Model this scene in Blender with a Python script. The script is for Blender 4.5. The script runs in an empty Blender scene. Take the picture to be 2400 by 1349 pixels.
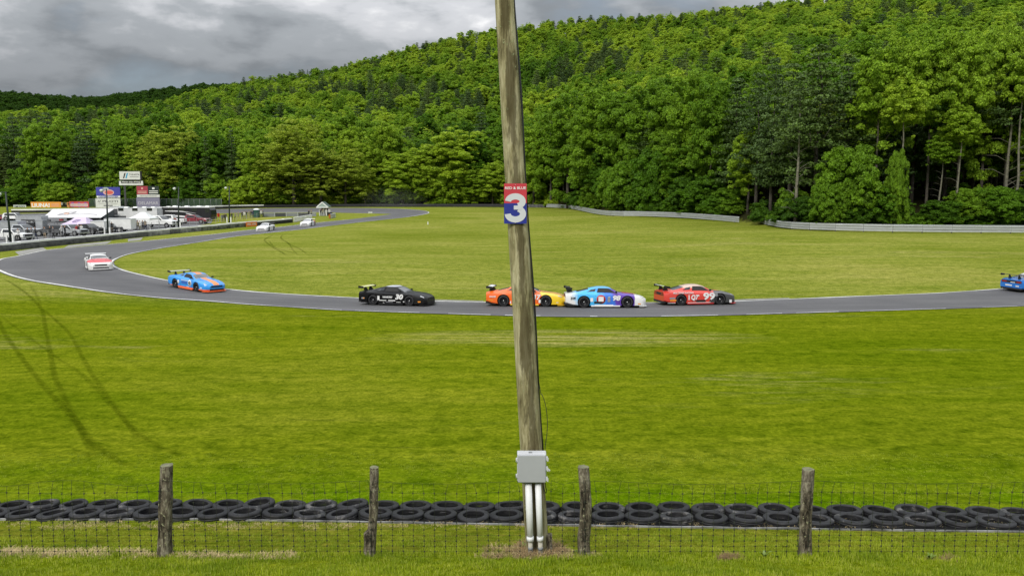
import bpy, bmesh, math, random
import numpy as np
from mathutils import Vector, Matrix, noise as mnoise
random.seed(7); np.random.seed(7)
SC = bpy.context.scene
COL = SC.collection
R = math.radians

# ------------------------------------------------------------------ camera
CAM_Z = 6.4
PITCH = 6.8
F = 1884.0                                   # focal length in photo pixels (2400 wide)
cam_data = bpy.data.cameras.new("camera")
cam = bpy.data.objects.new("camera", cam_data); COL.objects.link(cam)
cam_data.sensor_width = 36.0
cam_data.lens = 36.0 * F / 2400.0
cam_data.clip_start = 0.1; cam_data.clip_end = 9000
cam.location = (0, 0, CAM_Z)
cam.rotation_euler = (R(90 - PITCH), 0, 0)
SC.camera = cam

# ------------------------------------------------------------------ world: broken overcast
SUN_EL, SUN_AZ = 40.0, 205.0                 # azimuth measured clockwise from +Y (view direction)
world = bpy.data.worlds.new("World"); SC.world = world; world.use_nodes = True
wn = world.node_tree.nodes; wl = world.node_tree.links; wn.clear()
def WN(t, **kw):
    n = wn.new(t)
    for k, v in kw.items(): setattr(n, k, v)
    return n
w_out = WN("ShaderNodeOutputWorld")
sky = WN("ShaderNodeTexSky", sky_type='NISHITA'); sky.sun_disc = False
sky.sun_elevation = R(SUN_EL); sky.sun_rotation = R(SUN_AZ)
bg_sky = WN("ShaderNodeBackground"); bg_sky.inputs[1].default_value = 0.09
wl.new(sky.outputs[0], bg_sky.inputs[0])
tc = WN("ShaderNodeTexCoord")
sep = WN("ShaderNodeSeparateXYZ"); wl.new(tc.outputs["Generated"], sep.inputs[0])
def wmath(op, a, b=None, clamp=False):
    n = WN("ShaderNodeMath", operation=op); n.use_clamp = clamp
    for i, v in enumerate((a, b)):
        if v is None: continue
        if isinstance(v, (int, float)): n.inputs[i].default_value = v
        else: wl.new(v, n.inputs[i])
    return n.outputs[0]
zc = wmath('MAXIMUM', sep.outputs[2], 0.0)
cmb = WN("ShaderNodeCombineXYZ")
wl.new(wmath('MULTIPLY', sep.outputs[0], 3.2), cmb.inputs[0])
wl.new(wmath('MULTIPLY', sep.outputs[1], 3.2), cmb.inputs[1])
wl.new(wmath('MULTIPLY', zc, 8.0), cmb.inputs[2])
n1 = WN("ShaderNodeTexNoise"); n1.inputs["Scale"].default_value = 0.92; n1.inputs["Detail"].default_value = 9
n1.inputs["Roughness"].default_value = 0.52; n1.inputs["Distortion"].default_value = 0.35
mp = WN("ShaderNodeMapping"); mp.inputs["Location"].default_value = (-11.123, 1.467, -8.933)
wl.new(cmb.outputs[0], mp.inputs[0]); wl.new(mp.outputs[0], n1.inputs["Vector"])
n2 = WN("ShaderNodeTexNoise"); n2.inputs["Scale"].default_value = 3.6; n2.inputs["Detail"].default_value = 7
n2.inputs["Roughness"].default_value = 0.55; n2.inputs["Distortion"].default_value = 0.2
wl.new(mp.outputs[0], n2.inputs["Vector"])
dens = wmath('ADD', wmath('MULTIPLY', n1.outputs[0], 0.75), wmath('MULTIPLY', n2.outputs[0], 0.25))
cr = WN("ShaderNodeValToRGB"); e = cr.color_ramp.elements
cr.color_ramp.interpolation = 'EASE'
e[0].position = 0.40; e[0].color = (0.160, 0.175, 0.190, 1)
e[1].position = 0.66; e[1].color = (0.70, 0.70, 0.70, 1)
k = e.new(0.50); k.color = (0.255, 0.272, 0.290, 1)
k = e.new(0.57); k.color = (0.40, 0.41, 0.43, 1)
wl.new(dens, cr.inputs[0])
# overcast luminance law: about three times brighter overhead than at the horizon
up = wmath('ADD', wmath('MULTIPLY', zc, 3.0), 0.37)
mulc = WN("ShaderNodeVectorMath", operation='SCALE'); wl.new(cr.outputs[0], mulc.inputs[0]); wl.new(up, mulc.inputs[3])
bg_cl = WN("ShaderNodeBackground"); bg_cl.inputs[1].default_value = 1.0; wl.new(mulc.outputs[0], bg_cl.inputs[0])
cover = WN("ShaderNodeValToRGB"); ce = cover.color_ramp.elements
ce[0].position = 0.30; ce[0].color = (0.7, 0.7, 0.7, 1); ce[1].position = 0.44; ce[1].color = (1, 1, 1, 1)
wl.new(n1.outputs[0], cover.inputs[0])
mixw = WN("ShaderNodeMixShader")
wl.new(cover.outputs[0], mixw.inputs[0]); wl.new(bg_sky.outputs[0], mixw.inputs[1]); wl.new(bg_cl.outputs[0], mixw.inputs[2])
wl.new(mixw.outputs[0], w_out.inputs[0])

# ------------------------------------------------------------------ sun through thin cloud
sl = bpy.data.lights.new("sun", 'SUN'); sl.energy = 1.5; sl.angle = R(14); sl.color = (1.0, 0.95, 0.87)
so = bpy.data.objects.new("sun", sl); COL.objects.link(so)
_a = R(SUN_AZ); _e = R(SUN_EL)
_dir = Vector((math.sin(_a) * math.cos(_e), math.cos(_a) * math.cos(_e), math.sin(_e)))
so.rotation_euler = (-_dir).to_track_quat('-Z', 'Y').to_euler(); so.location = (0, -20, 60)

SC.view_settings.view_transform = 'Standard'; SC.view_settings.look = 'None'
SC.view_settings.exposure = 0.78; SC.view_settings.gamma = 1.0
SC.view_settings.use_curve_mapping = False
SC.cycles.max_bounces = 6; SC.cycles.diffuse_bounces = 4; SC.cycles.glossy_bounces = 3
SC.cycles.transmission_bounces = 4; SC.cycles.transparent_max_bounces = 8
SC.cycles.caustics_reflective = False; SC.cycles.caustics_refractive = False

# ------------------------------------------------------------------ object helpers
def props(o, label=None, cat=None, group=None, kind=None):
    if label: o['label'] = label
    if cat: o['category'] = cat
    if group: o['group'] = group
    if kind: o['kind'] = kind
    return o
def empty(name, loc=(0, 0, 0), rz=0.0, label=None, cat=None, group=None):
    o = bpy.data.objects.new(name, None); COL.objects.link(o)
    o.empty_display_size = 0.3; o.location = loc; o.rotation_euler = (0, 0, rz)
    return props(o, label, cat, group)
def child(name, mesh, parent, loc=(0, 0, 0), rot=(0, 0, 0), scale=(1, 1, 1), m=None):
    o = bpy.data.objects.new(name, mesh); COL.objects.link(o)
    o.parent = parent; o.location = loc; o.rotation_euler = rot; o.scale = scale
    if m is not None:
        if not mesh.materials: mesh.materials.append(m)
        elif mesh.materials[0] != m:
            o.material_slots[0].link = 'OBJECT'; o.material_slots[0].material = m
    return o
def copy_tree(o, parent=None):
    c = o.copy(); COL.objects.link(c)
    if parent is not None: c.parent = parent
    for ch in list(o.children): copy_tree(ch, c)
    return c
def np_mesh(name, verts, tris, m=None, smooth=False, nper=3):
    me = bpy.data.meshes.new(name)
    verts = np.asarray(verts, np.float32); tris = np.asarray(tris, np.int32)
    me.vertices.add(len(verts)); me.vertices.foreach_set("co", verts.ravel())
    me.loops.add(tris.size); me.loops.foreach_set("vertex_index", tris.ravel())
    me.polygons.add(len(tris))
    me.polygons.foreach_set("loop_start", np.arange(0, tris.size, nper, dtype=np.int32))
    me.polygons.foreach_set("loop_total", np.full(len(tris), nper, np.int32))
    if smooth: me.polygons.foreach_set("use_smooth", np.ones(len(tris), bool))
    me.update(); me.validate()
    if m: me.materials.append(m)
    return me

class MB:
    """collects faces; build() makes ONE mesh object"""
    def __init__(s): s.v = []; s.f = []; s.mi = []; s.cur = 0; s.sm = []
    def add(s, vs, fs, smooth=False):
        b = len(s.v); s.v += [tuple(p) for p in vs]
        for f in fs: s.f.append([b + i for i in f]); s.mi.append(s.cur); s.sm.append(smooth)
        return s
    def box(s, c, d, rz=0.0, taper=1.0, tx=None):
        x, y, z = d[0] / 2, d[1] / 2, d[2] / 2
        tx = taper if tx is None else tx
        vs = []
        for (sx, sy, sz) in ((-1,-1,-1),(1,-1,-1),(1,1,-1),(-1,1,-1),(-1,-1,1),(1,-1,1),(1,1,1),(-1,1,1)):
            kx, ky = (tx, taper) if sz > 0 else (1, 1)
            px, py = sx * x * kx, sy * y * ky
            vs.append((c[0] + px * math.cos(rz) - py * math.sin(rz), c[1] + px * math.sin(rz) + py * math.cos(rz), c[2] + sz * z))
        return s.add(vs, [(0,3,2,1),(4,5,6,7),(0,1,5,4),(1,2,6,5),(2,3,7,6),(3,0,4,7)])
    def tube(s, pts, rad, n=8, cap=True, smooth=True):
        pts = [Vector(p) for p in pts]
        if not isinstance(rad, (list, tuple)): rad = [rad] * len(pts)
        b = []; ref = None
        for i, p in enumerate(pts):
            d = (pts[min(i+1, len(pts)-1)] - pts[max(i-1, 0)])
            d = d.normalized() if d.length > 1e-9 else Vector((0, 0, 1))
            if ref is None: ref = Vector((1, 0, 0)) if abs(d.x) < 0.8 else Vector((0, 1, 0))
            u = (ref - d * ref.dot(d)).normalized(); w = d.cross(u); ref = u
            b += [p + (u * math.cos(2*math.pi*k/n) + w * math.sin(2*math.pi*k/n)) * rad[i] for k in range(n)]
        fs = []
        for i in range(len(pts) - 1):
            for k in range(n):
                a, c = i*n + k, i*n + (k+1) % n
                fs.append((a, c, c + n, a + n))
        s.add(b, fs, smooth)
        if cap:
            o = len(s.v) - len(b)
            s.f.append([o + k for k in range(n)][::-1]); s.mi.append(s.cur); s.sm.append(False)
            s.f.append([o + (len(pts)-1)*n + k for k in range(n)]); s.mi.append(s.cur); s.sm.append(False)
        return s
    def lathe(s, prof, n=24, axis='z', c=(0, 0, 0), smooth=True):
        vs = []
        for (r, h) in prof:
            for k in range(n):
                a = 2*math.pi*k/n
                if axis == 'z': vs.append((c[0] + r*math.cos(a), c[1] + r*math.sin(a), c[2] + h))
                elif axis == 'y': vs.append((c[0] + r*math.cos(a), c[1] + h, c[2] + r*math.sin(a)))
                else: vs.append((c[0] + h, c[1] + r*math.cos(a), c[2] + r*math.sin(a)))
        fs = []
        for i in range(len(prof) - 1):
            for k in range(n):
                a, b = i*n + k, i*n + (k+1) % n
                fs.append((a, b, b + n, a + n))
        return s.add(vs, fs, smooth)
    def quad(s, a, b, c, d): return s.add([a, b, c, d], [(0, 1, 2, 3)])
    def poly(s, pts, y0, y1):
        """prism: outline in x,z extruded from y0 to y1"""
        n = len(pts)
        vs = [(p[0], y0, p[1]) for p in pts] + [(p[0], y1, p[1]) for p in pts]
        fs = [tuple(range(n)), tuple(range(2*n-1, n-1, -1))]
        fs += [(i, i + n, (i+1) % n + n, (i+1) % n) for i in range(n)]
        return s.add(vs, fs)
    def mesh(s, name, mats):
        me = bpy.data.meshes.new(name); me.from_pydata(s.v, [], s.f)
        if not isinstance(mats, (list, tuple)): mats = [mats]
        for m in mats: me.materials.append(m)
        me.polygons.foreach_set("material_index", s.mi); me.polygons.foreach_set("use_smooth", s.sm)
        me.update()
        bm = bmesh.new(); bm.from_mesh(me); bmesh.ops.recalc_face_normals(bm, faces=bm.faces); bm.to_mesh(me); bm.free()
        return me
    def build(s, name, mats, parent=None, **kw):
        o = bpy.data.objects.new(name, s.mesh(name, mats)); COL.objects.link(o)
        if parent is not None: o.parent = parent
        return props(o, **kw)

def text_mesh(txt, size, m, bold=0.0, shear=0.0, ext=0.002, sx=1.0, align='CENTER'):
    cu = bpy.data.curves.new("lettering", 'FONT'); cu.body = txt; cu.size = size; cu.offset = bold
    cu.shear = shear; cu.extrude = ext; cu.align_x = align; cu.align_y = 'CENTER'; cu.resolution_u = 3
    o = bpy.data.objects.new("lettering", cu); COL.objects.link(o)
    dg = bpy.context.evaluated_depsgraph_get()
    me = bpy.data.meshes.new_from_object(o.evaluated_get(dg))
    bpy.data.objects.remove(o); bpy.data.curves.remove(cu)
    if sx != 1.0: me.transform(Matrix.Diagonal((sx, 1, 1, 1)))
    me.materials.clear(); me.materials.append(m)
    return me

# ------------------------------------------------------------------ materials
def M(name, col, rough=0.7, metal=0.0, var=0.0, vscale=6.0, bump=0.0, bscale=30.0, spec=0.5, emit=None, coord='Object', stretch=(1,1,1), col2=None, coat=0.0):
    m = bpy.data.materials.new(name); m.use_nodes = True
    nt = m.node_tree; b = nt.nodes["Principled BSDF"]
    b.inputs["Base Color"].default_value = (*col, 1); b.inputs["Roughness"].default_value = rough
    b.inputs["Metallic"].default_value = metal
    b.inputs["Specular IOR Level"].default_value = spec
    if coat: b.inputs["Coat Weight"].default_value = coat; b.inputs["Coat Roughness"].default_value = 0.08
    if var or col2 or bump:
        t = nt.nodes.new("ShaderNodeTexCoord"); mp = nt.nodes.new("ShaderNodeMapping")
        mp.inputs["Scale"].default_value = stretch
        nt.links.new(t.outputs[coord], mp.inputs[0])
    if var or col2:
        n = nt.nodes.new("ShaderNodeTexNoise"); n.inputs["Scale"].default_value = vscale; n.inputs["Detail"].default_value = 6
        n.inputs["Roughness"].default_value = 0.6
        nt.links.new(mp.outputs[0], n.inputs["Vector"])
        r = nt.nodes.new("ShaderNodeValToRGB"); el = r.color_ramp.elements
        c2 = col2 if col2 else tuple(min(1, c * (1 + var)) for c in col)
        c1 = tuple(c * (1 - var) for c in col)
        el[0].position = 0.35; el[0].color = (*c1, 1); el[1].position = 0.65; el[1].color = (*c2, 1)
        nt.links.new(n.outputs[0], r.inputs[0]); nt.links.new(r.outputs[0], b.inputs["Base Color"])
    if bump:
        n = nt.nodes.new("ShaderNodeTexNoise"); n.inputs["Scale"].default_value = bscale; n.inputs["Detail"].default_value = 5
        nt.links.new(mp.outputs[0], n.inputs["Vector"])
        bp = nt.nodes.new("ShaderNodeBump"); bp.inputs["Strength"].default_value = bump; bp.inputs["Distance"].default_value = 0.02
        nt.links.new(n.outputs[0], bp.inputs["Height"]); nt.links.new(bp.outputs[0], b.inputs["Normal"])
    return m
MT = {}
MT['white'] = M("white_paint", (0.72, 0.73, 0.72), 0.45, var=0.06, vscale=1.5)
MT['offwhite'] = M("off_white_panel", (0.60, 0.61, 0.60), 0.5, var=0.08, vscale=1.2)
MT['black'] = M("black_paint", (0.012, 0.012, 0.014), 0.35, var=0.3, vscale=2)
MT['mattblack'] = M("matt_black", (0.014, 0.014, 0.015), 0.75, var=0.3, vscale=4)
MT['rubber'] = M("rubber", (0.018, 0.018, 0.02), 0.78, var=0.45, vscale=7, bump=0.3, bscale=60)
MT['glass'] = M("dark_glass", (0.02, 0.023, 0.026), 0.12, spec=0.8)
MT['glass_light'] = M("sky_lit_glass", (0.17, 0.18, 0.185), 0.15, spec=0.9)
MT['chrome'] = M("bright_metal", (0.55, 0.56, 0.57), 0.3, metal=0.9)
MT['steel'] = M("galvanised_steel", (0.58, 0.60, 0.62), 0.42, metal=0.45, var=0.14, vscale=0.7, bump=0.05)
MT['redcar'] = M("dark_red_paint", (0.23, 0.018, 0.03), 0.3, var=0.1, vscale=2, coat=0.5)
MT['silver'] = M("silver_paint", (0.42, 0.44, 0.46), 0.35, metal=0.3, var=0.1, vscale=2)
MT['grey'] = M("grey_panel", (0.20, 0.21, 0.22), 0.6, var=0.15, vscale=1.5)
MT['greydark'] = M("dark_grey_panel", (0.06, 0.063, 0.068), 0.6, var=0.2, vscale=2)
MT['orange'] = M("orange_banner", (0.75, 0.20, 0.03), 0.6, var=0.05)
MT['lampglass'] = M("lamp_globe", (0.55, 0.60, 0.52), 0.3)
MT['greenpole'] = M("dark_green_pole", (0.01, 0.02, 0.016), 0.5, var=0.2)
# ------------------------------------------------------------------ the lie of the land (metres; +Y is away from the viewer)
def sst(a, b, t):
    t = min(1.0, max(0.0, (t - a) / (b - a))); return t * t * (3 - 2 * t)
def lerp_tab(tab, t):
    if t <= tab[0][0]: return tab[0][1]
    for (a, va), (b, vb) in zip(tab, tab[1:]):
        if t <= b: return va + (vb - va) * (t - a) / (b - a)
    return tab[-1][1]
def hermite_tab(tab, t):
    n = len(tab)
    if t <= tab[0][0]: return tab[0][1]
    if t >= tab[-1][0]: return tab[-1][1]
    for i in range(n - 1):
        if t <= tab[i+1][0]: break
    def sl(j):
        if j == 0 or j == n - 1: return 0.0
        a = (tab[j][1] - tab[j-1][1]) / (tab[j][0] - tab[j-1][0]); b = (tab[j+1][1] - tab[j][1]) / (tab[j+1][0] - tab[j][0])
        return 0.0 if a * b <= 0 else 2 * a * b / (a + b)
    x0, y0 = tab[i]; x1, y1 = tab[i+1]; h = x1 - x0; s = (t - x0) / h
    return (2*s**3 - 3*s*s + 1)*y0 + (s**3 - 2*s*s + s)*h*sl(i) + (-2*s**3 + 3*s*s)*y1 + (s**3 - s*s)*h*sl(i+1)
NEAR = [(-5, 4.8), (1, 4.75), (5, 3.7), (8.5, 2.02), (9.6, 1.58), (11.2, 1.13), (12.6, 0.66), (14.4, 0.28), (17, 0.12), (24, 0.0), (34, 0.0)]
# distance of the tree line and of the ridge for each bearing u = x / y
def U(px): return (px - 1200) / F
TREE = [(U(-400), 330), (U(0), 262), (U(300), 262), (U(600), 258), (U(900), 272), (U(1180), 272), (U(1280), 256), (U(1400), 212),
        (U(1550), 172), (U(1730), 151), (U(1850), 126), (U(2000), 119), (U(2400), 115), (U(2900), 112)]
RIDGE_D = [(U(-400), 620), (U(300), 640), (U(900), 640), (U(1500), 620), (U(2400), 560), (U(2900), 560)]
SKYL = [(-400, 262), (0, 252), (250, 246), (360, 238), (480, 208), (600, 183), (700, 165), (800, 148), (900, 122), (1000, 98), (1100, 76), (1160, 64),
        (1280, 48), (1400, 40), (1600, 27), (1700, 12), (1850, -6), (2400, -60), (2900, -90)]
def elev_tan(py): return math.tan(math.atan((674.5 - py) / F) - R(PITCH))
def crest(u):
    px = u * F + 1200
    d = lerp_tab(RIDGE_D, u)
    return d * elev_tan(hermite_tab(SKYL, px)) + CAM_Z - 12.5
FAR = [(-700, 190), (-300, 205), (0, 224), (115, 233), (230, 239), (300, 232), (400, 219), (500, 210), (700, 215), (1000, 250)]
def Hland(x, y):
    z = hermite_tab(NEAR, y)
    if y > 34:
        k = sst(-32, -15, x)
        z += k * hermite_tab([(34, 0), (42, -0.14), (51.5, -0.62), (57, -0.58), (76, 0)], y)
        z += 1.6 * sst(120, 260, y)
        z += 0.7 * sst(70, 108, y) * sst(0, 30, x) * (1 - sst(150, 240, y))
    if y > 90:
        u = max(-0.85, min(0.9, x / y))
        t0 = lerp_tab(TREE, u)
        if y > t0:
            t1 = lerp_tab(RIDGE_D, u); c = crest(u)
            t = (y - t0) / (t1 - t0)
            if t < 1: z += (c - z) * (0.25 * t * t + 0.75 * t if t > 0.08 else 0.77 * t)
            else: z = c - 0.10 * (y - t1)
            z += 3.0 * mnoise.noise(Vector((x * 0.012, y * 0.012, 0))) * min(1, (y - t0) / 60)
            if y > 900:                                  # far ridge beyond the valley on the left
                px = u * F + 1200
                c2 = 1500 * elev_tan(hermite_tab(FAR, px)) + CAM_Z - 9
                z2 = c2 * sst(850, 1500, y) if y < 1500 else c2 - 0.05 * (y - 1500)
                z = max(z, z2)
            z = max(z, -2)
    return z

# ray through a photo position -> the ground
_cp, _sp = math.cos(R(PITCH)), math.sin(R(PITCH))
def ray(px, py):
    a, b = (px - 1200) / F, (674.5 - py) / F
    return Vector((a, _cp + b * _sp, -_sp + b * _cp))
def at(px, py, Y):
    d = ray(px, py); t = Y / d.y
    return Vector((d.x * t, Y, CAM_Z + d.z * t))
def G(px, py, Y0=7.0):
    d = ray(px, py); t = Y0 / d.y; st = 0.25
    for i in range(6000):
        z = CAM_Z + d.z * t
        if z <= Hland(d.x * t, d.y * t):
            lo, hi = t - st, t
            for _ in range(24):
                m = (lo + hi) / 2
                if CAM_Z + d.z * m <= Hland(d.x * m, d.y * m): hi = m
                else: lo = m
            return Vector((d.x * hi, d.y * hi, Hland(d.x * hi, d.y * hi)))
        st = 0.25 if t < 60 else 0.6
        t += st
    return Vector((d.x * t, d.y * t, 0))
def on(x, y, dz=0.0): return Vector((x, y, Hland(x, y) + dz))

# ------------------------------------------------------------------ grass material
def grass_material():
    m = bpy.data.materials.new("mown_grass"); m.use_nodes = True
    nt = m.node_tree; N = nt.nodes; L = nt.links; b = N["Principled BSDF"]
    b.inputs["Roughness"].default_value = 0.85; b.inputs["Specular IOR Level"].default_value = 0.0
    geo = N.new("ShaderNodeNewGeometry"); sp = N.new("ShaderNodeSeparateXYZ"); L.new(geo.outputs["Position"], sp.inputs[0])
    def math_(op, a, c=None, cl=False):
        n = N.new("ShaderNodeMath"); n.operation = op; n.use_clamp = cl
        for i, v in enumerate((a, c)):
            if v is None: continue
            if isinstance(v, (int, float)): n.inputs[i].default_value = v
            else: L.new(v, n.inputs[i])
        return n.outputs[0]
    def noise(scale, det, stretch=(1, 1, 1), rough=0.6, dist=0.0, loc=(0, 0, 0), src=None):
        mp = N.new("ShaderNodeMapping"); mp.inputs["Scale"].default_value = stretch; mp.inputs["Location"].default_value = loc
        L.new(src or geo.outputs["Position"], mp.inputs[0])
        n = N.new("ShaderNodeTexNoise"); n.inputs["Scale"].default_value = scale; n.inputs["Detail"].default_value = det
        n.inputs["Roughness"].default_value = rough; n.inputs["Distortion"].default_value = dist
        L.new(mp.outputs[0], n.inputs["Vector"]); return n.outputs[0]
    def ramp(v, stops):
        r = N.new("ShaderNodeValToRGB"); el = r.color_ramp.elements
        el[0].position, el[0].color = stops[0][0], (*stops[0][1], 1)
        el[1].position, el[1].color = stops[-1][0], (*stops[-1][1], 1)
        for p, c in stops[1:-1]: q = el.new(p); q.color = (*c, 1)
        L.new(v, r.inputs[0]); return r.outputs[0]
    def mix(f, a, c, mode='MIX'):
        n = N.new("ShaderNodeMix"); n.data_type = 'RGBA'; n.blend_type = mode
        for i, v in ((0, f), (6, a), (7, c)):
            if isinstance(v, (int, float)): n.inputs[i].default_value = v
            elif isinstance(v, tuple): n.inputs[i].default_value = (*v, 1)
            else: L.new(v, n.inputs[i])
        return n.outputs[2]
    fine = noise(9.0, 8, (1, 1, 1), 0.72)
    tuft = noise(2.2, 5, (0.8, 1.2, 1), 0.65, 0.3)
    streak = noise(0.55, 7, (0.28, 1.5, 1), 0.62, 0.5)
    streak2 = noise(0.16, 5, (0.35, 1.4, 1), 0.6, 0.8, (5, 2, 0))
    big = noise(0.035, 5, (1, 1.3, 1), 0.55, 0.4, (9, 4, 0))
    # base: lush outside the track, paler and yellower on the infield
    inf = math_('MULTIPLY', math_('SUBTRACT', sp.outputs[1], 46.0), 0.10, True)
    near_c = ramp(big, [(0.34, (0.102, 0.136, 0.0036)), (0.52, (0.116, 0.147, 0.0050)), (0.68, (0.140, 0.160, 0.010))])
    far_c = ramp(big, [(0.34, (0.140, 0.168, 0.018)), (0.52, (0.174, 0.198, 0.028)), (0.68, (0.210, 0.218, 0.040))])
    c = mix(inf, near_c, far_c)
    c = mix(1.0, c, ramp(streak, [(0.30, (0.78, 0.85, 0.65)), (0.50, (1.0, 1.0, 1.0)), (0.68, (1.24, 1.16, 1.5))]), 'MULTIPLY')
    c = mix(1.0, c, ramp(streak2, [(0.30, (0.86, 0.92, 0.75)), (0.50, (1.0, 1.0, 1.0)), (0.70, (1.16, 1.10, 1.3))]), 'MULTIPLY')
    # lusher band beyond the tyres, duller bank in front of them, fresh strip nearest the viewer
    yy = sp.outputs[1]
    gb = math_('MULTIPLY', math_('MULTIPLY', math_('SUBTRACT', yy, 14.6), 1.2, True), math_('MULTIPLY', math_('SUBTRACT', 19.0, yy), 0.30, True))
    gb = math_('MULTIPLY', gb, ramp(noise(0.35, 4, (1, 1, 1), 0.6), [(0.38, (0.25,)*3), (0.6, (1, 1, 1))]), True)
    c = mix(gb, c, (0.078, 0.142, 0.0012))
    bk = math_('MULTIPLY', math_('MULTIPLY', math_('SUBTRACT', yy, 11.35), 1.6, True), math_('MULTIPLY', math_('SUBTRACT', 14.6, yy), 2.0, True))
    c = mix(math_('MULTIPLY', bk, ramp(noise(0.8, 5, (0.6, 1.6, 1), 0.65), [(0.35, (0.35,)*3), (0.6, (1, 1, 1))])), c, (0.128, 0.132, 0.014))
    # dry straw patches
    dry = noise(0.075, 6, (0.45, 1.9, 1), 0.62, 0.6, (21, 13, 0))
    dryf = noise(1.3, 6, (0.35, 2.2, 1), 0.7, 0.3, (2, 7, 0))
    dm = math_('MULTIPLY', ramp(dry, [(0.56, (0, 0, 0)), (0.70, (1, 1, 1))]), ramp(dryf, [(0.44, (0, 0, 0)), (0.62, (1, 1, 1))]), True)
    dm = math_('MULTIPLY', dm, math_('MULTIPLY', math_('SUBTRACT', yy, 21.0), 0.15, True))
    c = mix(math_('MULTIPLY', dm, 0.75), c, (0.36, 0.30, 0.12))
    # scrape in front of the road: long pale mown streaks
    dx = math_('MULTIPLY', math_('ADD', sp.outputs[0], -2.5), 0.105); dy = math_('MULTIPLY', math_('ADD', sp.outputs[1], -35.2), 0.40)
    ell = math_('SUBTRACT', 1.0, math_('ADD', math_('MULTIPLY', dx, dx), math_('MULTIPLY', dy, dy)), True)
    pale = math_('MULTIPLY', ramp(noise(0.9, 6, (0.18, 3.2, 1), 0.65, 0.2), [(0.42, (0, 0, 0)), (0.6, (1, 1, 1))]), ell, True)
    c = mix(math_('MULTIPLY', pale, 0.62), c, (0.36, 0.31, 0.12))
    # dark scuffed soil spots
    spot = ramp(noise(0.8, 4, (0.45, 2.4, 1), 0.6, 0.5, (33, 1, 0)), [(0.66, (0, 0, 0)), (0.74, (1, 1, 1))])
    c = mix(math_('MULTIPLY', spot, 0.45), c, (0.030, 0.034, 0.010))
    # blades and tufts
    c = mix(1.0, c, ramp(tuft, [(0.32, (0.58, 0.66, 0.5)), (0.5, (1, 1, 1)), (0.68, (1.32, 1.24, 1.4))]), 'MULTIPLY')
    c = mix(1.0, c, ramp(fine, [(0.30, (0.46, 0.54, 0.4)), (0.5, (1.02, 1.02, 1.02)), (0.70, (1.62, 1.52, 1.9))]), 'MULTIPLY')
    # under the trees: leaf litter and soil
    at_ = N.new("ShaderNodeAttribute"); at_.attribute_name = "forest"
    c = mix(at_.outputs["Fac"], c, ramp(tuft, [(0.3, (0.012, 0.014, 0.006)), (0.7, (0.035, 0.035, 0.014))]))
    L.new(c, b.inputs["Base Color"])
    hgt = math_('ADD', math_('MULTIPLY', fine, 0.6), math_('MULTIPLY', tuft, 0.8))
    bp = N.new("ShaderNodeBump"); bp.inputs["Strength"].default_value = 0.9; bp.inputs["Distance"].default_value = 0.06
    L.new(hgt, bp.inputs["Height"]); L.new(bp.outputs[0], b.inputs["Normal"])
    return m
MT['grass'] = grass_material()

# ------------------------------------------------------------------ ground sheet
def build_ground():
    az = list(np.radians(np.concatenate([np.arange(-180, -40, 7.0), np.arange(-38, 38.01, 0.24), np.arange(40, 180, 7.0)])))
    rr = [0.8]
    while rr[-1] < 60: rr.append(rr[-1] * 1.013 + 0.02)
    while rr[-1] < 300: rr.append(rr[-1] * 1.018)
    while rr[-1] < 3200: rr.append(rr[-1] * 1.03)
    na, nr = len(az), len(rr)
    V = np.zeros((nr * na + 1, 3), np.float32); FO = np.zeros(nr * na + 1, np.float32)
    for i, r in enumerate(rr):
        for j, a in enumerate(az):
            x, y = r * math.sin(a), r * math.cos(a)
            V[i*na + j] = (x, y, Hland(x, y))
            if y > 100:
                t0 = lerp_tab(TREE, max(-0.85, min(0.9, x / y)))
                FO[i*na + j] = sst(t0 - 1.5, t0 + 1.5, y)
    V[-1] = (0, 0, Hland(0, 0))
    I = np.arange(nr * na).reshape(nr, na)
    a = I[:-1, :]; b = np.roll(I, -1, 1)[:-1, :]; c = np.roll(I, -1, 1)[1:, :]; d = I[1:, :]
    q = np.stack([a, d, c, b], -1).reshape(-1, 4)
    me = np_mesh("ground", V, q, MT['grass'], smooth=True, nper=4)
    bm = bmesh.new(); bm.from_mesh(me); bm.verts.ensure_lookup_table()
    cv = bm.verts[len(V) - 1]
    for j in range(na): bm.faces.new((cv, bm.verts[j], bm.verts[(j+1) % na]))
    bmesh.ops.recalc_face_normals(bm, faces=bm.faces); bm.to_mesh(me); bm.free()
    if me.polygons[0].normal.z < 0: me.flip_normals()
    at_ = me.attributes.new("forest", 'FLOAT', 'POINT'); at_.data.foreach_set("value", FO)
    o = bpy.data.objects.new("ground", me); COL.objects.link(o); props(o, kind='structure')
build_ground()

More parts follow.
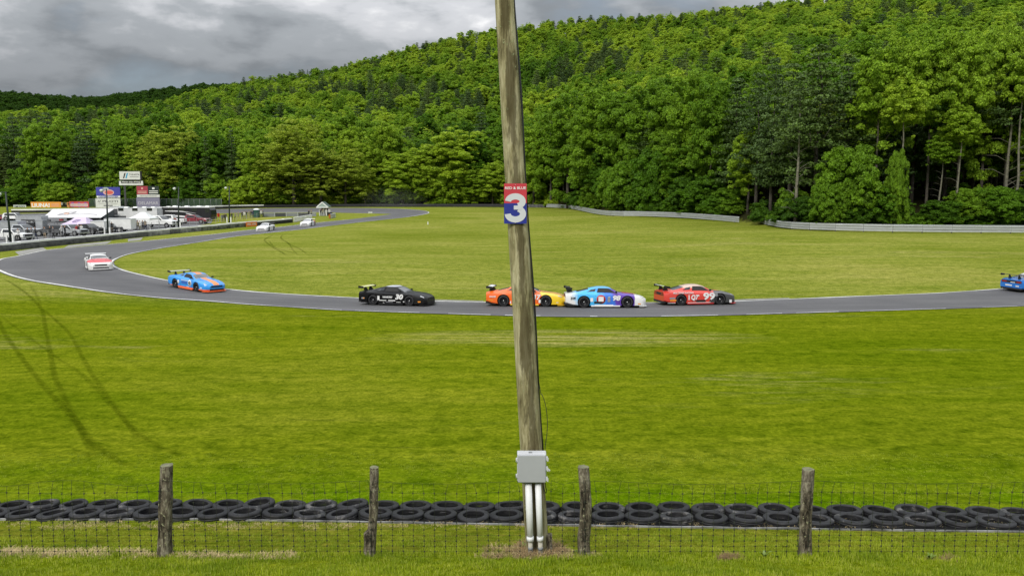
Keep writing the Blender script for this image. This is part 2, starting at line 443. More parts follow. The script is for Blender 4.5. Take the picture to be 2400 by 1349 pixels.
# ------------------------------------------------------------------ race track
def catmull(P, sub):
    out = []; n = len(P)
    for i in range(n - 1):
        p0, p1, p2, p3 = P[max(i-1, 0)], P[i], P[i+1], P[min(i+2, n-1)]
        for k in range(sub):
            t = k / sub
            out.append(0.5 * ((2*p1) + (-p0 + p2)*t + (2*p0 - 5*p1 + 4*p2 - p3)*t*t + (-p0 + 3*p1 - 3*p2 + p3)*t**3))
    out.append(P[-1]); return out
ST = [((2560,712),(2560,662)), ((2400,718),(2400,672.5)), ((2200,725),(2200,686.5)), ((2000,731),(1960,696)), ((1800,737),(1770,704)),
      ((1600,742),(1600,708.5)), ((1400,743.5),(1400,709.5)), ((1200,741),(1200,708.5)), ((1000,735),(1018,705)), ((800,728),(830,697.5)),
      ((640,718),(660,688)), ((500,708),(540,678)), ((358,698),(450,667)), ((230,683.5),(370,652)), ((120,667),(318,640)), ((40,652),(287,631)),
      ((-5,636),(272,623.5)), ((-22,622),(267,617)), ((-2,608),(269,611.5)), ((40,600),(276,607)), ((110,586),(290,600.5)), ((190,578.5),(318,593)),
      ((300,568.5),(372,583)), ((400,559),(467,568)), ((495,549.5),(560,553.5)), ((575,540),(640,545)), ((660,531.5),(701,538.5)),
      ((743,522),(765,530.5)), ((827,513.5),(827,523)), ((905,503.8),(900,515)), ((915,502.6),(962,508)), ((917,502.0),(1006,499.3)),
      ((910,501.4),(985,492.5)), ((890,500.8),(921,489)), ((820,499),(830,487.5)), ((740,497.8),(740,487.3)), ((618,497.8),(618,488.5)),
      ((500,500),(500,490.5)), ((300,503),(300,494)), ((100,508),(100,500)), ((-100,513),(-100,505))]
O_ = [G(*s[0]) for s in ST]; I_ = [G(*s[1]) for s in ST]
OUT = catmull(O_, 12); INN = catmull(I_, 12)
def sheet(name, A, B, lift, m, nx=14, kind='structure', **kw):
    V = []; Fc = []
    for a, b in zip(A, B):
        for k in range(nx + 1):
            p = a.lerp(b, k / nx); V.append((p.x, p.y, Hland(p.x, p.y) + lift))
    n = nx + 1
    for i in range(len(A) - 1):
        for k in range(nx): Fc.append((i*n + k, i*n + k + 1, (i+1)*n + k + 1, (i+1)*n + k))
    mb = MB(); mb.add(V, Fc, True)
    o = mb.build(name, m, kind=kind, **kw)
    if o.data.polygons[0].normal.z < 0: o.data.flip_normals()
    a_ = o.data.attributes.new('across', 'FLOAT', 'POINT'); a_.data.foreach_set('value', [k / nx for _ in A for k in range(nx + 1)])
    return o
def asphalt():
    m = M("asphalt", (0.10, 0.098, 0.1), 0.72, spec=0.4)
    nt = m.node_tree; N = nt.nodes; L = nt.links; b = N["Principled BSDF"]
    geo = N.new("ShaderNodeNewGeometry")
    def nz(s, d, st, rg=0.6, loc=(0, 0, 0)):
        mp = N.new("ShaderNodeMapping"); mp.inputs["Scale"].default_value = st; mp.inputs["Location"].default_value = loc; L.new(geo.outputs["Position"], mp.inputs[0])
        n = N.new("ShaderNodeTexNoise"); n.inputs["Scale"].default_value = s; n.inputs["Detail"].default_value = d; n.inputs["Roughness"].default_value = rg
        L.new(mp.outputs[0], n.inputs["Vector"]); return n.outputs[0]
    def rp(v, p0, c0, p1, c1):
        r = N.new("ShaderNodeValToRGB"); e = r.color_ramp.elements
        e[0].position = p0; e[0].color = (*c0, 1); e[1].position = p1; e[1].color = (*c1, 1); L.new(v, r.inputs[0]); return r.outputs[0]
    def mul(a, c):
        n = N.new("ShaderNodeMix"); n.data_type = 'RGBA'; n.blend_type = 'MULTIPLY'; n.inputs[0].default_value = 1
        L.new(a, n.inputs[6]); L.new(c, n.inputs[7]); return n.outputs[2]
    base = rp(nz(0.12, 5, (1, 1, 1)), 0.35, (0.086, 0.084, 0.087), 0.65, (0.122, 0.119, 0.121))
    st = rp(nz(1.0, 6, (0.10, 1.6, 1), 0.6), 0.35, (0.82, 0.82, 0.83), 0.65, (1.1, 1.1, 1.1))
    fi = rp(nz(14, 6, (1, 1, 1), 0.75), 0.3, (0.80, 0.80, 0.80), 0.7, (1.2, 1.2, 1.2))
    at_ = N.new("ShaderNodeAttribute"); at_.attribute_name = "across"
    rl = N.new("ShaderNodeValToRGB"); q = rl.color_ramp.elements; q[0].position = 0.0; q[0].color = (1.14, 1.13, 1.10, 1); q[1].position = 1.0; q[1].color = (1.14, 1.13, 1.10, 1)
    for p_, c_ in ((.12, 1.02), (.32, .84), (.5, .90), (.68, .80), (.9, 1.04)): z_ = q.new(p_); z_.color = (c_, c_, c_, 1)
    L.new(at_.outputs["Fac"], rl.inputs[0])
    crack = rp(nz(0.35, 7, (1, 1, 1), 0.75, (4, 4, 0)), 0.30, (0.72, 0.72, 0.72), 0.36, (1, 1, 1))
    L.new(mul(mul(mul(mul(base, st), fi), rl.outputs[0]), crack), b.inputs["Base Color"])
    bp = N.new("ShaderNodeBump"); bp.inputs["Strength"].default_value = 0.4; bp.inputs["Distance"].default_value = 0.01
    L.new(nz(60, 4, (1, 1, 1)), bp.inputs["Height"]); L.new(bp.outputs[0], b.inputs["Normal"])
    return m
MT['asphalt'] = asphalt()
MT['paving'] = M("paddock_asphalt", (0.12, 0.12, 0.122), 0.85, var=0.18, vscale=0.3, bump=0.2, bscale=20)
MT['gravel'] = M("grey_verge", (0.24, 0.235, 0.215), 0.9, var=0.2, vscale=1.0, bump=0.4, bscale=25)
track = sheet("race_track", OUT, INN, 0.03, MT['asphalt'])
MT['line'] = M("worn_white_line", (0.66, 0.66, 0.62), 0.6, var=0.22, vscale=1.5)
def edge_line(E, Oth, i0, i1, w, name, dash=None, off=0.12):
    mb = MB(); s = 0.0; prev = None
    P = E[i0:i1]; Q = Oth[i0:i1]
    fine = []
    for (a, b), (c, d) in zip(zip(P, Q), zip(P[1:], Q[1:])):
        n = max(1, int((c - a).length / 0.8))
        for k in range(n): fine.append((a.lerp(c, k/n), b.lerp(d, k/n)))
    for a, b in fine:
        inw = (b - a); inw.z = 0; inw.normalize()
        wv = w * (0.75 + 0.5 * mnoise.noise(Vector((a.x*0.3, a.y*0.3, 3))))
        p, q = a + inw * off, a + inw * (off + max(0.05, wv))
        p, q = on(p.x, p.y, 0.042), on(q.x, q.y, 0.042)
        gap = dash and mnoise.noise(Vector((a.x*dash, a.y*dash, 7.7))) < -0.12
        if prev is not None and not gap: mb.quad(prev[0], prev[1], q, p)
        prev = (p, q)
    o = mb.build(name, MT['line'], kind='structure')
    if o.data.polygons and o.data.polygons[0].normal.z < 0: o.data.flip_normals()
edge_line(OUT, INN, 12*9, 12*28, 0.26, "white_edge_line")
edge_line(OUT, INN, 0, 12*9, 0.20, "white_edge_line", dash=0.35)
edge_line(INN, OUT, 0, 12*33, 0.26, "white_edge_line")

# pale kerb apron on the infield side where cars cut the corner
def strip_px(name, pts_a, pts_b, m, lift=0.02, sub=8, nx=4):
    A = catmull([G(*p) for p in pts_a], sub); B = catmull([G(*p) for p in pts_b], sub)
    return sheet(name, A, B, lift, m, nx=nx)
strip_px("kerb_apron", [(1000,703.6),(1070,706.3),(1133,707.6)], [(1000,702.4),(1070,704.6),(1133,706.2)], MT['gravel'], 0.05)
strip_px("kerb_apron", [(1700,706.5),(1760,704.2),(1850,701)], [(1700,704.6),(1760,701.8),(1850,699.4)], MT['gravel'], 0.05)
# paddock paving, lying between the pit wall and the far straight
strip_px("paddock_paving", [(-160,604),(0,579),(150,566),(300,550),(420,536),(495,523)], [(-160,515),(0,511),(150,508),(300,505),(420,502),(505,501)], MT['paving'], 0.02, nx=30)
# bare grey patches in the verge beside the pit wall
for a, b in (([(45,598),(75,592),(110,585.5)], [(35,590),(65,585),(100,580)]), ([(150,581),(200,576),(250,571.5)], [(160,575),(205,570.5),(262,565)]),
             ([(300,566),(330,563)], [(300,560),(335,556.5)])):
    strip_px("bare_verge", a, b, MT['gravel'], 0.018)

# tyre tracks pressed into the grass
def grass_track_mat():
    m = bpy.data.materials.new("pressed_grass"); m.use_nodes = True
    nt = m.node_tree; b = nt.nodes["Principled BSDF"]; b.inputs["Base Color"].default_value = (0.052, 0.076, 0.0015, 1); b.inputs["Roughness"].default_value = 1.0; b.inputs["Specular IOR Level"].default_value = 0.0
    out = nt.nodes["Material Output"]; tr = nt.nodes.new("ShaderNodeBsdfTransparent"); mx = nt.nodes.new("ShaderNodeMixShader")
    at_ = nt.nodes.new("ShaderNodeAttribute"); at_.attribute_name = "press"
    geo = nt.nodes.new("ShaderNodeNewGeometry")
    n = nt.nodes.new("ShaderNodeTexNoise"); n.inputs["Scale"].default_value = 3.0; n.inputs["Detail"].default_value = 5; n.inputs["Roughness"].default_value = 0.7
    nt.links.new(geo.outputs["Position"], n.inputs["Vector"])
    r = nt.nodes.new("ShaderNodeValToRGB"); r.color_ramp.elements[0].position = 0.32; r.color_ramp.elements[0].color = (0.15,)*3 + (1,); r.color_ramp.elements[1].position = 0.62
    nt.links.new(n.outputs[0], r.inputs[0])
    mu = nt.nodes.new("ShaderNodeMath"); mu.operation = 'MULTIPLY'
    nt.links.new(at_.outputs["Fac"], mu.inputs[0]); nt.links.new(r.outputs[0], mu.inputs[1])
    nt.links.new(mu.outputs[0], mx.inputs[0]); nt.links.new(tr.outputs[0], mx.inputs[1]); nt.links.new(b.outputs[0], mx.inputs[2])
    nt.links.new(mx.outputs[0], out.inputs[0]); return m
MT['press'] = grass_track_mat()
def tyre_track(px_pts, w, strength=0.6):
    P = catmull([G(*p) for p in px_pts], 14)
    V, Fc, A = [], [], []
    prof = [(-0.5, 0), (-0.25, 0.8), (0, 1), (0.25, 0.8), (0.5, 0)]
    for i, p in enumerate(P):
        d = P[min(i+1, len(P)-1)] - P[max(i-1, 0)]; d.z = 0; d.normalize(); nrm = Vector((-d.y, d.x, 0))
        fade = min(1, i / 6, (len(P) - 1 - i) / 6)
        for t, s in prof:
            q = p + nrm * (w * t); V.append(on(q.x, q.y, 0.018)); A.append(min(1, s * fade * strength))
    for i in range(len(P) - 1):
        for k in range(4): Fc.append((i*5 + k, i*5 + k + 1, i*5 + k + 6, i*5 + k + 5))
    mb = MB(); mb.add(V, Fc); o = mb.build("tyre_track", MT['press'], kind='structure')
    at_ = o.data.attributes.new("press", 'FLOAT', 'POINT'); at_.data.foreach_set("value", A)
    if o.data.polygons[0].normal.z < 0: o.data.flip_normals()
for pts, w, s in (([(8,652),(55,682),(95,722),(106,765),(118,830),(128,880),(150,930),(185,1000),(222,1070)], 0.62, 0.75),
               ([(98,722),(130,750),(165,785),(200,850),(235,905),(275,960),(330,1020),(400,1058),(425,1064)], 0.55, 0.6),
               ([(-10,735),(10,780),(45,830),(90,890),(140,945),(180,990),(215,1035),(270,1075),(300,1092)], 0.65, 0.7),
               ([(0,738),(60,785),(130,835),(200,885),(260,950),(295,990),(330,1040)], 0.5, 0.45),
               ([(66,664),(85,690),(98,722)], 0.6, 0.4), ([(130,1042),(170,1050),(222,1074)], 0.4, 0.35),
               ([(640,550),(622,560),(622,566),(640,580),(655,588),(671,598)], 0.55, 0.55),
               ([(630,562),(642,578),(670,588),(700,596)], 0.5, 0.45),
               ([(663,550),(659,558),(680,573),(700,582),(722,597)], 0.5, 0.5),
               ([(668,562),(680,575),(686,585),(698,597)], 0.45, 0.4)):
    tyre_track(pts, w * (0.40 if pts[0][0] < 400 else 0.6), s * (0.58 if pts[0][0] < 400 else 0.9))
# ------------------------------------------------------------------ foliage materials
def leaf_mat(name, stops, trans=0.45, hue=0.08):
    m = bpy.data.materials.new(name); m.use_nodes = True
    nt = m.node_tree; N = nt.nodes; L = nt.links; b = N["Principled BSDF"]; out = N["Material Output"]
    b.inputs["Roughness"].default_value = 0.6; b.inputs["Specular IOR Level"].default_value = 0.25
    a = N.new("ShaderNodeAttribute"); a.attribute_type = 'INSTANCER'; a.attribute_name = "tint"
    r = N.new("ShaderNodeValToRGB"); el = r.color_ramp.elements
    el[0].position, el[0].color = stops[0][0], (*stops[0][1], 1); el[1].position, el[1].color = stops[-1][0], (*stops[-1][1], 1)
    for p, c in stops[1:-1]: q = el.new(p); q.color = (*c, 1)
    L.new(a.outputs["Fac"], r.inputs[0])
    # clump to clump variation, fixed to the crown
    ob = N.new("ShaderNodeTexCoord")
    n = N.new("ShaderNodeTexNoise"); n.inputs["Scale"].default_value = 0.45; n.inputs["Detail"].default_value = 4; n.inputs["Roughness"].default_value = 0.75
    L.new(ob.outputs["Object"], n.inputs["Vector"])
    v = N.new("ShaderNodeValToRGB"); v.color_ramp.elements[0].position = 0.3; v.color_ramp.elements[0].color = (0.66, 0.72, 0.66, 1)
    v.color_ramp.elements[1].position = 0.7; v.color_ramp.elements[1].color = (1.38, 1.32, 1.2, 1)
    L.new(n.outputs[0], v.inputs[0])
    mx = N.new("ShaderNodeMix"); mx.data_type = 'RGBA'; mx.blend_type = 'MULTIPLY'; mx.inputs[0].default_value = 1
    gi_ = N.new("ShaderNodeNewGeometry"); mr = N.new("ShaderNodeMapRange"); mr.inputs[3].default_value = 0.78; mr.inputs[4].default_value = 1.62
    L.new(gi_.outputs["Random Per Island"], mr.inputs[0])
    m2 = N.new("ShaderNodeVectorMath"); m2.operation = 'SCALE'; L.new(r.outputs[0], m2.inputs[0]); L.new(mr.outputs[0], m2.inputs[3])
    L.new(m2.outputs[0], mx.inputs[6]); L.new(v.outputs[0], mx.inputs[7])
    L.new(mx.outputs[2], b.inputs["Base Color"])
    if trans:
        t = N.new("ShaderNodeBsdfTranslucent"); ms = N.new("ShaderNodeMixShader"); ms.inputs[0].default_value = trans
        L.new(mx.outputs[2], t.inputs[0]); L.new(b.outputs[0], ms.inputs[1]); L.new(t.outputs[0], ms.inputs[2]); L.new(ms.outputs[0], out.inputs[0])
    return m
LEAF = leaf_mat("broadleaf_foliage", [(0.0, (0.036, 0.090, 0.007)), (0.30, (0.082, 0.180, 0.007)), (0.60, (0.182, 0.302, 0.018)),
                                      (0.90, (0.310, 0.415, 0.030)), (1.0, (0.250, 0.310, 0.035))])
PINE = leaf_mat("conifer_foliage", [(0.0, (0.030, 0.062, 0.014)), (0.5, (0.058, 0.098, 0.018)), (1.0, (0.095, 0.130, 0.022))], 0.1)
BARK = M("bark", (0.060, 0.052, 0.040), 0.9, var=0.4, vscale=3, bump=0.5, bscale=12)
PALEBARK = M("pale_bark", (0.14, 0.132, 0.098), 0.9, var=0.35, vscale=2.5, bump=0.4, bscale=10)

rng = np.random.default_rng(11)
def leaves(centers, radii, counts, size, flat=1.0, jit=0.55, up=0.15):
    """triangular leaf sprays lying roughly on the surface of each clump"""
    C, Nn = [], []
    for c, r, n in zip(centers, radii, counts):
        d = rng.normal(size=(n, 3)); d /= np.linalg.norm(d, axis=1)[:, None] + 1e-9
        d[:, 2] = np.where(d[:, 2] < -0.45, -d[:, 2], d[:, 2])
        rad = r * (0.62 + 0.46 * rng.random(n)) if np.isscalar(r) else None
        p = np.array(c) + d * rad[:, None] * np.array([1, 1, flat])
        C.append(p); Nn.append(d)
    C = np.concatenate(C); Nn = np.concatenate(Nn)
    n = len(C)
    Nn = Nn + rng.normal(scale=jit, size=(n, 3)); Nn[:, 2] += up
    Nn /= np.linalg.norm(Nn, axis=1)[:, None] + 1e-9
    a = np.cross(Nn, rng.normal(size=(n, 3))); a /= np.linalg.norm(a, axis=1)[:, None] + 1e-9
    b = np.cross(Nn, a)
    s = size * (0.6 + 0.8 * rng.random(n))[:, None]
    v0 = C + a * s * 0.62; v1 = C - a * s * 0.38 + b * s * 0.5; v2 = C - a * s * 0.38 - b * s * 0.5
    V = np.stack([v0, v1, v2], 1).reshape(-1, 3)
    T = np.arange(3 * n).reshape(-1, 3)
    return V, T
def crown_round(h, w, nl, seed, size=0.36, base=0.25, dens=1.0, irregular=0.25, lobe=(0.065, 0.125)):
    """broadleaf crown: boughs of small leaf clumps on an uneven, lopsided body"""
    global rng; rng = np.random.default_rng(seed)
    ce, ra = [], []
    hc = h * (1 - base) / 2; zc = h * base + hc
    boughs = []                                   # a crown is a handful of boughs, each a ragged plume
    nb = 9 + int(irregular * 8)
    for b in range(nb):
        t = (b + 0.5) / nb; z = 0.92 - 1.6 * t; ph = b * 2.39996 + rng.normal() * 0.5
        rr = math.sqrt(max(0.05, 1 - z * z)) * (0.52 + rng.random() * 0.24)
        boughs.append((math.cos(ph) * rr * w/2, math.sin(ph) * rr * w/2, zc + z * hc * 0.74, w * (0.17 + 0.13 * rng.random()), hc * (0.20 + 0.16 * rng.random())))
    for i in range(nl):
        b = boughs[i % nb]
        d = rng.normal(size=3); d /= np.linalg.norm(d) + 1e-9
        if d[2] < -0.3: d[2] = -d[2]
        k = 0.72 + 0.36 * rng.random() + rng.normal() * irregular * 0.12
        ce.append((b[0] + d[0] * b[3] * k, b[1] + d[1] * b[3] * k, b[2] + d[2] * b[4] * 1.3 * k)); ra.append(w * (lobe[0] + (lobe[1] - lobe[0]) * rng.random()))
    nf = int(nl * 0.22)
    for i in range(nf):                           # inner clumps close the crown
        d = rng.normal(size=3) * 0.20
        ce.append((d[0] * w, d[1] * w, zc + d[2] * hc * 1.7)); ra.append(w * (lobe[1] + 0.02))
    for i in range(int(nl * 0.10 * (0.5 + irregular))):   # stray sprays break the outline
        d = rng.normal(size=3); d /= np.linalg.norm(d) + 1e-9
        ce.append((d[0] * w * 0.53, d[1] * w * 0.53, zc + d[2] * hc * 1.02)); ra.append(w * lobe[0] * 0.75)
    area = np.array([r * r for r in ra]); n = (dens * area * 4 * math.pi * 0.85 / (size * size * 0.5)).astype(int) + 2
    return leaves(ce, ra, n, size, 0.8, 0.6)
def crown_cone(h, w, seed, size=0.30, base=0.12, levels=22, droop=0.25, dens=1.0, pine=False):
    """conifer crown: whorls of flattened sprays"""
    global rng; rng = np.random.default_rng(seed)
    ce, ra, fl = [], [], []
    for l in range(levels):
        t = l / (levels - 1)
        z = h * (base + (1 - base) * t)
        if pine: R_ = w / 2 * (0.95 - 0.75 * t ** 1.6) * (0.72 + 0.5 * rng.random())
        else: R_ = w / 2 * ((1 - t) ** 0.85 * 0.96 + 0.03) * (0.85 + 0.25 * rng.random())
        nb = 5 if pine else max(4, int(9 * (1 - t) + 3))
        off = rng.random() * 6.28
        for b in range(nb):
            a = off + b * 6.283 / nb + rng.normal() * 0.22
            L_ = R_ * (0.6 + 0.5 * rng.random())
            ns = max(1, int(L_ / (0.85 if pine else 0.65)))
            for s in range(ns):
                q = (s + 0.7) / ns
                if pine and q < 0.35: continue
                rr = L_ * q
                zz = z + (0.16 * rr if pine else -droop * rr) + rng.normal() * 0.12
                ce.append((math.cos(a) * rr, math.sin(a) * rr, zz)); ra.append((1.20 if pine else 0.62) * (0.6 + 0.6 * rng.random()) * (1.1 - 0.4 * t))
    n = (dens * np.array(ra) ** 2 * 22 / (size * size * (4.6 if pine else 3.6))).astype(int) + 3
    return leaves(ce, ra, n, size, 0.50 if pine else 0.38, 0.55, 0.3)
def trunk_mesh(name, h, r, m, limbs=6, seed=0, spread=3.0, lo=0.35, bare=False):
    rd = random.Random(seed); mb = MB()
    pts = [(rd.uniform(-.1,.1) * i * 0.5, rd.uniform(-.1,.1) * i * 0.5, h * i / 6 - 0.6) for i in range(7)]
    mb.tube(pts, [r * (1.25 - i / 6 * 1.1) for i in range(7)], 7)
    for k in range(limbs):
        z = h * (lo + (0.95 - lo) * k / max(1, limbs)); a = rd.random() * 6.28
        L_ = spread * (1 - 0.5 * k / limbs) * rd.uniform(0.7, 1.2)
        p0 = Vector((0, 0, z)); p1 = p0 + Vector((math.cos(a) * L_ * .5, math.sin(a) * L_ * .5, L_ * .28)); p2 = p0 + Vector((math.cos(a) * L_, math.sin(a) * L_, L_ * (0.3 if bare else .75)))
        rr = r * (0.28 if not bare else 0.2) * (1.1 - z / h)+0.015
        mb.tube([p0, p1, p2], [rr, rr * .7, rr * .25], 5)
    return mb.mesh(name, m)

# crown and trunk meshes, one of each kind
def mk(name, vt, m): return np_mesh(name, vt[0], vt[1], m)
KIND = {}   # kind -> list of (crown mesh, trunk mesh)
KIND['round'] = [(mk("crown", crown_round(20, 9.0, 150, 1, irregular=.3, base=.12, size=.34), LEAF), trunk_mesh("trunk", 15, 0.28, BARK, 7, 1)),
                 (mk("crown", crown_round(21, 7.6, 130, 2, irregular=.6, base=.12, size=.34), LEAF), trunk_mesh("trunk", 16, 0.26, BARK, 7, 2)),
                 (mk("crown", crown_round(19, 9.6, 160, 3, irregular=.5, base=.12, size=.34), LEAF), trunk_mesh("trunk", 14, 0.30, BARK, 8, 3)),
                 (mk("crown", crown_round(22, 7.8, 140, 4, base=0.10, irregular=.8, size=.34), LEAF), trunk_mesh("trunk", 17, 0.27, BARK, 7, 4)),
                 (mk("crown", crown_round(22, 8.4, 240, 5, base=0.0, irregular=.9, size=.25, dens=.9, lobe=(.05,.10)), LEAF), trunk_mesh("trunk", 17, 0.27, BARK, 7, 5)),
                 (mk("crown", crown_round(21, 9.2, 260, 6, base=0.02, irregular=.9, size=.25, dens=.9, lobe=(.05,.10)), LEAF), trunk_mesh("trunk", 17, 0.27, BARK, 7, 6))]
KIND['round'].append((mk("crown", crown_round(23, 8.4, 190, 7, base=.36, irregular=.9, size=.25, dens=.9, lobe=(.05,.10)), LEAF), trunk_mesh("trunk", 19, 0.24, BARK, 7, 7, lo=.5)))
KIND['pole'] = [(mk("crown", crown_round(23, 5.6, 90, 71, size=.25, base=.58, dens=.7, irregular=.9), LEAF), trunk_mesh("trunk", 21, .20, PALEBARK, 9, 71, 2.6, .25, bare=True)),
                (mk("crown", crown_cone(24, 7.5, 72, size=.3, base=.60, levels=8, pine=True, dens=.8), PINE), trunk_mesh("trunk", 22, .26, PALEBARK, 26, 72, 4.2, .12, bare=True))]
KIND['wispy'] = [(mk("crown", crown_round(21, 7.6, 300, 21, size=0.24, base=0.0, dens=0.55, irregular=1.0, lobe=(.04,.08)), LEAF), trunk_mesh("trunk", 18, 0.22, BARK, 14, 21, 3.5, .2)),
                 (mk("crown", crown_round(20, 6.8, 280, 22, size=0.24, base=0.0, dens=0.55, irregular=1.0, lobe=(.04,.08)), LEAF), trunk_mesh("trunk", 17, 0.20, BARK, 14, 22, 3.2, .2))]
KIND['pine'] = [(mk("crown", crown_cone(23, 10, 31, size=.32, base=.28, levels=15, pine=True), PINE), trunk_mesh("trunk", 22.5, .30, BARK, 10, 31, 4, .3)),
                (mk("crown", crown_cone(24, 8.6, 32, size=.32, base=.22, levels=16, pine=True), PINE), trunk_mesh("trunk", 23.5, .28, BARK, 10, 32, 4, .25))]
KIND['spruce'] = [(mk("crown", crown_cone(19, 7.0, 41, size=.28), PINE), trunk_mesh("trunk", 18.5, .2, BARK, 0, 41)),
                  (mk("crown", crown_cone(17, 6.2, 42, size=.28, levels=20), PINE), trunk_mesh("trunk", 16.5, .2, BARK, 0, 42))]
KIND['bare'] = [(mk("crown", crown_round(18, 5.0, 90, 51, size=.24, base=.30, dens=.25, irregular=.9), LEAF), trunk_mesh("trunk", 17, .15, PALEBARK, 12, 51, 2.2, .3)),
                (mk("crown", crown_round(17, 4.4, 80, 52, size=.24, base=.35, dens=.22, irregular=.9), LEAF), trunk_mesh("trunk", 16.5, .14, PALEBARK, 12, 52, 2.0, .3))]
KIND['bush'] = [(mk("crown", crown_round(4.2, 5.2, 80, 61, size=.22, base=-.12, irregular=.7, dens=.9), LEAF), None),
                (mk("crown", crown_round(3.2, 4.4, 70, 62, size=.22, base=-.12, irregular=.7, dens=.9), LEAF), None),
                (mk("crown", crown_round(6.5, 6.0, 110, 63, size=.24, base=-.05, irregular=.7, dens=.9), LEAF), None),
                (mk("crown", crown_round(9.5, 9.2, 260, 64, size=.25, base=-.08, irregular=.9, dens=.9, lobe=(.045,.09)), LEAF), None)]
NAMES = {'round': ('broadleaf_tree', 'tree'), 'wispy': ('willow_tree', 'tree'), 'pine': ('pine_tree', 'pine tree'), 'spruce': ('spruce_tree', 'spruce tree'),
         'bare': ('sparse_tree', 'tree'), 'bush': ('bush', 'bush')}
NAMES['pole'] = ('bare_trunked_tree', 'tree')
NAMES['wispy'] = ('loose_leafed_tree', 'tree')
TREES = []     # (kind, variant, x, y, scale, zscale, rot, tint, row)
rt = random.Random(5)
def add_tree(kind, x, y, s=1.0, zs=1.0, tint=None, row='', var=None):
    TREES.append([kind, rt.randrange(len(KIND[kind])) if var is None else var, x, y, s, zs, rt.random() * 6.28, rt.random() if tint is None else tint, row])

# hand-placed trees that can be recognised in the photograph: (kind, photo x, distance, scale, z scale, tint)
def px_xy(px, Y): return (px - 1200) / F * Y * 1.0, Y
HERO = [('spruce', 492, 262, 52, 303, .3), ('spruce', 551, 264, 62, 298, .3), ('wispy', 395, 262, 115, 302, .98), ('wispy', 440, 268, 95, 300, .98),
        ('wispy', 345, 266, 95, 318, .97), ('wispy', 640, 262, 105, 335, .97), ('wispy', 692, 260, 150, 282, .98), ('wispy', 755, 262, 120, 345, .99), ('wispy', 812, 264, 110, 352, .98),
        ('wispy', 858, 268, 75, 385, .96), ('wispy', 595, 262, 75, 330, .70), ('pine', 830, 300, 85, 272, .3), ('round', 945, 272, 95, 352, .80), ('round', 1000, 274, 80, 345, .82),
        ('round', 1062, 275, 125, 305, .86), ('round', 1112, 272, 70, 395, .7), ('round', 1155, 272, 70, 375, .8), ('round', 1250, 258, 90, 295, .82), ('pine', 1130, 300, 80, 270, .1),
        ('round', 1330, 236, 115, 212, .62), ('round', 1395, 216, 115, 190, .68), ('round', 1290, 250, 80, 255, .70), ('round', 1455, 205, 105, 205, .60), ('round', 1520, 190, 115, 188, .62), ('round', 1565, 182, 95, 200, .64),
        ('round', 1610, 172, 105, 165, .70), ('round', 1660, 164, 95, 178, .55), ('bush', 1478, 184, 110, 378, .55), ('bush', 1530, 178, 120, 352, .42), ('bush', 1440, 192, 80, 392, .6), ('round', 1592, 172, 90, 335, .5),
        ('pine', 1720, 160, 120, 195, .3), ('pine', 1768, 150, 110, 172, .2), ('pine', 1803, 140, 115, 150, .25),
        ('pine', 1905, 128, 190, 122, .5), ('pine', 1975, 129, 160, 150, .35), ('pine', 1845, 134, 140, 150, .4),
        ('round', 2045, 125, 120, 132, .78), ('round', 2105, 124, 110, 110, .82), ('round', 2165, 126, 115, 92, .76), ('round', 2235, 122, 115, 98, .82), ('round', 2290, 127, 115, 80, .80), ('round', 2345, 124, 110, 88, .84),
        ('round', 2410, 122, 110, 62, .82), ('pine', 2380, 126, 120, 55, .55), ('pine', 2130, 134, 130, 150, .3), ('pine', 2270, 136, 130, 160, .3),
        ('bush', 1985, 122, 150, 345, .58), ('bush', 1935, 120, 80, 430, .55), ('bush', 2050, 121, 110, 435, .42), ('bush', 2096, 119, 55, 355, .62), ('bush', 2205, 119, 110, 470, .35), ('bush', 2300, 119, 110, 475, .30)]
NOM = {'round': (21, 8.8), 'wispy': (20.5, 8.4), 'spruce': (19, 6.6), 'pine': (23.5, 9.3), 'bush': (9.5, 10.0)}
for k, px, Y, wpx, top, ti in HERO:
    x, y = px_xy(px, Y)
    v = None
    if k == 'bush': v = 3
    if k == 'round': v = 4 + int(px) % 2
    if k == 'round' and px > 2000 and px % 2: v = 6
    if k in ('round', 'bush') and px > 1240: ti -= .16
    hgt = at(px, top, Y).z - Hland(x, y); wd = wpx / F * Y
    s_ = wd / NOM[k][1]; zs_ = (hgt / NOM[k][0]) / s_
    add_tree(k, x, y, s_, zs_, ti, 'edge', var=v)
for px, Y, s, zs, v, ti in ((1862, 125.5, 1.0, .95, 1, .5), (2101, 121, 1.0, .95, 0, .8), (2236, 120, .9, .85, 0, .7), (2349, 121, 1.0, 1.0, 1, .3), (2374, 118.5, 1.0, 1.12, 0, .7),
                            (2196, 122, .8, .7, 0, .5), (1520, 188, 1.0, .9, 1, .4)):
    x, y = px_xy(px, Y); add_tree('pole', x, y, s, zs, ti, 'edge', var=v)
# bushes along the foot of the wood
for px in list(range(-30, 2440, 26)):
    u = U(px); t0 = lerp_tab(TREE, u)
    if 1735 < px < 1790: continue
    for rep in range(2):
        Y = t0 + rt.uniform(0.3, 3.5) + rep * 2.5
        sc = (rt.uniform(.65, 1.05) if px > 1240 else rt.uniform(.7, 1.3)) * (0.75 if px > 1790 else 1)
        add_tree('bush', u * Y + rt.uniform(-1.2, 1.2), Y, sc, rt.uniform(.6, 1.05) * (1.2 if rep else .85), rt.uniform(.55, .9) if 560 < px < 1300 else rt.uniform(.2, .7) if px < 560 else rt.uniform(.05, .5), 'foot')
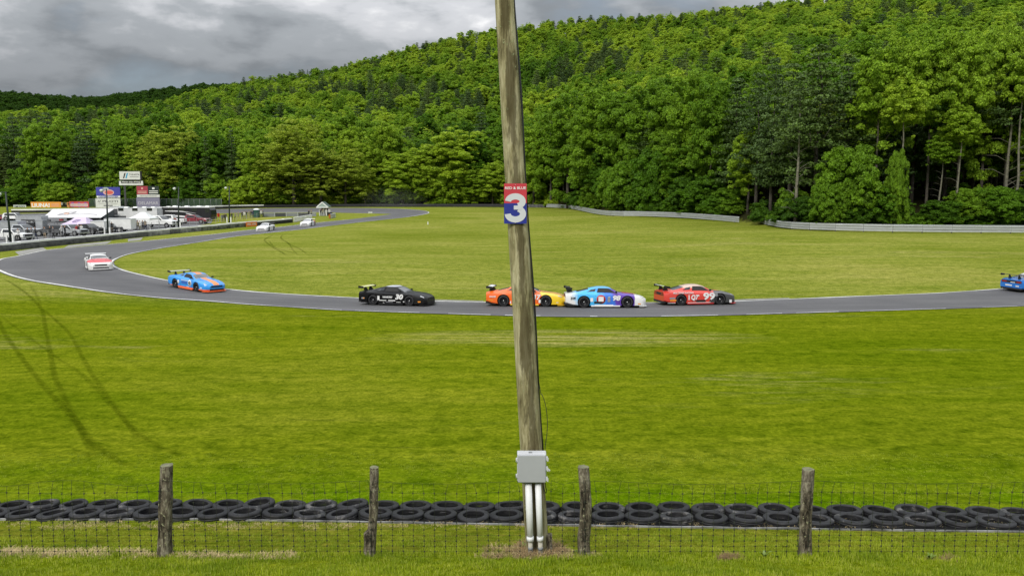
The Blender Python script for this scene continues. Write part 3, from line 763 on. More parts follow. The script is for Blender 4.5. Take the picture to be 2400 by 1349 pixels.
# the wood itself
def forest_field():
    taken = [(t[2], t[3], 3.6 if t[0] != 'bush' else 2.0) for t in TREES if t[8] == 'edge']
    Y = 112.0; row = 0
    while Y < 700:
        st = 5.9 + (Y - 112) * 0.0030
        x = -Y * 0.72 + (row % 2) * st / 2
        while x < Y * 0.72:
            xx = x + rt.uniform(-.33, .33) * st; yy = Y + rt.uniform(-.33, .33) * st
            x += st
            u = xx / yy
            if u < -0.70 or u > 0.70: continue
            t0 = lerp_tab(TREE, u); t1 = lerp_tab(RIDGE_D, u)
            if yy < t0 + 3.0 or yy > t1 + 26: continue
            if any((xx - a) ** 2 + (yy - b) ** 2 < r * r for a, b, r in taken if abs(yy - b) < 5): continue
            n1 = mnoise.noise(Vector((xx * 0.016, yy * 0.016, 1.3))); n2 = mnoise.noise(Vector((xx * 0.022, yy * 0.012, 8.1)))
            pxx = u * F + 1200; f = (yy - t0) / (t1 - t0)
            r_ = rt.random()
            pcon = 0.09 + (0.60 if n1 > 0.08 else 0.0) * (1 if 0.12 < f < 0.75 and pxx < 1500 else 0.35)
            if pxx > 1700 and f < 0.07: pcon = 0.35
            if f > 0.93 and 700 < pxx < 1250: pcon = 0.32
            if r_ < pcon: kind = 'pine' if rt.random() < 0.72 else 'spruce'
            elif 1380 < pxx < 1750 and 0.24 < f < 0.62 and rt.random() < 0.5: kind = 'bare'
            elif rt.random() < 0.06: kind = 'bare'
            elif rt.random() < 0.17: kind = 'wispy'
            else: kind = 'round'
            tint = min(.9, 0.50 + 0.36 * n2 + rt.uniform(-.24, .24) + 0.26 * min(1, max(0, f)) * (1 if pxx > 700 else .5))  # leaves painted brighter uphill, in place of stronger light on the hilltop
            if f < 0.05 and pxx > 1240: tint += 0.12
            if kind == 'bare': tint = rt.uniform(.6, 1.0)
            if kind in ('pine', 'spruce'): tint = rt.uniform(0, .8)
            s = (rt.uniform(.72, 1.22) if f < .8 else rt.uniform(.8, 1.05)) * (1 - 0.20 * max(0, f)); zs = rt.uniform(.80, 1.0) * (1 - 0.16 * max(0, f))
            if kind == 'pine': zs *= .92
            if pxx < 1000 and f < 0.07:
                s *= 1.12; zs *= 1.10
                if pxx < 340 and kind == 'round': tint = rt.uniform(.42, .72)
            v = (4 + rt.randrange(2)) if (kind == 'round' and f < 0.05) else (rt.randrange(4) if kind == 'round' else None)
            if pxx > 1960 and kind == 'round' and f < .06 and rt.random() < .5: v = 6
            if pxx > 1240 and f < .10 and kind != 'bare': tint -= .20
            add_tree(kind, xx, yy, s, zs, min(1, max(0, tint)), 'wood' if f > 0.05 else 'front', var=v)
        Y += st * 0.87; row += 1
forest_field()
# wood on the far ridge across the valley
FARW = []
for i in range(2600):
    u = rt.uniform(-0.70, -0.28); Y = rt.uniform(1100, 1520)
    FARW.append((u * Y, Y))

LIMIT = {'round': 300, 'wispy': 90, 'pine': 170, 'spruce': 60, 'bare': 80, 'bush': 300, 'pole': 40}
POS = {k: 0 for k in KIND}
TREES.sort(key=lambda t: (t[3] - (30 if t[8] == 'edge' else 0)) / (t[5] if t[0] != 'bush' else 1))
TONE = {'leaf': [(.25, 'dark green'), (.5, 'mid green'), (.72, 'fresh green'), (.88, 'yellow-green'), (9, 'olive green')],
        'con': [(.35, 'blackish green'), (9, 'dull green')]}
def tone(kind, t):
    for lim, nm in TONE['con' if kind in ('pine', 'spruce') else 'leaf']:
        if t < lim: return nm
def place_desc(px, row, x, y):
    if row == 'foot': where = "at wood's foot"
    elif row == 'edge': where = "at wood's edge"
    elif row == 'front': where = "in front rows"
    else:
        t0 = lerp_tab(TREE, x / y); f = (y - t0) / (lerp_tab(RIDGE_D, x / y) - t0)
        where = "low on hillside" if f < 0.12 else ("partway up hillside" if f < 0.3 else "high on hillside")
    for lim, z in ((110, "left of orange banner"), (220, "behind orange banner"), (390, "behind billboards"), (500, "left of tall spruces"), (600, "behind lamp posts"), (720, "left of hut"), (800, "behind the hut"), (870, "right of hut"), (960, "beyond the hairpin"),
                   (1090, "past the hairpin"), (1180, "left of pole"), (1290, "right of pole"), (1400, "behind guardrail's bend"), (1500, "right of guardrail's bend"), (1620, "behind left guardrail"), (1735, "near left guardrail's end"),
                   (1800, "behind guardrail gap"), (1900, "behind guardrail's start"), (2000, "right of guardrail's start"), (2100, "behind right guardrail"), (2200, "along right guardrail"), (2300, "near frame's right side")):
        if px < lim: return where, z
    return where, "at frame's right edge"
SHAPE = {'round': 'broadleaf tree', 'wispy': 'feathery tree', 'pine': 'layered pine', 'spruce': 'conical spruce', 'bare': 'thin-leafed tree', 'bush': 'leafy bush', 'pole': 'pale-trunked tree'}
SEEN = {}
rest = []
for t in TREES:
    kind, var, x, y, s, zs, rot, ti, row = t
    px = x / y * F + 1200
    if POS[kind] >= LIMIT[kind] or px < -60 or px > 2460: rest.append(t); continue
    POS[kind] += 1
    nm, cat = NAMES[kind]
    where, zz = place_desc(px, row, x, y)
    size = '' if kind == 'bush' else ('tall ' if zs > 1.0 else ('low ' if zs < 0.78 else ''))
    lab = f"{size}{tone(kind, ti)} {SHAPE[kind]} {where}, {zz}"
    SEEN.setdefault(lab, []).append((px, None))
    r0 = empty(nm, (x, y, Hland(x, y) - 0.1), rot, lab, cat)
    SEEN[lab][-1] = (px, r0)
    cm, tm = KIND[kind][var]
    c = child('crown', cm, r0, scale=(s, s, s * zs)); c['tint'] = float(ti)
    if tm is not None: child('trunk', tm, r0, scale=(s, s, s * zs))
ORD = [w + ' from left' for w in 'first second third fourth fifth sixth seventh eighth ninth tenth eleventh twelfth thirteenth fourteenth fifteenth sixteenth seventeenth eighteenth nineteenth twentieth'.split()]
ORD_ = ['leftmost', 'second from left', 'third from left', 'fourth from left', 'fifth from left', 'sixth from left', 'seventh from left', 'eighth from left', 'ninth from left', 'tenth from left']
for lab, lst in SEEN.items():
    if len(lst) == 1: continue
    lst.sort(key=lambda q: q[0])
    if len(lst) <= 20:
        for i, (p, o) in enumerate(lst):
            o['label'] = f"{lab}, {ORD[i]}"
            o['group'] = "trees and bushes of the wood"
    else:
        for i, (p, o) in enumerate(lst): o['group'] = lab

# everything smaller or farther: one wood
def wood(name, items, label):
    protos = []; idx = {}
    col = bpy.data.collections.new("tree_kinds_" + name)
    for k in KIND:
        for vi, (cm, tm) in enumerate(KIND[k]):
            idx[(k, vi)] = len(protos)
            o = bpy.data.objects.new(f"kind{len(protos):02d}", None)
            protos.append((cm, tm))
    me = bpy.data.meshes.new(name)
    n = len(items)
    me.vertices.add(n)
    me.vertices.foreach_set("co", np.array([[t[2], t[3], Hland(t[2], t[3]) - 0.1] for t in items], np.float32).ravel())
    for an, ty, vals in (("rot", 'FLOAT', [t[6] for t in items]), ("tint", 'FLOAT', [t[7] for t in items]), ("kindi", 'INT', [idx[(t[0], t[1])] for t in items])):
        a = me.attributes.new(an, ty, 'POINT'); a.data.foreach_set("value", vals)
    a = me.attributes.new("scl", 'FLOAT_VECTOR', 'POINT'); a.data.foreach_set("vector", np.array([[t[4], t[4], t[4] * t[5]] for t in items], np.float32).ravel())
    o = bpy.data.objects.new(name, me); COL.objects.link(o)
    props(o, label, 'forest', kind='stuff')
    ng = bpy.data.node_groups.new(name + "_nodes", 'GeometryNodeTree')
    ng.interface.new_socket("Geometry", in_out='INPUT', socket_type='NodeSocketGeometry'); ng.interface.new_socket("Geometry", in_out='OUTPUT', socket_type='NodeSocketGeometry')
    N, L = ng.nodes, ng.links
    gi, go = N.new("NodeGroupInput"), N.new("NodeGroupOutput"); join = N.new("GeometryNodeJoinGeometry")
    def attr(nm, ty):
        q = N.new("GeometryNodeInputNamedAttribute"); q.data_type = ty; q.inputs[0].default_value = nm
        return q.outputs[0]
    ki, ro, sc = attr("kindi", 'INT'), attr("rot", 'FLOAT'), attr("scl", 'FLOAT_VECTOR')
    cx = N.new("ShaderNodeCombineXYZ"); L.new(ro, cx.inputs[2])
    used = sorted({idx[(t[0], t[1])] for t in items})
    for pi in used:
        for me_ in protos[pi]:
            if me_ is None: continue
            src = next((ob for ob in bpy.data.objects if ob.data == me_), None)
            oi = N.new("GeometryNodeObjectInfo"); oi.inputs["As Instance"].default_value = True; oi.transform_space = 'ORIGINAL'
            oi.inputs[0].default_value = proto_ob(me_)
            cmpn = N.new("FunctionNodeCompare"); cmpn.data_type = 'INT'; cmpn.operation = 'EQUAL'
            ins = [s_ for s_ in cmpn.inputs if s_.type == 'INT']
            L.new(ki, ins[0]); ins[1].default_value = pi
            ip = N.new("GeometryNodeInstanceOnPoints")
            L.new(gi.outputs[0], ip.inputs["Points"]); L.new(cmpn.outputs[0], ip.inputs["Selection"]); L.new(oi.outputs["Geometry"], ip.inputs["Instance"])
            L.new(cx.outputs[0], ip.inputs["Rotation"]); L.new(sc, ip.inputs["Scale"])
            L.new(ip.outputs[0], join.inputs[0])
    L.new(join.outputs[0], go.inputs[0])
    md = o.modifiers.new("wood", 'NODES'); md.node_group = ng
    return o
_po = {}
def proto_ob(me):
    if me.name not in _po:
        _po[me.name] = bpy.data.objects.new("tree_pattern", me)     # unlinked: only a pattern for the wood
    return _po[me.name]
wood("wood", rest, "dense green wood of mixed trees covering the long hillside")
farl = [['round', rt.randrange(3), x, y, rt.uniform(.9, 1.3), rt.uniform(.55, .75), rt.random() * 6.28, rt.uniform(0.0, .12), ''] for x, y in FARW]
wood("distant_wood", farl, "dark blue-green wood on the far ridge at left")
# ------------------------------------------------------------------ guardrails
def poly_resample(P, step):
    out = [P[0].copy()]; acc = 0.0
    for a, b in zip(P, P[1:]):
        L_ = (b - a).to_2d().length; s = step - acc
        while s < L_:
            out.append(a.lerp(b, s / L_)); s += step
        acc = (acc + L_) % step
    out.append(P[-1].copy())
    return out
def wbeam_mesh():
    prof = [(0.0, 0.155), (-0.035, 0.13), (-0.08, 0.115), (-0.08, 0.06), (-0.03, 0.015), (-0.03, -0.015), (-0.08, -0.06), (-0.08, -0.115), (-0.035, -0.13), (0.0, -0.155)]
    back = [(p[0] + 0.008, p[1]) for p in prof[::-1]]
    ring = prof + back; n = len(ring)
    V = [(0, a, b) for a, b in ring] + [(1, a, b) for a, b in ring]
    mb = MB(); mb.add(V, [(i, (i+1) % n, (i+1) % n + n, i + n) for i in range(n)] + [tuple(range(n))[::-1], tuple(range(n, 2*n))])
    return mb.mesh("beam", MT['steel'])
WB = wbeam_mesh()
_m = MB(); _m.box((0, 0, 0), (0.12, 0.14, 1.0)); PM = _m.mesh("post", M("weathered_post", (0.10, 0.095, 0.085), 0.85, var=0.3))
def guardrail(pts, label, rows=3, step=3.8, h=1.18, m=None, name="guardrail", white=False, group=None):
    P = poly_resample(pts, step)
    g = empty(name, P[0], 0, label, "guardrail", group)
    for i, (a, b) in enumerate(zip(P, P[1:])):
        d = b - a
        if d.to_2d().length < 0.3: continue
        za, zb = Hland(a.x, a.y), Hland(b.x, b.y)
        yaw = math.atan2(d.y, d.x); L_ = d.to_2d().length; pit = math.atan2(zb - za, L_)
        flip = 0.0
        nrm = Vector((-math.sin(yaw), math.cos(yaw), 0))            # +y of the beam
        if nrm.dot(-a) > 0: flip = math.pi                          # ridges face the track
        for r in range(rows):
            zz = h - 0.17 - r * 0.345
            jit = random.uniform(-0.012, 0.012)
            st = a if flip == 0 else b
            o = child("beam", WB, g, loc=(st.x - g.location.x, st.y - g.location.y, (za if flip == 0 else zb) + zz + jit - g.location.z),
                      rot=(0, -pit if flip == 0 else pit, yaw + flip), scale=(math.hypot(L_, zb - za) - 0.02, 1.5, .98), m=m)
        o = child("post", PM, g, loc=(a.x - g.location.x + (0.12 * (nrm.x if flip == 0 else -nrm.x)), a.y - g.location.y + 0.12 * (nrm.y if flip == 0 else -nrm.y), za + h * 0.5 - 0.15 - g.location.z), rot=(0, 0, yaw), scale=(1, 1, h + 0.2))
    return g
def GP(l): return [G(*p) for p in l]
rl = catmull(GP([(1281,486.8),(1310,487.8),(1335,490),(1358,494),(1385,500),(1410,504.5),(1450,507.5),(1500,508),(1560,510),(1630,514),(1690,519),(1733,523)]), 6)
guardrail(rl, "left pale steel guardrail curving from the tyre wall to the grass gap")
rr_ = catmull(GP([(1781,521),(1800,529),(1830,535),(1870,539),(1930,541.5),(2000,543.5),(2100,545.5),(2250,547),(2400,548),(2520,549)]), 6)
guardrail(rr_, "right pale steel guardrail starting at the gap before the wood")
MT['railwhite'] = M("white_rail", (0.80, 0.80, 0.80), 0.45, var=0.08, vscale=0.5)

# ------------------------------------------------------------------ belt-covered walls: panels side by side, a rail on top
def belt_wall(pts, label, h, step, mats, name="tyre_wall", rail=None, thick=0.5, hfun=None):
    P = poly_resample(pts, step)
    g = empty(name, P[0], 0, label, "barrier")
    for i, (a, b) in enumerate(zip(P, P[1:])):
        d = (b - a); L_ = d.to_2d().length
        if L_ < 0.3: continue
        yaw = math.atan2(d.y, d.x); za, zb = Hland(a.x, a.y), Hland(b.x, b.y)
        nrm = Vector((math.sin(yaw), -math.cos(yaw), 0))
        if nrm.dot(a) > 0: nrm = -nrm
        hh = h * random.uniform(0.96, 1.04)
        mb = MB(); n = 8; V = []
        for k in range(n + 1):
            p = a.lerp(b, k / n * 0.995); z = za + (zb - za) * k / n
            bul = 0.05 * mnoise.noise(Vector((p.x * 0.8, p.y * 0.8, 2))); top = hh + 0.05 * mnoise.noise(Vector((p.x * 0.7, p.y * 0.7, 5)))
            f0 = p + nrm * (0.04 + bul); bk = p - nrm * thick
            V += [(f0.x, f0.y, z - 0.1), (f0.x + nrm.x * .04, f0.y + nrm.y * .04, z + top * .5), (f0.x, f0.y, z + top), (bk.x, bk.y, z + top), (bk.x, bk.y, z - 0.1)]
        Fs = [(k*5 + j, k*5 + (j+1) % 5, k*5 + 5 + (j+1) % 5, k*5 + 5 + j) for k in range(n) for j in range(5)]
        Fs += [tuple(range(5)), tuple(range(n*5 + 4, n*5 - 1, -1))]
        mb.add([(v[0] - g.location.x, v[1] - g.location.y, v[2] - g.location.z) for v in V], Fs)
        mt = mats(i, a, b) if callable(mats) else mats
        mb.build("belt_panel", mt, g)
        if rail:
            mb = MB(); c = (a + b) / 2 - nrm * (thick * .5) - g.location
            zc_ = (za + zb) / 2
            V = []
            for (p, z) in ((a, za), (b, zb)):
                for (o1, o2) in ((0.06, 0.0), (0.06, rail), (-thick * .9, rail), (-thick * .9, 0.0)):
                    q = p + nrm * o1; V.append((q.x - g.location.x, q.y - g.location.y, z + hh + 0.05 + o2 - g.location.z))
            mb.add(V, [(0, 1, 5, 4), (1, 2, 6, 5), (2, 3, 7, 6), (3, 0, 4, 7), (0, 3, 2, 1), (4, 5, 6, 7)])
            mb.build("top_rail", MT['railwhite'], g)
    return g
BELT_BLACK = M("black_conveyor_belt", (0.012, 0.012, 0.013), 0.6, var=0.35, vscale=0.8)
BELT_GREY = M("scuffed_grey_belt", (0.055, 0.056, 0.058), 0.75, var=0.45, vscale=1.2, col2=(0.11, 0.11, 0.11), bump=0.4, bscale=8)
BELT_PALE = M("dusty_pale_belt", (0.13, 0.13, 0.125), 0.8, var=0.5, vscale=0.9, col2=(0.30, 0.30, 0.29), bump=0.4, bscale=8)
BELT_MOSS = M("mossy_belt", (0.045, 0.055, 0.030), 0.85, var=0.5, vscale=1.5, col2=(0.16, 0.17, 0.12), bump=0.4, bscale=8)
def near_mat(i, a, b):
    px = ((a + b) / 2).x / ((a + b) / 2).y * F + 1200
    if px < 345: return BELT_GREY
    if px < 395: return BELT_PALE
    if px < 470: return BELT_PALE if i % 3 else BELT_GREY
    if px < 574: return BELT_MOSS
    return BELT_BLACK
wall_px = [(-140,605),(-60,597),(0,589.5),(60,583.5),(118,577.5),(160,573),(205,568.5),(250,564),(300,558.5),(350,553.5),(400,548.5),(450,543.5),(490,540),(530,535.8),(575,531.5),(600,529.5),(640,525.8),(686,521.5)]
pit_wall = belt_wall(catmull(GP(wall_px), 4), "long low pit wall with white top rail along the paddock", 0.62, 3.0, near_mat, name="pit_wall", rail=0.22)
guardrail(catmull(GP([(687,521.5),(700,519),(715,516.5),(731,514)]), 4), "short white rail at the end of the pit wall", rows=3, step=4, h=1.05, m=MT['railwhite'])
fa = catmull(GP([(27,499),(60,499),(120,498),(200,496.5),(300,494.5),(400,492),(500,490),(560,488.2),(618,487)]), 5)
belt_wall(fa, "far black wall with white top rail behind the paddock", 0.62, 6.0, BELT_BLACK, name="far_wall", rail=0.30, thick=0.6)
fb = catmull(GP([(620,487),(700,486),(768,485.4),(900,485),(1000,485),(1100,485),(1180,485.5),(1279,486.5)]), 5)
def farmat(i, a, b):
    px = b.x / b.y * F + 1200
    return BELT_GREY if px > 1235 else BELT_BLACK
belt_wall(fb, "far black tyre wall running right from the hut behind the hairpin", 0.95, 6.0, farmat, name="far_tyre_wall", thick=0.7)

# orange banner lashed to the pit wall
def board_between(p0, p1, z0, z1, name, mat_, label, cat, thick=0.04, off=0.12, **kw):
    """upright board between two ground points, facing the camera; local x runs from p0 to p1"""
    d = p1 - p0; yaw = math.atan2(d.y, d.x); L_ = d.to_2d().length
    nrm = Vector((math.sin(yaw), -math.cos(yaw), 0))
    o = empty(name, Vector((p0.x, p0.y, (p0.z + p1.z) / 2)) + nrm * off, yaw, label, cat)
    mb = MB(); mb.box((L_/2, 0, (z0 + z1)/2), (L_, thick, z1 - z0)); mb.build("panel", mat_, o)
    return o, L_
def put_text(par, txt, x, z, h, m, y=-0.03, bold=0.0, width=None, shear=0.0, name="lettering", align='CENTER'):
    me = text_mesh(txt, h / 0.70, m, bold=bold * h, shear=shear, align=align)
    sx = 1.0
    xs = [v.co.x for v in me.vertices]
    if width and xs:
        sx = width / (max(xs) - min(xs))
    return child(name, me, par, loc=(x, y, z), rot=(R(90), 0, 0), scale=(sx, 1, 1))
LET_W = M("white_lettering", (0.75, 0.75, 0.74), 0.5); LET_K = M("black_lettering", (0.015, 0.015, 0.017), 0.5)
ob, L_ = board_between(G(574.5,531.8), G(600,529.6), 0.0, 0.82, "banner", MT['orange'], "orange banner with white lettering on the pit wall", "banner", off=0.22)
put_text(ob, "STIHL", L_*.28, 0.42, 0.26, LET_W, bold=.05, width=L_*.36); put_text(ob, "STIHL", L_*.74, 0.42, 0.26, LET_W, bold=.05, width=L_*.36)
# ------------------------------------------------------------------ two rows of race tyres in the foreground
def tyre_mesh(seed, squash=0.0):
    rd = random.Random(seed); mb = MB()
    Ro, Ri, W_ = 0.325, 0.205, 0.26
    prof = [(Ri, 0.03), (Ri + .012, 0.0), (Ri + .04, -.012), (Ro - .05, -.004), (Ro - .012, 0.02), (Ro, 0.055), (Ro + .002, 0.09), (Ro - .004, .095), (Ro - .004, .115), (Ro + .002, .12), (Ro + .002, .15), (Ro - .004, .155), (Ro - .004, .17), (Ro, .18),
            (Ro - .004, W_ - .03), (Ro - .025, W_ - .006), (Ro - .055, W_ + .004), (Ri + .045, W_ + .010), (Ri + .030, W_ + .004), (Ri + .022, W_ + .008), (Ri + .006, W_ - .004), (Ri, W_ - .03), (Ri + .03, W_ * .5), (Ri, 0.03)]
    mb.lathe(prof, 40)
    if squash:
        mb.v = [(x * (1 + squash * .5), y * (1 - squash), z + 0.10 * squash * math.sin(3 * math.atan2(y, x)) ) for x, y, z in mb.v]
    return mb.mesh("tyre", MT['tyre'])
def tyre_mat():
    m = M("old_tyre_rubber", (0.016, 0.016, 0.018), 0.55, spec=0.28)
    nt = m.node_tree; N = nt.nodes; L = nt.links; b = N["Principled BSDF"]
    oi = N.new("ShaderNodeObjectInfo"); tcn = N.new("ShaderNodeTexCoord")
    n = N.new("ShaderNodeTexNoise"); n.noise_dimensions = '4D'; n.inputs["Scale"].default_value = 5.0; n.inputs["Detail"].default_value = 7; n.inputs["Roughness"].default_value = 0.7
    mu = N.new("ShaderNodeMath"); mu.operation = 'MULTIPLY'; mu.inputs[1].default_value = 40; L.new(oi.outputs["Random"], mu.inputs[0]); L.new(mu.outputs[0], n.inputs["W"])
    L.new(tcn.outputs["Object"], n.inputs["Vector"])
    r = N.new("ShaderNodeValToRGB"); e = r.color_ramp.elements
    e[0].position = 0.36; e[0].color = (0.0035, 0.0035, 0.004, 1); e[1].position = 0.68; e[1].color = (0.021, 0.021, 0.023, 1)
    q = e.new(0.76); q.color = (0.11, 0.105, 0.10, 1)
    ra_ = N.new("ShaderNodeMath"); ra_.operation = 'MULTIPLY_ADD'; ra_.inputs[1].default_value = 0.16; L.new(oi.outputs["Random"], ra_.inputs[0]); L.new(n.outputs[0], ra_.inputs[2])
    L.new(ra_.outputs[0], r.inputs[0]); L.new(r.outputs[0], b.inputs["Base Color"])
    bp = N.new("ShaderNodeBump"); bp.inputs["Strength"].default_value = 0.35; bp.inputs["Distance"].default_value = 0.01
    n3 = N.new("ShaderNodeTexNoise"); n3.inputs["Scale"].default_value = 25; n3.inputs["Detail"].default_value = 4; L.new(tcn.outputs["Object"], n3.inputs["Vector"])
    L.new(n3.outputs[0], bp.inputs["Height"]); L.new(bp.outputs[0], b.inputs["Normal"])
    return m
MT['tyre'] = tyre_mat()
TY = [tyre_mesh(1), tyre_mesh(2, .05), tyre_mesh(3, .12)]
ANCH = [(385, 'first fence post'), (872, 'second fence post'), (1245, 'utility pole'), (1368, 'third fence post'), (1888, 'fourth fence post')]
ORDN = ['', 'second ', 'third ', 'fourth ', 'fifth ', 'sixth ', 'seventh ', 'eighth ', 'ninth ']
def row_of_tyres(pxpts, row, first, tiltbase):
    P = catmull(GP(pxpts), 30); rd = random.Random(row)
    items = []; acc = first; i = 0; pos = P[0]
    cum = [0]
    for a, b in zip(P, P[1:]): cum.append(cum[-1] + (b - a).to_2d().length)
    s = first
    while s < cum[-1]:
        j = max(k for k in range(len(cum)) if cum[k] <= s); j = min(j, len(P) - 2)
        t = (s - cum[j]) / (cum[j+1] - cum[j]); p = P[j].lerp(P[j+1], t)
        px = p.x / (p.y * _cp + (CAM_Z - p.z) * _sp) * F + 1200
        k = 0.92 + 0.10 * min(1, max(0, px / 2400)) + rd.uniform(-.03, .03)
        items.append((p, px, k)); s += 0.672 * (0.89 + 0.10 * min(1, max(0, px / 2400))) + rd.uniform(-.012, .012)
    labs = []
    for p, px, k in items:
        best = min(ANCH, key=lambda a: abs(a[0] - px)); side = 'left' if px < best[0] else 'right'
        labs.append((best, side))
    for idx, (p, px, k) in enumerate(items):
        best, side = labs[idx]
        same = [q for q in range(len(items)) if labs[q] == (best, side)]
        same.sort(key=lambda q: abs(items[q][1] - best[0])); n = same.index(idx)
        mesh = TY[0] if rd.random() < .62 else TY[1]
        if px < 1250 and rd.random() < 0.13: mesh = TY[2]
        tilt = rd.gauss(0, 2.6) + (rd.choice([-1, 1]) * 7 if (px < 1150 and rd.random() < .3) else 0)
        o = bpy.data.objects.new("tyre", mesh); COL.objects.link(o)
        o.location = (p.x, p.y + rd.uniform(-.02, .02), Hland(p.x, p.y) - 0.06 + rd.uniform(-.01, .01))
        o.rotation_euler = (R(6 + rd.gauss(0, 2.2)), R(tilt * .6), rd.random() * 6.28 if mesh != TY[2] else rd.uniform(-.3, .3))
        # tilt is applied in world axes
        o.rotation_mode = 'QUATERNION'
        from mathutils import Euler
        o.rotation_quaternion = Euler((R(-5 + rd.gauss(0, 1.4)), R(tilt * .6), 0)).to_quaternion() @ Euler((0, 0, rd.random() * 6.28)).to_quaternion()
        o.scale = (k, k, 0.64 * rd.uniform(.92, 1.05))
        props(o, f"black tyre in the {row} row, {ORDN[n] if n < 9 else str(n+1) + 'th '}{side} of the {best[1]}", "tyre", "tyres laid flat in two rows")
row_of_tyres([(-40,1209),(300,1210),(700,1210),(1200,1215),(1700,1221),(2100,1226),(2440,1230)], 'front', 0.18, 0)
row_of_tyres([(-40,1190),(300,1190.5),(700,1190),(1200,1194),(1700,1200),(2100,1205),(2440,1209)], 'back', 0.0, 0)
# rubber belt edging along the foot of the tyres
mb = MB(); prev = None
for p in catmull(GP([(-60,1219),(200,1219),(440,1218),(560,1220),(780,1223),(1000,1227),(1300,1232),(1550,1236),(1760,1239),(2100,1244),(2440,1248)]), 14):
    w = 0.012; z = Hland(p.x, p.y); wob = 0.012 * mnoise.noise(Vector((p.x * 1.3, 0, 4)))
    ring = [(p.x, p.y, z - 0.1), (p.x, p.y, z + 0.030 + wob), (p.x, p.y + w + .010, z + 0.032 + wob), (p.x, p.y + w + .012, z - 0.1)]
    if prev: mb.add(prev + ring, [(0, 1, 5, 4), (1, 2, 6, 5), (2, 3, 7, 6)])
    prev = ring
for p in []: pass
mb.build("belt_edging", M("grey_belt_edge", (0.10, 0.10, 0.10), 0.5, var=0.5, vscale=3, col2=(0.30, 0.30, 0.30)), label="grey rubber belt edging at the foot of the tyre rows", cat="edging")

# ------------------------------------------------------------------ wire fence on rough wooden posts
def wood_mat(name, c1, c2, c3, sc=1.0, moss=(0.10, 0.12, 0.05), vs=0.10):
    m = bpy.data.materials.new(name); m.use_nodes = True
    nt = m.node_tree; N = nt.nodes; L = nt.links; b = N["Principled BSDF"]; b.inputs["Roughness"].default_value = 0.9; b.inputs["Specular IOR Level"].default_value = 0.2
    t = N.new("ShaderNodeTexCoord")
    def nz(scale, st, det=6, rg=0.65, dist=0.0):
        mp = N.new("ShaderNodeMapping"); mp.inputs["Scale"].default_value = st; L.new(t.outputs["Object"], mp.inputs[0])
        n = N.new("ShaderNodeTexNoise"); n.inputs["Scale"].default_value = scale; n.inputs["Detail"].default_value = det; n.inputs["Roughness"].default_value = rg; n.inputs["Distortion"].default_value = dist
        L.new(mp.outputs[0], n.inputs["Vector"]); return n.outputs[0]
    grain = nz(14 * sc, (1, 1, vs), 8, 0.7, 0.6); blot = nz(4.0 * sc, (1, 1, 0.28), 5, 0.6, 0.4)
    r = N.new("ShaderNodeValToRGB"); e = r.color_ramp.elements
    e[0].position = 0.41; e[0].color = (*c1, 1); e[1].position = 0.60; e[1].color = (*c3, 1); q = e.new(0.5); q.color = (*c2, 1)
    mixf = N.new("ShaderNodeMath"); mixf.operation = 'ADD'; s1 = N.new("ShaderNodeMath"); s1.operation = 'MULTIPLY'; s1.inputs[1].default_value = 0.55; s2 = N.new("ShaderNodeMath"); s2.operation = 'MULTIPLY'; s2.inputs[1].default_value = 0.45
    L.new(grain, s1.inputs[0]); L.new(blot, s2.inputs[0]); L.new(s1.outputs[0], mixf.inputs[0]); L.new(s2.outputs[0], mixf.inputs[1]); L.new(mixf.outputs[0], r.inputs[0])
    lich = N.new("ShaderNodeValToRGB"); lich.color_ramp.elements[0].position = 0.60; lich.color_ramp.elements[1].position = 0.68
    L.new(nz(22 * sc, (1, 1, 0.8), 4, 0.6), lich.inputs[0])
    mx = N.new("ShaderNodeMix"); mx.data_type = 'RGBA'; L.new(lich.outputs[0], mx.inputs[0]); L.new(r.outputs[0], mx.inputs[6]); mx.inputs[7].default_value = (*moss, 1)
    L.new(mx.outputs[2], b.inputs["Base Color"])
    bp = N.new("ShaderNodeBump"); bp.inputs["Strength"].default_value = 1.0; bp.inputs["Distance"].default_value = 0.02
    L.new(grain, bp.inputs["Height"]); L.new(bp.outputs[0], b.inputs["Normal"])
    return m, r, t
POSTM, _, _ = wood_mat("rough_fence_wood", (0.014, 0.011, 0.007), (0.125, 0.105, 0.075), (0.34, 0.31, 0.235), 1.3, (0.36, 0.36, 0.22), vs=.34)
MT['endgrain'] = M("cut_end_grain", (0.15, 0.15, 0.085), 0.9, var=0.3, vscale=12)
FENCE_Y = 11.2
fence = empty("wire_fence", on(-1, FENCE_Y), 0, "low farm wire fence on rough wooden posts in the foreground", "fence")
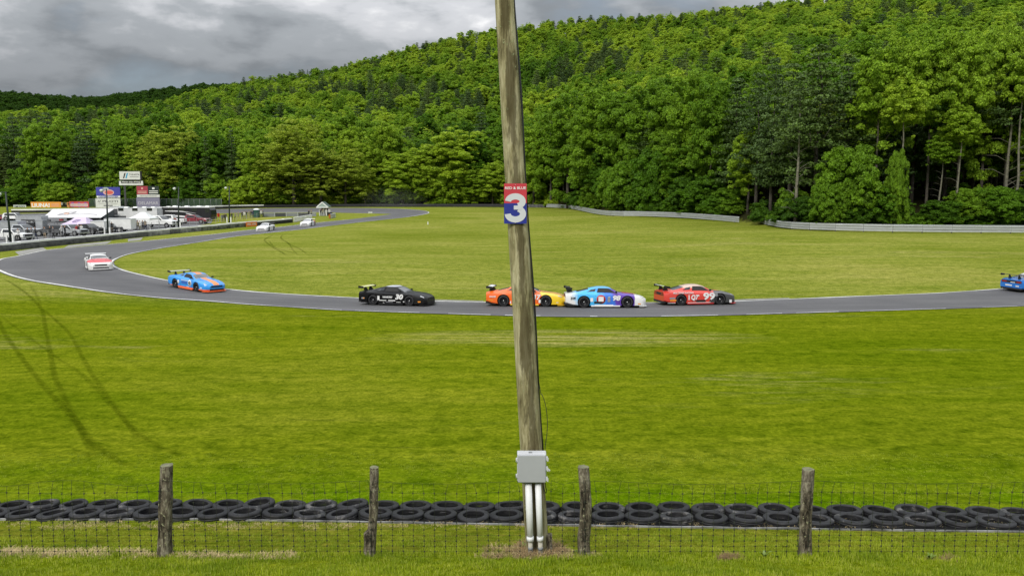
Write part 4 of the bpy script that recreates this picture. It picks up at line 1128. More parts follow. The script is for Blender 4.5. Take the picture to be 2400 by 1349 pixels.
def rough_post(name, pts, seed, parent, cap=True):
    """pts: (photo x centre, photo y, photo width) from top to bottom"""
    W = []
    for (cx, py, w) in pts:
        p = at(cx, py, FENCE_Y); depth = p.y * _cp + (CAM_Z - p.z) * _sp
        W.append((p, w * depth / F / 2))
    W = W[::-1]
    n = 18; V = []; rd = random.Random(seed)
    rings = []
    for (a, ra), (b, rb) in zip(W, W[1:]):
        for k in range(8): rings.append((a.lerp(b, k / 8), ra + (rb - ra) * k / 8))
    rings.append(W[-1])
    base = Vector((W[0][0].x, FENCE_Y, 0)); base.z = W[0][0].z
    for ri, (c, r) in enumerate(rings):
        for k in range(n):
            a = 2 * math.pi * k / n
            rr = r * (1 + 0.16 * mnoise.noise(Vector((math.cos(a) * 1.4, math.sin(a) * 1.4, c.z * 1.6 + seed * 9))) + 0.08 * mnoise.noise(Vector((math.cos(a) * 5, math.sin(a) * 5, c.z * 7 + seed))))
            topj = 0.02 * mnoise.noise(Vector((math.cos(a) * 2, math.sin(a) * 2, seed))) if ri == len(rings) - 1 else 0
            V.append((c.x - base.x + math.cos(a) * rr, c.y - base.y + math.sin(a) * rr, c.z - base.z + topj - (0.15 if ri == 0 else 0)))
    Fs = [(i*n + k, i*n + (k+1) % n, (i+1)*n + (k+1) % n, (i+1)*n + k) for i in range(len(rings) - 1) for k in range(n)]
    mb = MB(); mb.add(V, Fs, True); mb.cur = 1
    last = (len(rings) - 1) * n; mb.add([V[last + k] for k in range(n)], [tuple(range(n))])
    return mb.build(name, [POSTM, MT['endgrain']], parent), base
def fence_post(pts, seed, label):
    o, base = rough_post("post", pts, seed, fence)
    o.location = base - fence.location; o['label'] = label
fence_post([(391,1089,28),(390,1120,28),(388,1180,30),(386,1240,31),(385,1298,34)], 1, "thick grey post with flat sawn top")
fence_post([(876.5,1094,21),(877,1130,21),(876,1200,20),(873,1238,22),(868,1247,31),(867,1290,29),(867,1312,29)], 2, "thin post with a bark bulge at its foot")
fence_post([(1367,1093,27),(1370,1130,27),(1374,1190,27),(1371,1235,28),(1368,1260,28),(1369,1306,28)], 3, "dark crooked post beside the utility pole")
fence_post([(1894,1098,27),(1891,1150,27),(1888,1210,27),(1887,1270,29),(1886,1322,34)], 4, "dark leaning post at the right")
fence_post([(-62,1090,27),(-66,1200,28),(-68,1298,30)], 5, "post outside the left edge"); fence_post([(2452,1102,27),(2450,1200,28),(2448,1325,30)], 6, "post outside the right edge")
WIRE = M("rusty_fence_wire", (0.018, 0.022, 0.012), 0.8)
def wire_z(x, zrel): return 0
def fence_wires(x0, x1, seed):
    rd = random.Random(seed); mb = MB(); n = max(2, int((x1 - x0) / 0.152))
    gy = FENCE_Y - 0.09
    hs = [0.06, 0.14, 0.22, 0.31, 0.41, 0.53, 0.86, 1.0, 1.16] if True else []
    hs = [0.03, 0.11, 0.19, 0.27, 0.35, 0.44, 0.55, 0.85, 1.01, 1.17]
    grid = {}
    for i in range(n + 1):
        x = x0 + (x1 - x0) * i / n
        slant = rd.uniform(-.02, .02); lean = rd.uniform(-.035, .035)
        for j, h in enumerate(hs):
            sag = 0.05 * math.sin(i / n * math.pi) * (h / 1.17) ** 3 * (1 + 0.7 * mnoise.noise(Vector((x, seed, 0))))
            zz = Hland(x, FENCE_Y) + h - sag - (0.06 * (seed % 3 == 0) * math.sin(i / n * 9) if j == len(hs) - 1 else 0)
            xx = x + slant * (h / 1.17) + (lean if j == len(hs) - 1 else 0) + 0.006 * mnoise.noise(Vector((x * 3, h * 6, seed)))
            grid[i, j] = (xx, gy + 0.02 * mnoise.noise(Vector((x * 1.5, h, seed + 3))), zz)
    loc = Vector(fence.location)
    T = lambda p: (p[0] - loc.x, p[1] - loc.y, p[2] - loc.z)
    for i in range(n + 1): mb.tube([T(grid[i, j]) for j in range(len(hs))], 0.0029, 3, cap=False)
    for j in range(len(hs)): mb.tube([T(grid[i, j]) for i in range(n + 1)], 0.0017 if j not in (0, len(hs)-1) else 0.0024, 3, cap=False)
    for i in range(n + 1):
        for j in range(1, len(hs) - 1):
            x, y, z = T(grid[i, j]); mb.box((x, y, z), (0.017, 0.012, 0.017))
    mb.build("wire_mesh", WIRE, fence)
def fx(px): return (px - 1200) / F * (FENCE_Y * _cp + 5.1 * _sp)
xs = [(-66, 387), (387, 872), (872, 1219), (1291, 1370), (1370, 1888), (1888, 2450)]
for i, (a, b) in enumerate(xs): fence_wires(fx(a), fx(b), i)

# ------------------------------------------------------------------ utility pole
PY = 11.55
def pole_mat():
    m, r, t = wood_mat("weathered_pole", (0.09, 0.074, 0.032), (0.27, 0.24, 0.125), (0.47, 0.43, 0.27), 0.9, (0.30, 0.32, 0.17))
    nt = m.node_tree; N = nt.nodes; L = nt.links; b = N["Principled BSDF"]
    src = b.inputs["Base Color"].links[0].from_socket
    # long dark stain down the side that faces the viewer, its own shape in the wood
    sp = N.new("ShaderNodeSeparateXYZ"); L.new(t.outputs["Object"], sp.inputs[0])
    mp = N.new("ShaderNodeMapping"); mp.inputs["Scale"].default_value = (1.0, 1.0, 0.16); L.new(t.outputs["Object"], mp.inputs[0])
    n = N.new("ShaderNodeTexNoise"); n.inputs["Scale"].default_value = 9; n.inputs["Detail"].default_value = 8; n.inputs["Roughness"].default_value = 0.7; L.new(mp.outputs[0], n.inputs["Vector"])
    def mt(op, a, c, cl=False):
        q = N.new("ShaderNodeMath"); q.operation = op; q.use_clamp = cl
        for i, v in enumerate((a, c)):
            if isinstance(v, (int, float)): q.inputs[i].default_value = v
            else: L.new(v, q.inputs[i])
        return q.outputs[0]
    # axis of the stain follows the lean of the pole
    ax = mt('SUBTRACT', sp.outputs[0], mt('MULTIPLY', sp.outputs[2], -0.0615))
    d = mt('ABSOLUTE', mt('SUBTRACT', ax, 0.012), 0)
    s = mt('SUBTRACT', 1.0, mt('MULTIPLY', mt('ADD', d, mt('MULTIPLY', mt('SUBTRACT', n.outputs[0], 0.5), 0.55)), 12.0), True)
    front = mt('GREATER_THAN', 0.0, sp.outputs[1])
    s = mt('MULTIPLY', mt('MULTIPLY', s, 1.4, True), mt('MULTIPLY', front, 0.75))
    mx = N.new("ShaderNodeMix"); mx.data_type = 'RGBA'; L.new(s, mx.inputs[0]); L.new(src, mx.inputs[6]); mx.inputs[7].default_value = (0.060, 0.047, 0.020, 1)
    L.new(mx.outputs[2], b.inputs["Base Color"])
    return m
POLEM = pole_mat()
pb = at(1260, 1290, PY); pole_base = Vector((pb.x, PY, Hland(pb.x, PY)))
ptop = at(1182, 0, PY)
LEAN = (ptop.x - pole_base.x) / (ptop.z - pole_base.z)
pole = empty("utility_pole", pole_base, 0, "tall weathered wooden utility pole leaning left in front of the track", "utility pole")
n = 28; V = []; Hs = [i * 0.18 - 0.3 for i in range(68)]
for z in Hs:
    r = 0.172 + (0.134 - 0.172) * min(1.2, z / 7.9)
    for k in range(n):
        a = 2 * math.pi * k / n
        rr = r * (1 + 0.028 * mnoise.noise(Vector((math.cos(a) * 3.5, math.sin(a) * 3.5, z * 0.35))) + 0.015 * mnoise.noise(Vector((math.cos(a) * 12, math.sin(a) * 12, z * 0.7))))
        V.append((math.cos(a) * rr + LEAN * z, math.sin(a) * rr, z))
mb = MB(); mb.add(V, [(i*n + k, i*n + (k+1) % n, (i+1)*n + (k+1) % n, (i+1)*n + k) for i in range(len(Hs) - 1) for k in range(n)], True)
mb.add([V[(len(Hs)-1)*n + k] for k in range(n)], [tuple(range(n))])
mb.build("pole_shaft", POLEM, pole)
def pole_pt(z, ang, off=0.0):
    """point on the pole surface, z above ground of its foot; ang from +x (viewer's right), clockwise towards the viewer"""
    r = 0.172 + (0.134 - 0.172) * min(1.2, z / 7.9) + off
    return Vector((pole_base.x + LEAN * z + r * math.cos(ang), PY - r * math.sin(ang), pole_base.z + z))
# cable down the right flank
CAB = M("black_cable", (0.010, 0.010, 0.011), 0.5)
mb = MB()
zs_ = [1.55 + 0.35 * i for i in range(23)]
mb.tube([pole_pt(z, R(6), 0.012 + (0.01 * math.sin(z * 2.1))) for z in zs_], 0.0105, 6)
mb.tube([pole_pt(z, R(12), 0.010) for z in [2.6 + 0.35 * i for i in range(20)]], 0.006, 5)
mb.build("cable", CAB, label="black cable stapled down the right side of the utility pole", cat="cable")
mb = MB()
loop = [pole_pt(2.62, R(8), .012), pole_pt(2.45, R(8), .03), at(1271,925,PY-.05), at(1279,950,PY-.06), at(1283,985,PY-.07), at(1282,1015,PY-.08), at(1278,1045,PY-.1), at(1277,1068,PY-.12)]
mb.tube(catmull([Vector(p) for p in loop], 5), 0.005, 5)
low = [at(1277,1128,PY-.12), at(1279,1140,PY-.1), at(1281,1148,PY-.1), at(1279,1154,PY-.1), at(1275,1146,PY-.1), at(1273,1130,PY-.1)]
mb.tube(catmull(low, 4), 0.006, 5)
mb.build("cable", CAB, label="thin black cable hanging in a loose loop above the grey box", cat="cable")

# ------------------------------------------------------------------ number sign on the pole
SIGN_R = M("sign_red", (0.50, 0.035, 0.055), 0.45, var=0.05); SIGN_B = M("sign_blue", (0.015, 0.025, 0.24), 0.45, var=0.05); SIGN_G = M("sign_pale_grey", (0.56, 0.57, 0.60), 0.5)
sy = PY - 0.165
s0, s1 = at(1181.5, 524, sy), at(1234.5, 430, sy)
sw, sh = s1.x - s0.x, s1.z - s0.z
sign = empty("number_sign", (( s0.x + s1.x) / 2, sy, s0.z), 0, "red and blue sign with a big number 3 on the utility pole", "sign")
mb = MB(); mb.box((0, 0, sh * .755), (sw, 0.006, sh * .49)); mb.build("red_panel", SIGN_R, sign)
mb = MB(); mb.box((0, 0, sh * .255), (sw, 0.006, sh * .51)); mb.build("blue_panel", SIGN_B, sign)
# the figure 3: two bowls drawn as a thick stroke
def stroke(pts, w, m, name, par, y=-0.006):
    mb = MB(); P = [Vector((p[0], 0, p[1])) for p in pts]; V = []
    ws = w if isinstance(w, list) else [w] * len(P)
    for i, p in enumerate(P):
        d = (P[min(i+1, len(P)-1)] - P[max(i-1, 0)]).normalized(); nn = Vector((-d.z, 0, d.x)) * ws[i] / 2
        V += [(p.x + nn.x, y, p.z + nn.z), (p.x - nn.x, y, p.z - nn.z), (p.x + nn.x, -0.003, p.z + nn.z), (p.x - nn.x, -0.003, p.z - nn.z)]
    Fs = []
    for i in range(len(P) - 1):
        a = i * 4; b = a + 4
        Fs += [(a, a+1, b+1, b), (a, b, b+2, a+2), (a+1, a+3, b+3, b+1)]
    mb.add(V, Fs); return mb.build(name, m, par)
W3 = sw; zc3 = sh * 0.40
pts3 = []; wid = []
R1x, R1z = W3 * .325, sh * .125
c1z = sh * 0.555; c2z = sh * 0.245
for k in range(0, 21):                                    # upper bowl
    a = R(178 - k * 12.9); pts3.append((R1x * math.cos(a), c1z + R1z * math.sin(a))); 
for k in range(0, 24):                                    # lower bowl
    a = R(78 - k * 11.2); pts3.append((R1x * 1.04 * math.cos(a), c2z + R1z * 1.12 * math.sin(a)))
stroke(pts3[:20] , W3 * .27, SIGN_G, "figure_three", sign)
stroke(pts3[22:], W3 * .27, SIGN_G, "figure_three", sign, y=-0.0065)
mb = MB(); mb.box((W3 * .10, -0.0058, sh * .402), (W3 * .34, .005, sh * .10)); mb.build("figure_three", SIGN_G, sign)
put_text(sign, "RED & BLUE", 0, sh * .885, sh * .062, LET_W, y=-0.005, bold=.022, width=sw * .92)
mb = MB(); mb.lathe([(0, .0), (.006, 0), (.006, .004)], 8, axis='y', c=(0, -.009, sh * .965)); mb.lathe([(0, .0), (.006, 0), (.006, .004)], 8, axis='y', c=(0, -.009, sh * .022)); mb.build("screw", MT['chrome'], sign)

# ------------------------------------------------------------------ grey electrical box and its two conduits
BOX = M("grey_box_plastic", (0.36, 0.37, 0.39), 0.45, var=0.04, vscale=2); BOXL = M("pale_box_edge", (0.50, 0.51, 0.53), 0.45, var=0.04)
by = PY - 0.42
b0, b1 = at(1213.5, 1130.5, by), at(1279.5, 1066, by)
bw, bh = b1.x - b0.x, b1.z - b0.z
eb = empty("electrical_box", ((b0.x + b1.x)/2, by, b0.z), 0, "pale grey electrical box mounted on the utility pole", "electrical box")
mb = MB(); mb.box((0, .13, bh/2), (bw * 1.04, .16, bh * 1.02)); body = mb.build("enclosure", BOXL, eb)
bv = body.modifiers.new("bevel", 'BEVEL'); bv.width = .012; bv.segments = 2
mb = MB(); mb.box((0, .025, bh/2), (bw, .05, bh)); lid = mb.build("lid", BOX, eb); bv = lid.modifiers.new("bevel", 'BEVEL'); bv.width = .012; bv.segments = 3
for z in (.22, .80):
    mb = MB(); mb.box((-bw/2 - .012, .04, bh * z), (.022, .03, .055)); mb.tube([(-bw/2 - .02, .03, bh*z - .03), (-bw/2 - .02, .03, bh*z + .03)], .008, 8); mb.build("hinge", BOXL, eb)
for z in (.12, .50, .86):
    mb = MB(); mb.box((bw/2 + .014, .04, bh * z), (.026, .05, .045)); mb.box((bw/2 + .026, .015, bh * z - .012), (.022, .012, .05)); mb.build("latch", BOXL, eb)
mb = MB(); mb.tube([(bw/2 + .02, .03, bh*.5), (bw/2 + .055, .02, bh*.44), (bw/2 + .05, .02, bh*.39)], .011, 6); mb.build("handle", BOXL, eb)
mb = MB(); mb.box((-.02, .10, bh + .006), (.05, .03, .02)); mb.build("lug", MT['grey'], eb)
mb = MB(); mb.box((0, .13, -.015), (bw * .72, .14, .03)); mb.build("base_flange", MT['grey'], eb)
CON = M("conduit_plastic", (0.74, 0.75, 0.77), 0.5, var=0.05, vscale=5); DIRTY = M("muddied_conduit", (0.42, 0.40, 0.34), 0.7, var=0.25, vscale=12)
def conduit(xt, wt, xb, wb, yb, label):
    cy = PY - 0.30
    t, b_ = at(xt, 1131, cy), at(xb, yb, cy); b_ = Vector((b_.x, cy, Hland(b_.x, cy) - .03))
    dep = lambda p: p.y * _cp + (CAM_Z - p.z) * _sp
    r0, r1 = wt * dep(t) / F / 2, wb * dep(b_) / F / 2
    c = empty("conduit", b_, 0, label, "conduit pipe")
    T = t - b_
    j = T * .24
    mb = MB(); mb.tube([j, T * .6, T], [r0 * .93, r0 * .98, r0], 14); mb.build("pipe", CON, c)
    mb = MB(); mb.tube([j + Vector((0, 0, -.02)), j + Vector((0, 0, .05))], [r0 * 1.06, r0 * 1.06], 14); mb.build("coupling", CON, c)
    mb = MB(); mb.tube([Vector((0, 0, -.05)), j * .5, j], [r1, r1, r1], 14); mb.build("lower_pipe", DIRTY, c)
    mb = MB(); mb.tube([j * .42, j * .58], [r1 * 1.12] * 2, 14); mb.build("clamp", MT['grey'], c)
conduit(1238.5, 16, 1244, 10.5, 1288, "left of two white conduit pipes under the grey box")
conduit(1261, 14.5, 1267.5, 11, 1290, "right of two white conduit pipes under the grey box")
mb = MB(); sb = G(1284, 1287); mb.box((0, 0, .13), (.075, .12, .32)); o = mb.build("stake", POSTM, label="short dark wooden stake at the foot of the utility pole", cat="stake"); o.location = (sb.x, 11.5, Hland(sb.x, 11.5))
# dark rubber matting under the tyre rows
def mat_under():
    A = catmull(GP([(-60,1217),(440,1216),(1000,1225),(1550,1234),(2440,1246)]), 14); B = catmull(GP([(-60,1182),(440,1182),(1000,1185),(1550,1191),(2440,1202)]), 14)
    sheet("rubber_matting", A, B, 0.012, M("black_matting", (.005, .005, .005), .95, var=.4, vscale=3, spec=.1), nx=3)
mat_under()
# ------------------------------------------------------------------ race cars (x forward, y left, z up; origin on the road under the middle)
T_ZS = [(-2.36,.78),(-1.9,.83),(-1.3,.84),(-.5,.79),(.7,.77),(1.3,.76),(1.8,.68),(2.15,.60),(2.42,.50)]
T_ZD = [(-2.36,.84),(-2.0,.90),(-1.5,.90),(-.9,.87),(.2,.85),(.9,.84),(1.5,.79),(2.0,.70),(2.3,.61),(2.42,.54)]
T_ZR = [(-2.36,.85),(-2.0,.92),(-1.75,.94),(-1.3,1.045),(-.8,1.165),(-.3,1.24),(.05,1.235),(.32,1.17),(.6,1.04),(.92,.885),(1.1,.865),(1.6,.81),(2.0,.735),(2.3,.64),(2.42,.555)]
T_W = [(-2.36,.84),(-2.1,.93),(-1.6,.985),(-1.2,.99),(-.6,.955),(.3,.95),(.9,.965),(1.3,.99),(1.75,.98),(2.1,.92),(2.3,.80),(2.42,.62)]
T_WC = [(-2.36,.70),(-1.8,.74),(-1.2,.76),(-.5,.77),(.4,.77),(.9,.74),(1.1,.74),(2.0,.70),(2.42,.46)]
T_WR = [(-2.36,.40),(-1.75,.62),(-1.3,.57),(-.8,.54),(-.2,.56),(.3,.58),(.6,.62),(.92,.66),(1.1,.46),(2.0,.42),(2.42,.28)]
T_ZB = [(-2.36,.26),(-2.0,.18),(-1.5,.12),(1.8,.10),(2.42,.11)]
def csec(x):
    zs, zd, zr, w, wc, wr, zb = (hermite_tab(t, x) for t in (T_ZS, T_ZD, T_ZR, T_W, T_WC, T_WR, T_ZB))
    cab = max(0.0, min(1.0, (zr - zd) / .12))
    return [(0, zb), (w - .08, zb), (w - .01, zb + .05), (w, .34), (w - .005, zs - .14), (w - .035, zs - .03), (w - .09, zs),
            (wc, zd), (wr + (wc - wr) * .12, zr - .05 * cab - .01), (wr * .72, zr - .012 * cab - .004), (wr * .36, zr - .003), (0, zr)]
def surf(x, s, side, off=0.0):
    """point on the body: x station, s section coordinate (7 = glass foot, 8 = roof rail, 11 = centre line)"""
    P = csec(x); i = min(len(P) - 2, int(s)); f = s - i
    y = P[i][0] + (P[i+1][0] - P[i][0]) * f; z = P[i][1] + (P[i+1][1] - P[i][1]) * f
    dy, dz = P[i+1][0] - P[i][0], P[i+1][1] - P[i][1]; L_ = math.hypot(dy, dz) + 1e-9
    ny, nz_ = dz / L_, -dy / L_
    return (x, side * (y + ny * off), z + nz_ * off)
XS = [-2.36,-2.3,-2.2,-2.05,-1.9,-1.75,-1.6,-1.45,-1.3,-1.15,-1.0,-.85,-.7,-.55,-.4,-.25,-.1,.05,.2,.32,.45,.6,.75,.92,1.0,1.1,1.25,1.4,1.55,1.7,1.85,2.0,2.12,2.22,2.3,2.37,2.42]
def body_mesh():
    V = []; ring = 22
    for x in XS:
        P = csec(x)
        for p in P: V.append((x, -p[0], p[1]))
        for p in P[-2:0:-1]: V.append((x, p[0], p[1]))
    Fs = [(i*ring + k, i*ring + (k+1) % ring, (i+1)*ring + (k+1) % ring, (i+1)*ring + k) for i in range(len(XS) - 1) for k in range(ring)]
    Fs += [tuple(range(ring)), tuple(range((len(XS)-1)*ring, len(XS)*ring))]
    mb = MB(); mb.add(V, Fs, True)
    me = mb.mesh("body", MT['white'])
    o = bpy.data.objects.new("body_src", me); COL.objects.link(o)
    cut = MB()
    for x in (-1.28, 1.29):
        for s in (-1, 1): cut.lathe([(0, s * .66), (.385, s * .66), (.385, s * 1.2), (0, s * 1.2)], 28, axis='y', c=(x, 0, .345))
    co = cut.build("cutter", MT['black'])
    bo = o.modifiers.new("b", 'BOOLEAN'); bo.operation = 'DIFFERENCE'; bo.object = co; bo.solver = 'EXACT'
    dg = bpy.context.evaluated_depsgraph_get()
    r = bpy.data.meshes.new_from_object(o.evaluated_get(dg)); r.name = "body"
    bpy.data.objects.remove(o); bpy.data.objects.remove(co)
    while len(r.materials) > 1: r.materials.pop()
    for p in r.polygons: p.material_index = 0
    r.set_sharp_from_angle(angle=R(38))
    return r
BODY = body_mesh()
def patch(name, x0, x1, s0, s1, side, m, nx=8, ns=4, off=.006, x0t=None, x1t=None):
    """panel laid 6 mm proud of the body; x limits may slant between s0 and s1; side 0 = across the whole car"""
    mb = MB(); x0t = x0 if x0t is None else x0t; x1t = x1 if x1t is None else x1t
    for sd in ((side,) if side else (-1, 1)):
        V = [surf(x0 + (x0t - x0)*j/ns + ((x1 + (x1t - x1)*j/ns) - (x0 + (x0t - x0)*j/ns))*i/nx, s0 + (s1 - s0)*j/ns, sd, off) for i in range(nx + 1) for j in range(ns + 1)]
        mb.add(V, [(i*(ns+1) + j, i*(ns+1) + j + 1, (i+1)*(ns+1) + j + 1, (i+1)*(ns+1) + j) for i in range(nx) for j in range(ns)], True)
    return mb.mesh(name, m)
WSM = M('windshield_glass', (0.13, 0.135, 0.14), 0.12, spec=0.8)
WS = patch("windshield", .36, .90, 8.12, 11, 0, WSM, 8, 8)
RG = patch("rear_window", -1.68, -.98, 8.3, 11, 0, MT['glass'], 8, 8)
SG = {s: patch("side_window", -.50, .78, 7.12, 7.9, s, MT['mattblack'], 12, 4, x0t=-.42, x1t=.28) for s in (-1, 1)}  # open side windows: shaded interior painted as matt black panels
QG = {s: patch("quarter_window", -1.12, -.62, 7.3, 7.85, s, MT['glass'], 5, 3, x0t=-.85, x1t=-.55) for s in (-1, 1)}
def simple(name, fn, m):
    mb = MB(); fn(mb); return mb.mesh(name, m)
TYR = simple("tyre", lambda b: b.lathe([(.235,-.14),(.30,-.145),(.325,-.12),(.335,-.06),(.335,.06),(.325,.12),(.30,.145),(.235,.14)], 28, axis='y'), MT['rubber'])
def rim_(b):
    b.lathe([(.235,-.13),(.225,-.05),(.06,-.035),(.0,-.035)], 24, axis='y'); b.lathe([(.235,.13),(.225,.05),(.06,.035),(.0,.035)], 24, axis='y')
    for sgn in (-1, 1):
        for k in range(10):
            a = k * math.pi / 5; b.tube([(.05*math.cos(a), sgn*.085, .05*math.sin(a)), (.225*math.cos(a), sgn*.10, .225*math.sin(a))], [.016, .011], 4)
RIMM = M("dark_wheel", (0.022, 0.022, 0.025), 0.35, metal=0.4)
RIM = simple("rim", rim_, RIMM)
HUB = simple("hub", lambda b: (b.lathe([(0,-.115),(.03,-.115),(.042,-.09),(.042,-.04)], 12, axis='y'), b.lathe([(0,.115),(.03,.115),(.042,.09),(.042,.04)], 12, axis='y')), MT['chrome'])
WELL = {s: simple("wheel_well", lambda b, s=s: b.lathe([(0, s*.668), (.383, s*.668), (.383, s*.93)], 24, axis='y'), MT['mattblack']) for s in (-1, 1)}
def wing_(b):
    n = 10; V = []
    prof = [(-.17,.03),(-.10,.045),(0,.035),(.12,.008),(.17,-.015),(.12,-.012),(0,.0),(-.10,.015)]
    for y in (-.86, .86):
        V += [(x, y, z) for x, z in prof]
    k = len(prof); b.add(V, [(i, (i+1) % k, (i+1) % k + k, i + k) for i in range(k)], True)
WING = simple("wing_blade", wing_, MT['black'])
ENDP = simple("end_plate", lambda b: b.poly([(-.20,-.07),(.18,-.09),(.20,.03),(-.14,.08),(-.21,.06)], -.008, .008), MT['black'])
SUPP = simple("wing_support", lambda b: b.poly([(-.12,-.26),(.26,-.26),(.06,-.02),(.04,.015),(-.07,.015),(-.06,-.03)], -.012, .012), MT['black'])
def splitter_(b):
    pts = [(2.0,-.98),(2.30,-.93),(2.46,-.74),(2.52,-.35),(2.53,0),(2.52,.35),(2.46,.74),(2.30,.93),(2.0,.98)]
    V = [(x, y, .075) for x, y in pts] + [(x, y, .105) for x, y in pts]; n = len(pts)
    b.add(V, [tuple(range(n)), tuple(range(n, 2*n))] + [(i, (i+1) % n, (i+1) % n + n, i + n) for i in range(n)])
SPL = simple("splitter", splitter_, MT['black'])
SKIRT = simple("side_skirt", lambda b: [b.box((.0, s*.955, .115), (1.72, .05, .075)) for s in (-1, 1)], MT['black'])
GRILLE = simple("grille", lambda b: b.add([(2.425, -.50, .43), (2.425, .50, .43), (2.432, .40, .535), (2.432, -.40, .535), (2.30, -.50, .43), (2.30, .50, .43)], [(0, 1, 2, 3)]), MT['mattblack'])
def nose_face(y0, y1, z0, z1, m, name):
    def f(b):
        n = 8
        V = []
        for i in range(n + 1):
            y = y0 + (y1 - y0) * i / n
            # nose plan: width table inverted
            xx = 2.42
            for q in range(60):
                if hermite_tab(T_W, xx) >= abs(y) + .02: break
                xx -= .01
            V += [(xx + .014, y, z0), (xx + .010, y, z1)]
        b.add(V, [(2*i, 2*i+2, 2*i+3, 2*i+1) for i in range(n)])
    return simple(name, f, m)
GRILLE = nose_face(-.46, .46, .40, .50, MT['mattblack'], "grille")
INTAKE = nose_face(-.60, .60, .16, .27, MT['mattblack'], "air_intake")
LAMPM = M("headlight_lens", (0.45, 0.46, 0.47), 0.25)
def headl(side, m, name="headlight"):
    mb = MB(); V = []
    for i in range(5):
        x = 2.02 + .24 * i / 4
        for j in range(3):
            V.append(surf(x, 5.2 + .9 * j / 2 + (.5 * (1 - i/4)), side, .008))
    mb.add(V, [(i*3 + j, i*3 + j + 1, i*3 + j + 4, i*3 + j + 3) for i in range(4) for j in range(2)], True); return mb.mesh(name, m)
HL = {s: headl(s, LAMPM) for s in (-1, 1)}
TAILM = M("tail_lamp", (0.30, 0.02, 0.02), 0.3)
TL = {s: simple("tail_lamp", lambda b, s=s: b.box((-2.365, s*.55, .70), (.02, .36, .10)), TAILM) for s in (-1, 1)}
TAILP = simple("tail_panel", lambda b: b.box((-2.362, 0, .70), (.012, 1.5, .17)), MT['mattblack'])
DIFF = simple("diffuser", lambda b: (b.box((-2.30, 0, .22), (.20, 1.55, .12)), b.box((-2.1, 0, .16), (.4, 1.3, .06))), MT['mattblack'])
MIRR = {s: simple("mirror", lambda b, s=s: (b.box((.62, s*.93, .93), (.10, .14, .09)), b.box((.64, s*.84, .885), (.03, .12, .03))), MT['black']) for s in (-1, 1)}
HELM = simple("helmet", lambda b: b.lathe([(0.0,-.12),(.09,-.11),(.125,-.03),(.125,.04),(.08,.11),(.0,.13)], 14, c=(.0, .33, .93)), MT['white'])

def seam(pts, side):
    V = []
    for x, s_ in pts: V.append(Vector(surf(x, s_, side, .004)))
    mb = MB(); mb.tube(V, .007, 3, cap=False); return mb.mesh("panel_seam", MT['mattblack'])
SEAMS = [seam([(.88, 5.5), (.84, 4.5), (.80, 3.3), (.80, 2.5)], s) for s in (-1, 1)] + [seam([(-.56, 5.9), (-.60, 4.5), (-.62, 3.3), (-.60, 2.6)], s) for s in (-1, 1)]
HOODS = [seam([(1.0, 8.2), (1.4, 8.1), (1.9, 8.0), (2.25, 8.0)], s) for s in (-1, 1)]
PILLAR = [seam([(.92, 8.0), (.7, 8.0), (.5, 8.0), (.34, 8.0), (.1, 8.0), (-.3, 8.0), (-.7, 8.0)], s) for s in (-1, 1)]
VENT = simple("hood_vent", lambda b: [b.box((1.45, s * .26, .835), (.22, .26, .012)) for s in (-1,)], MT['mattblack'])
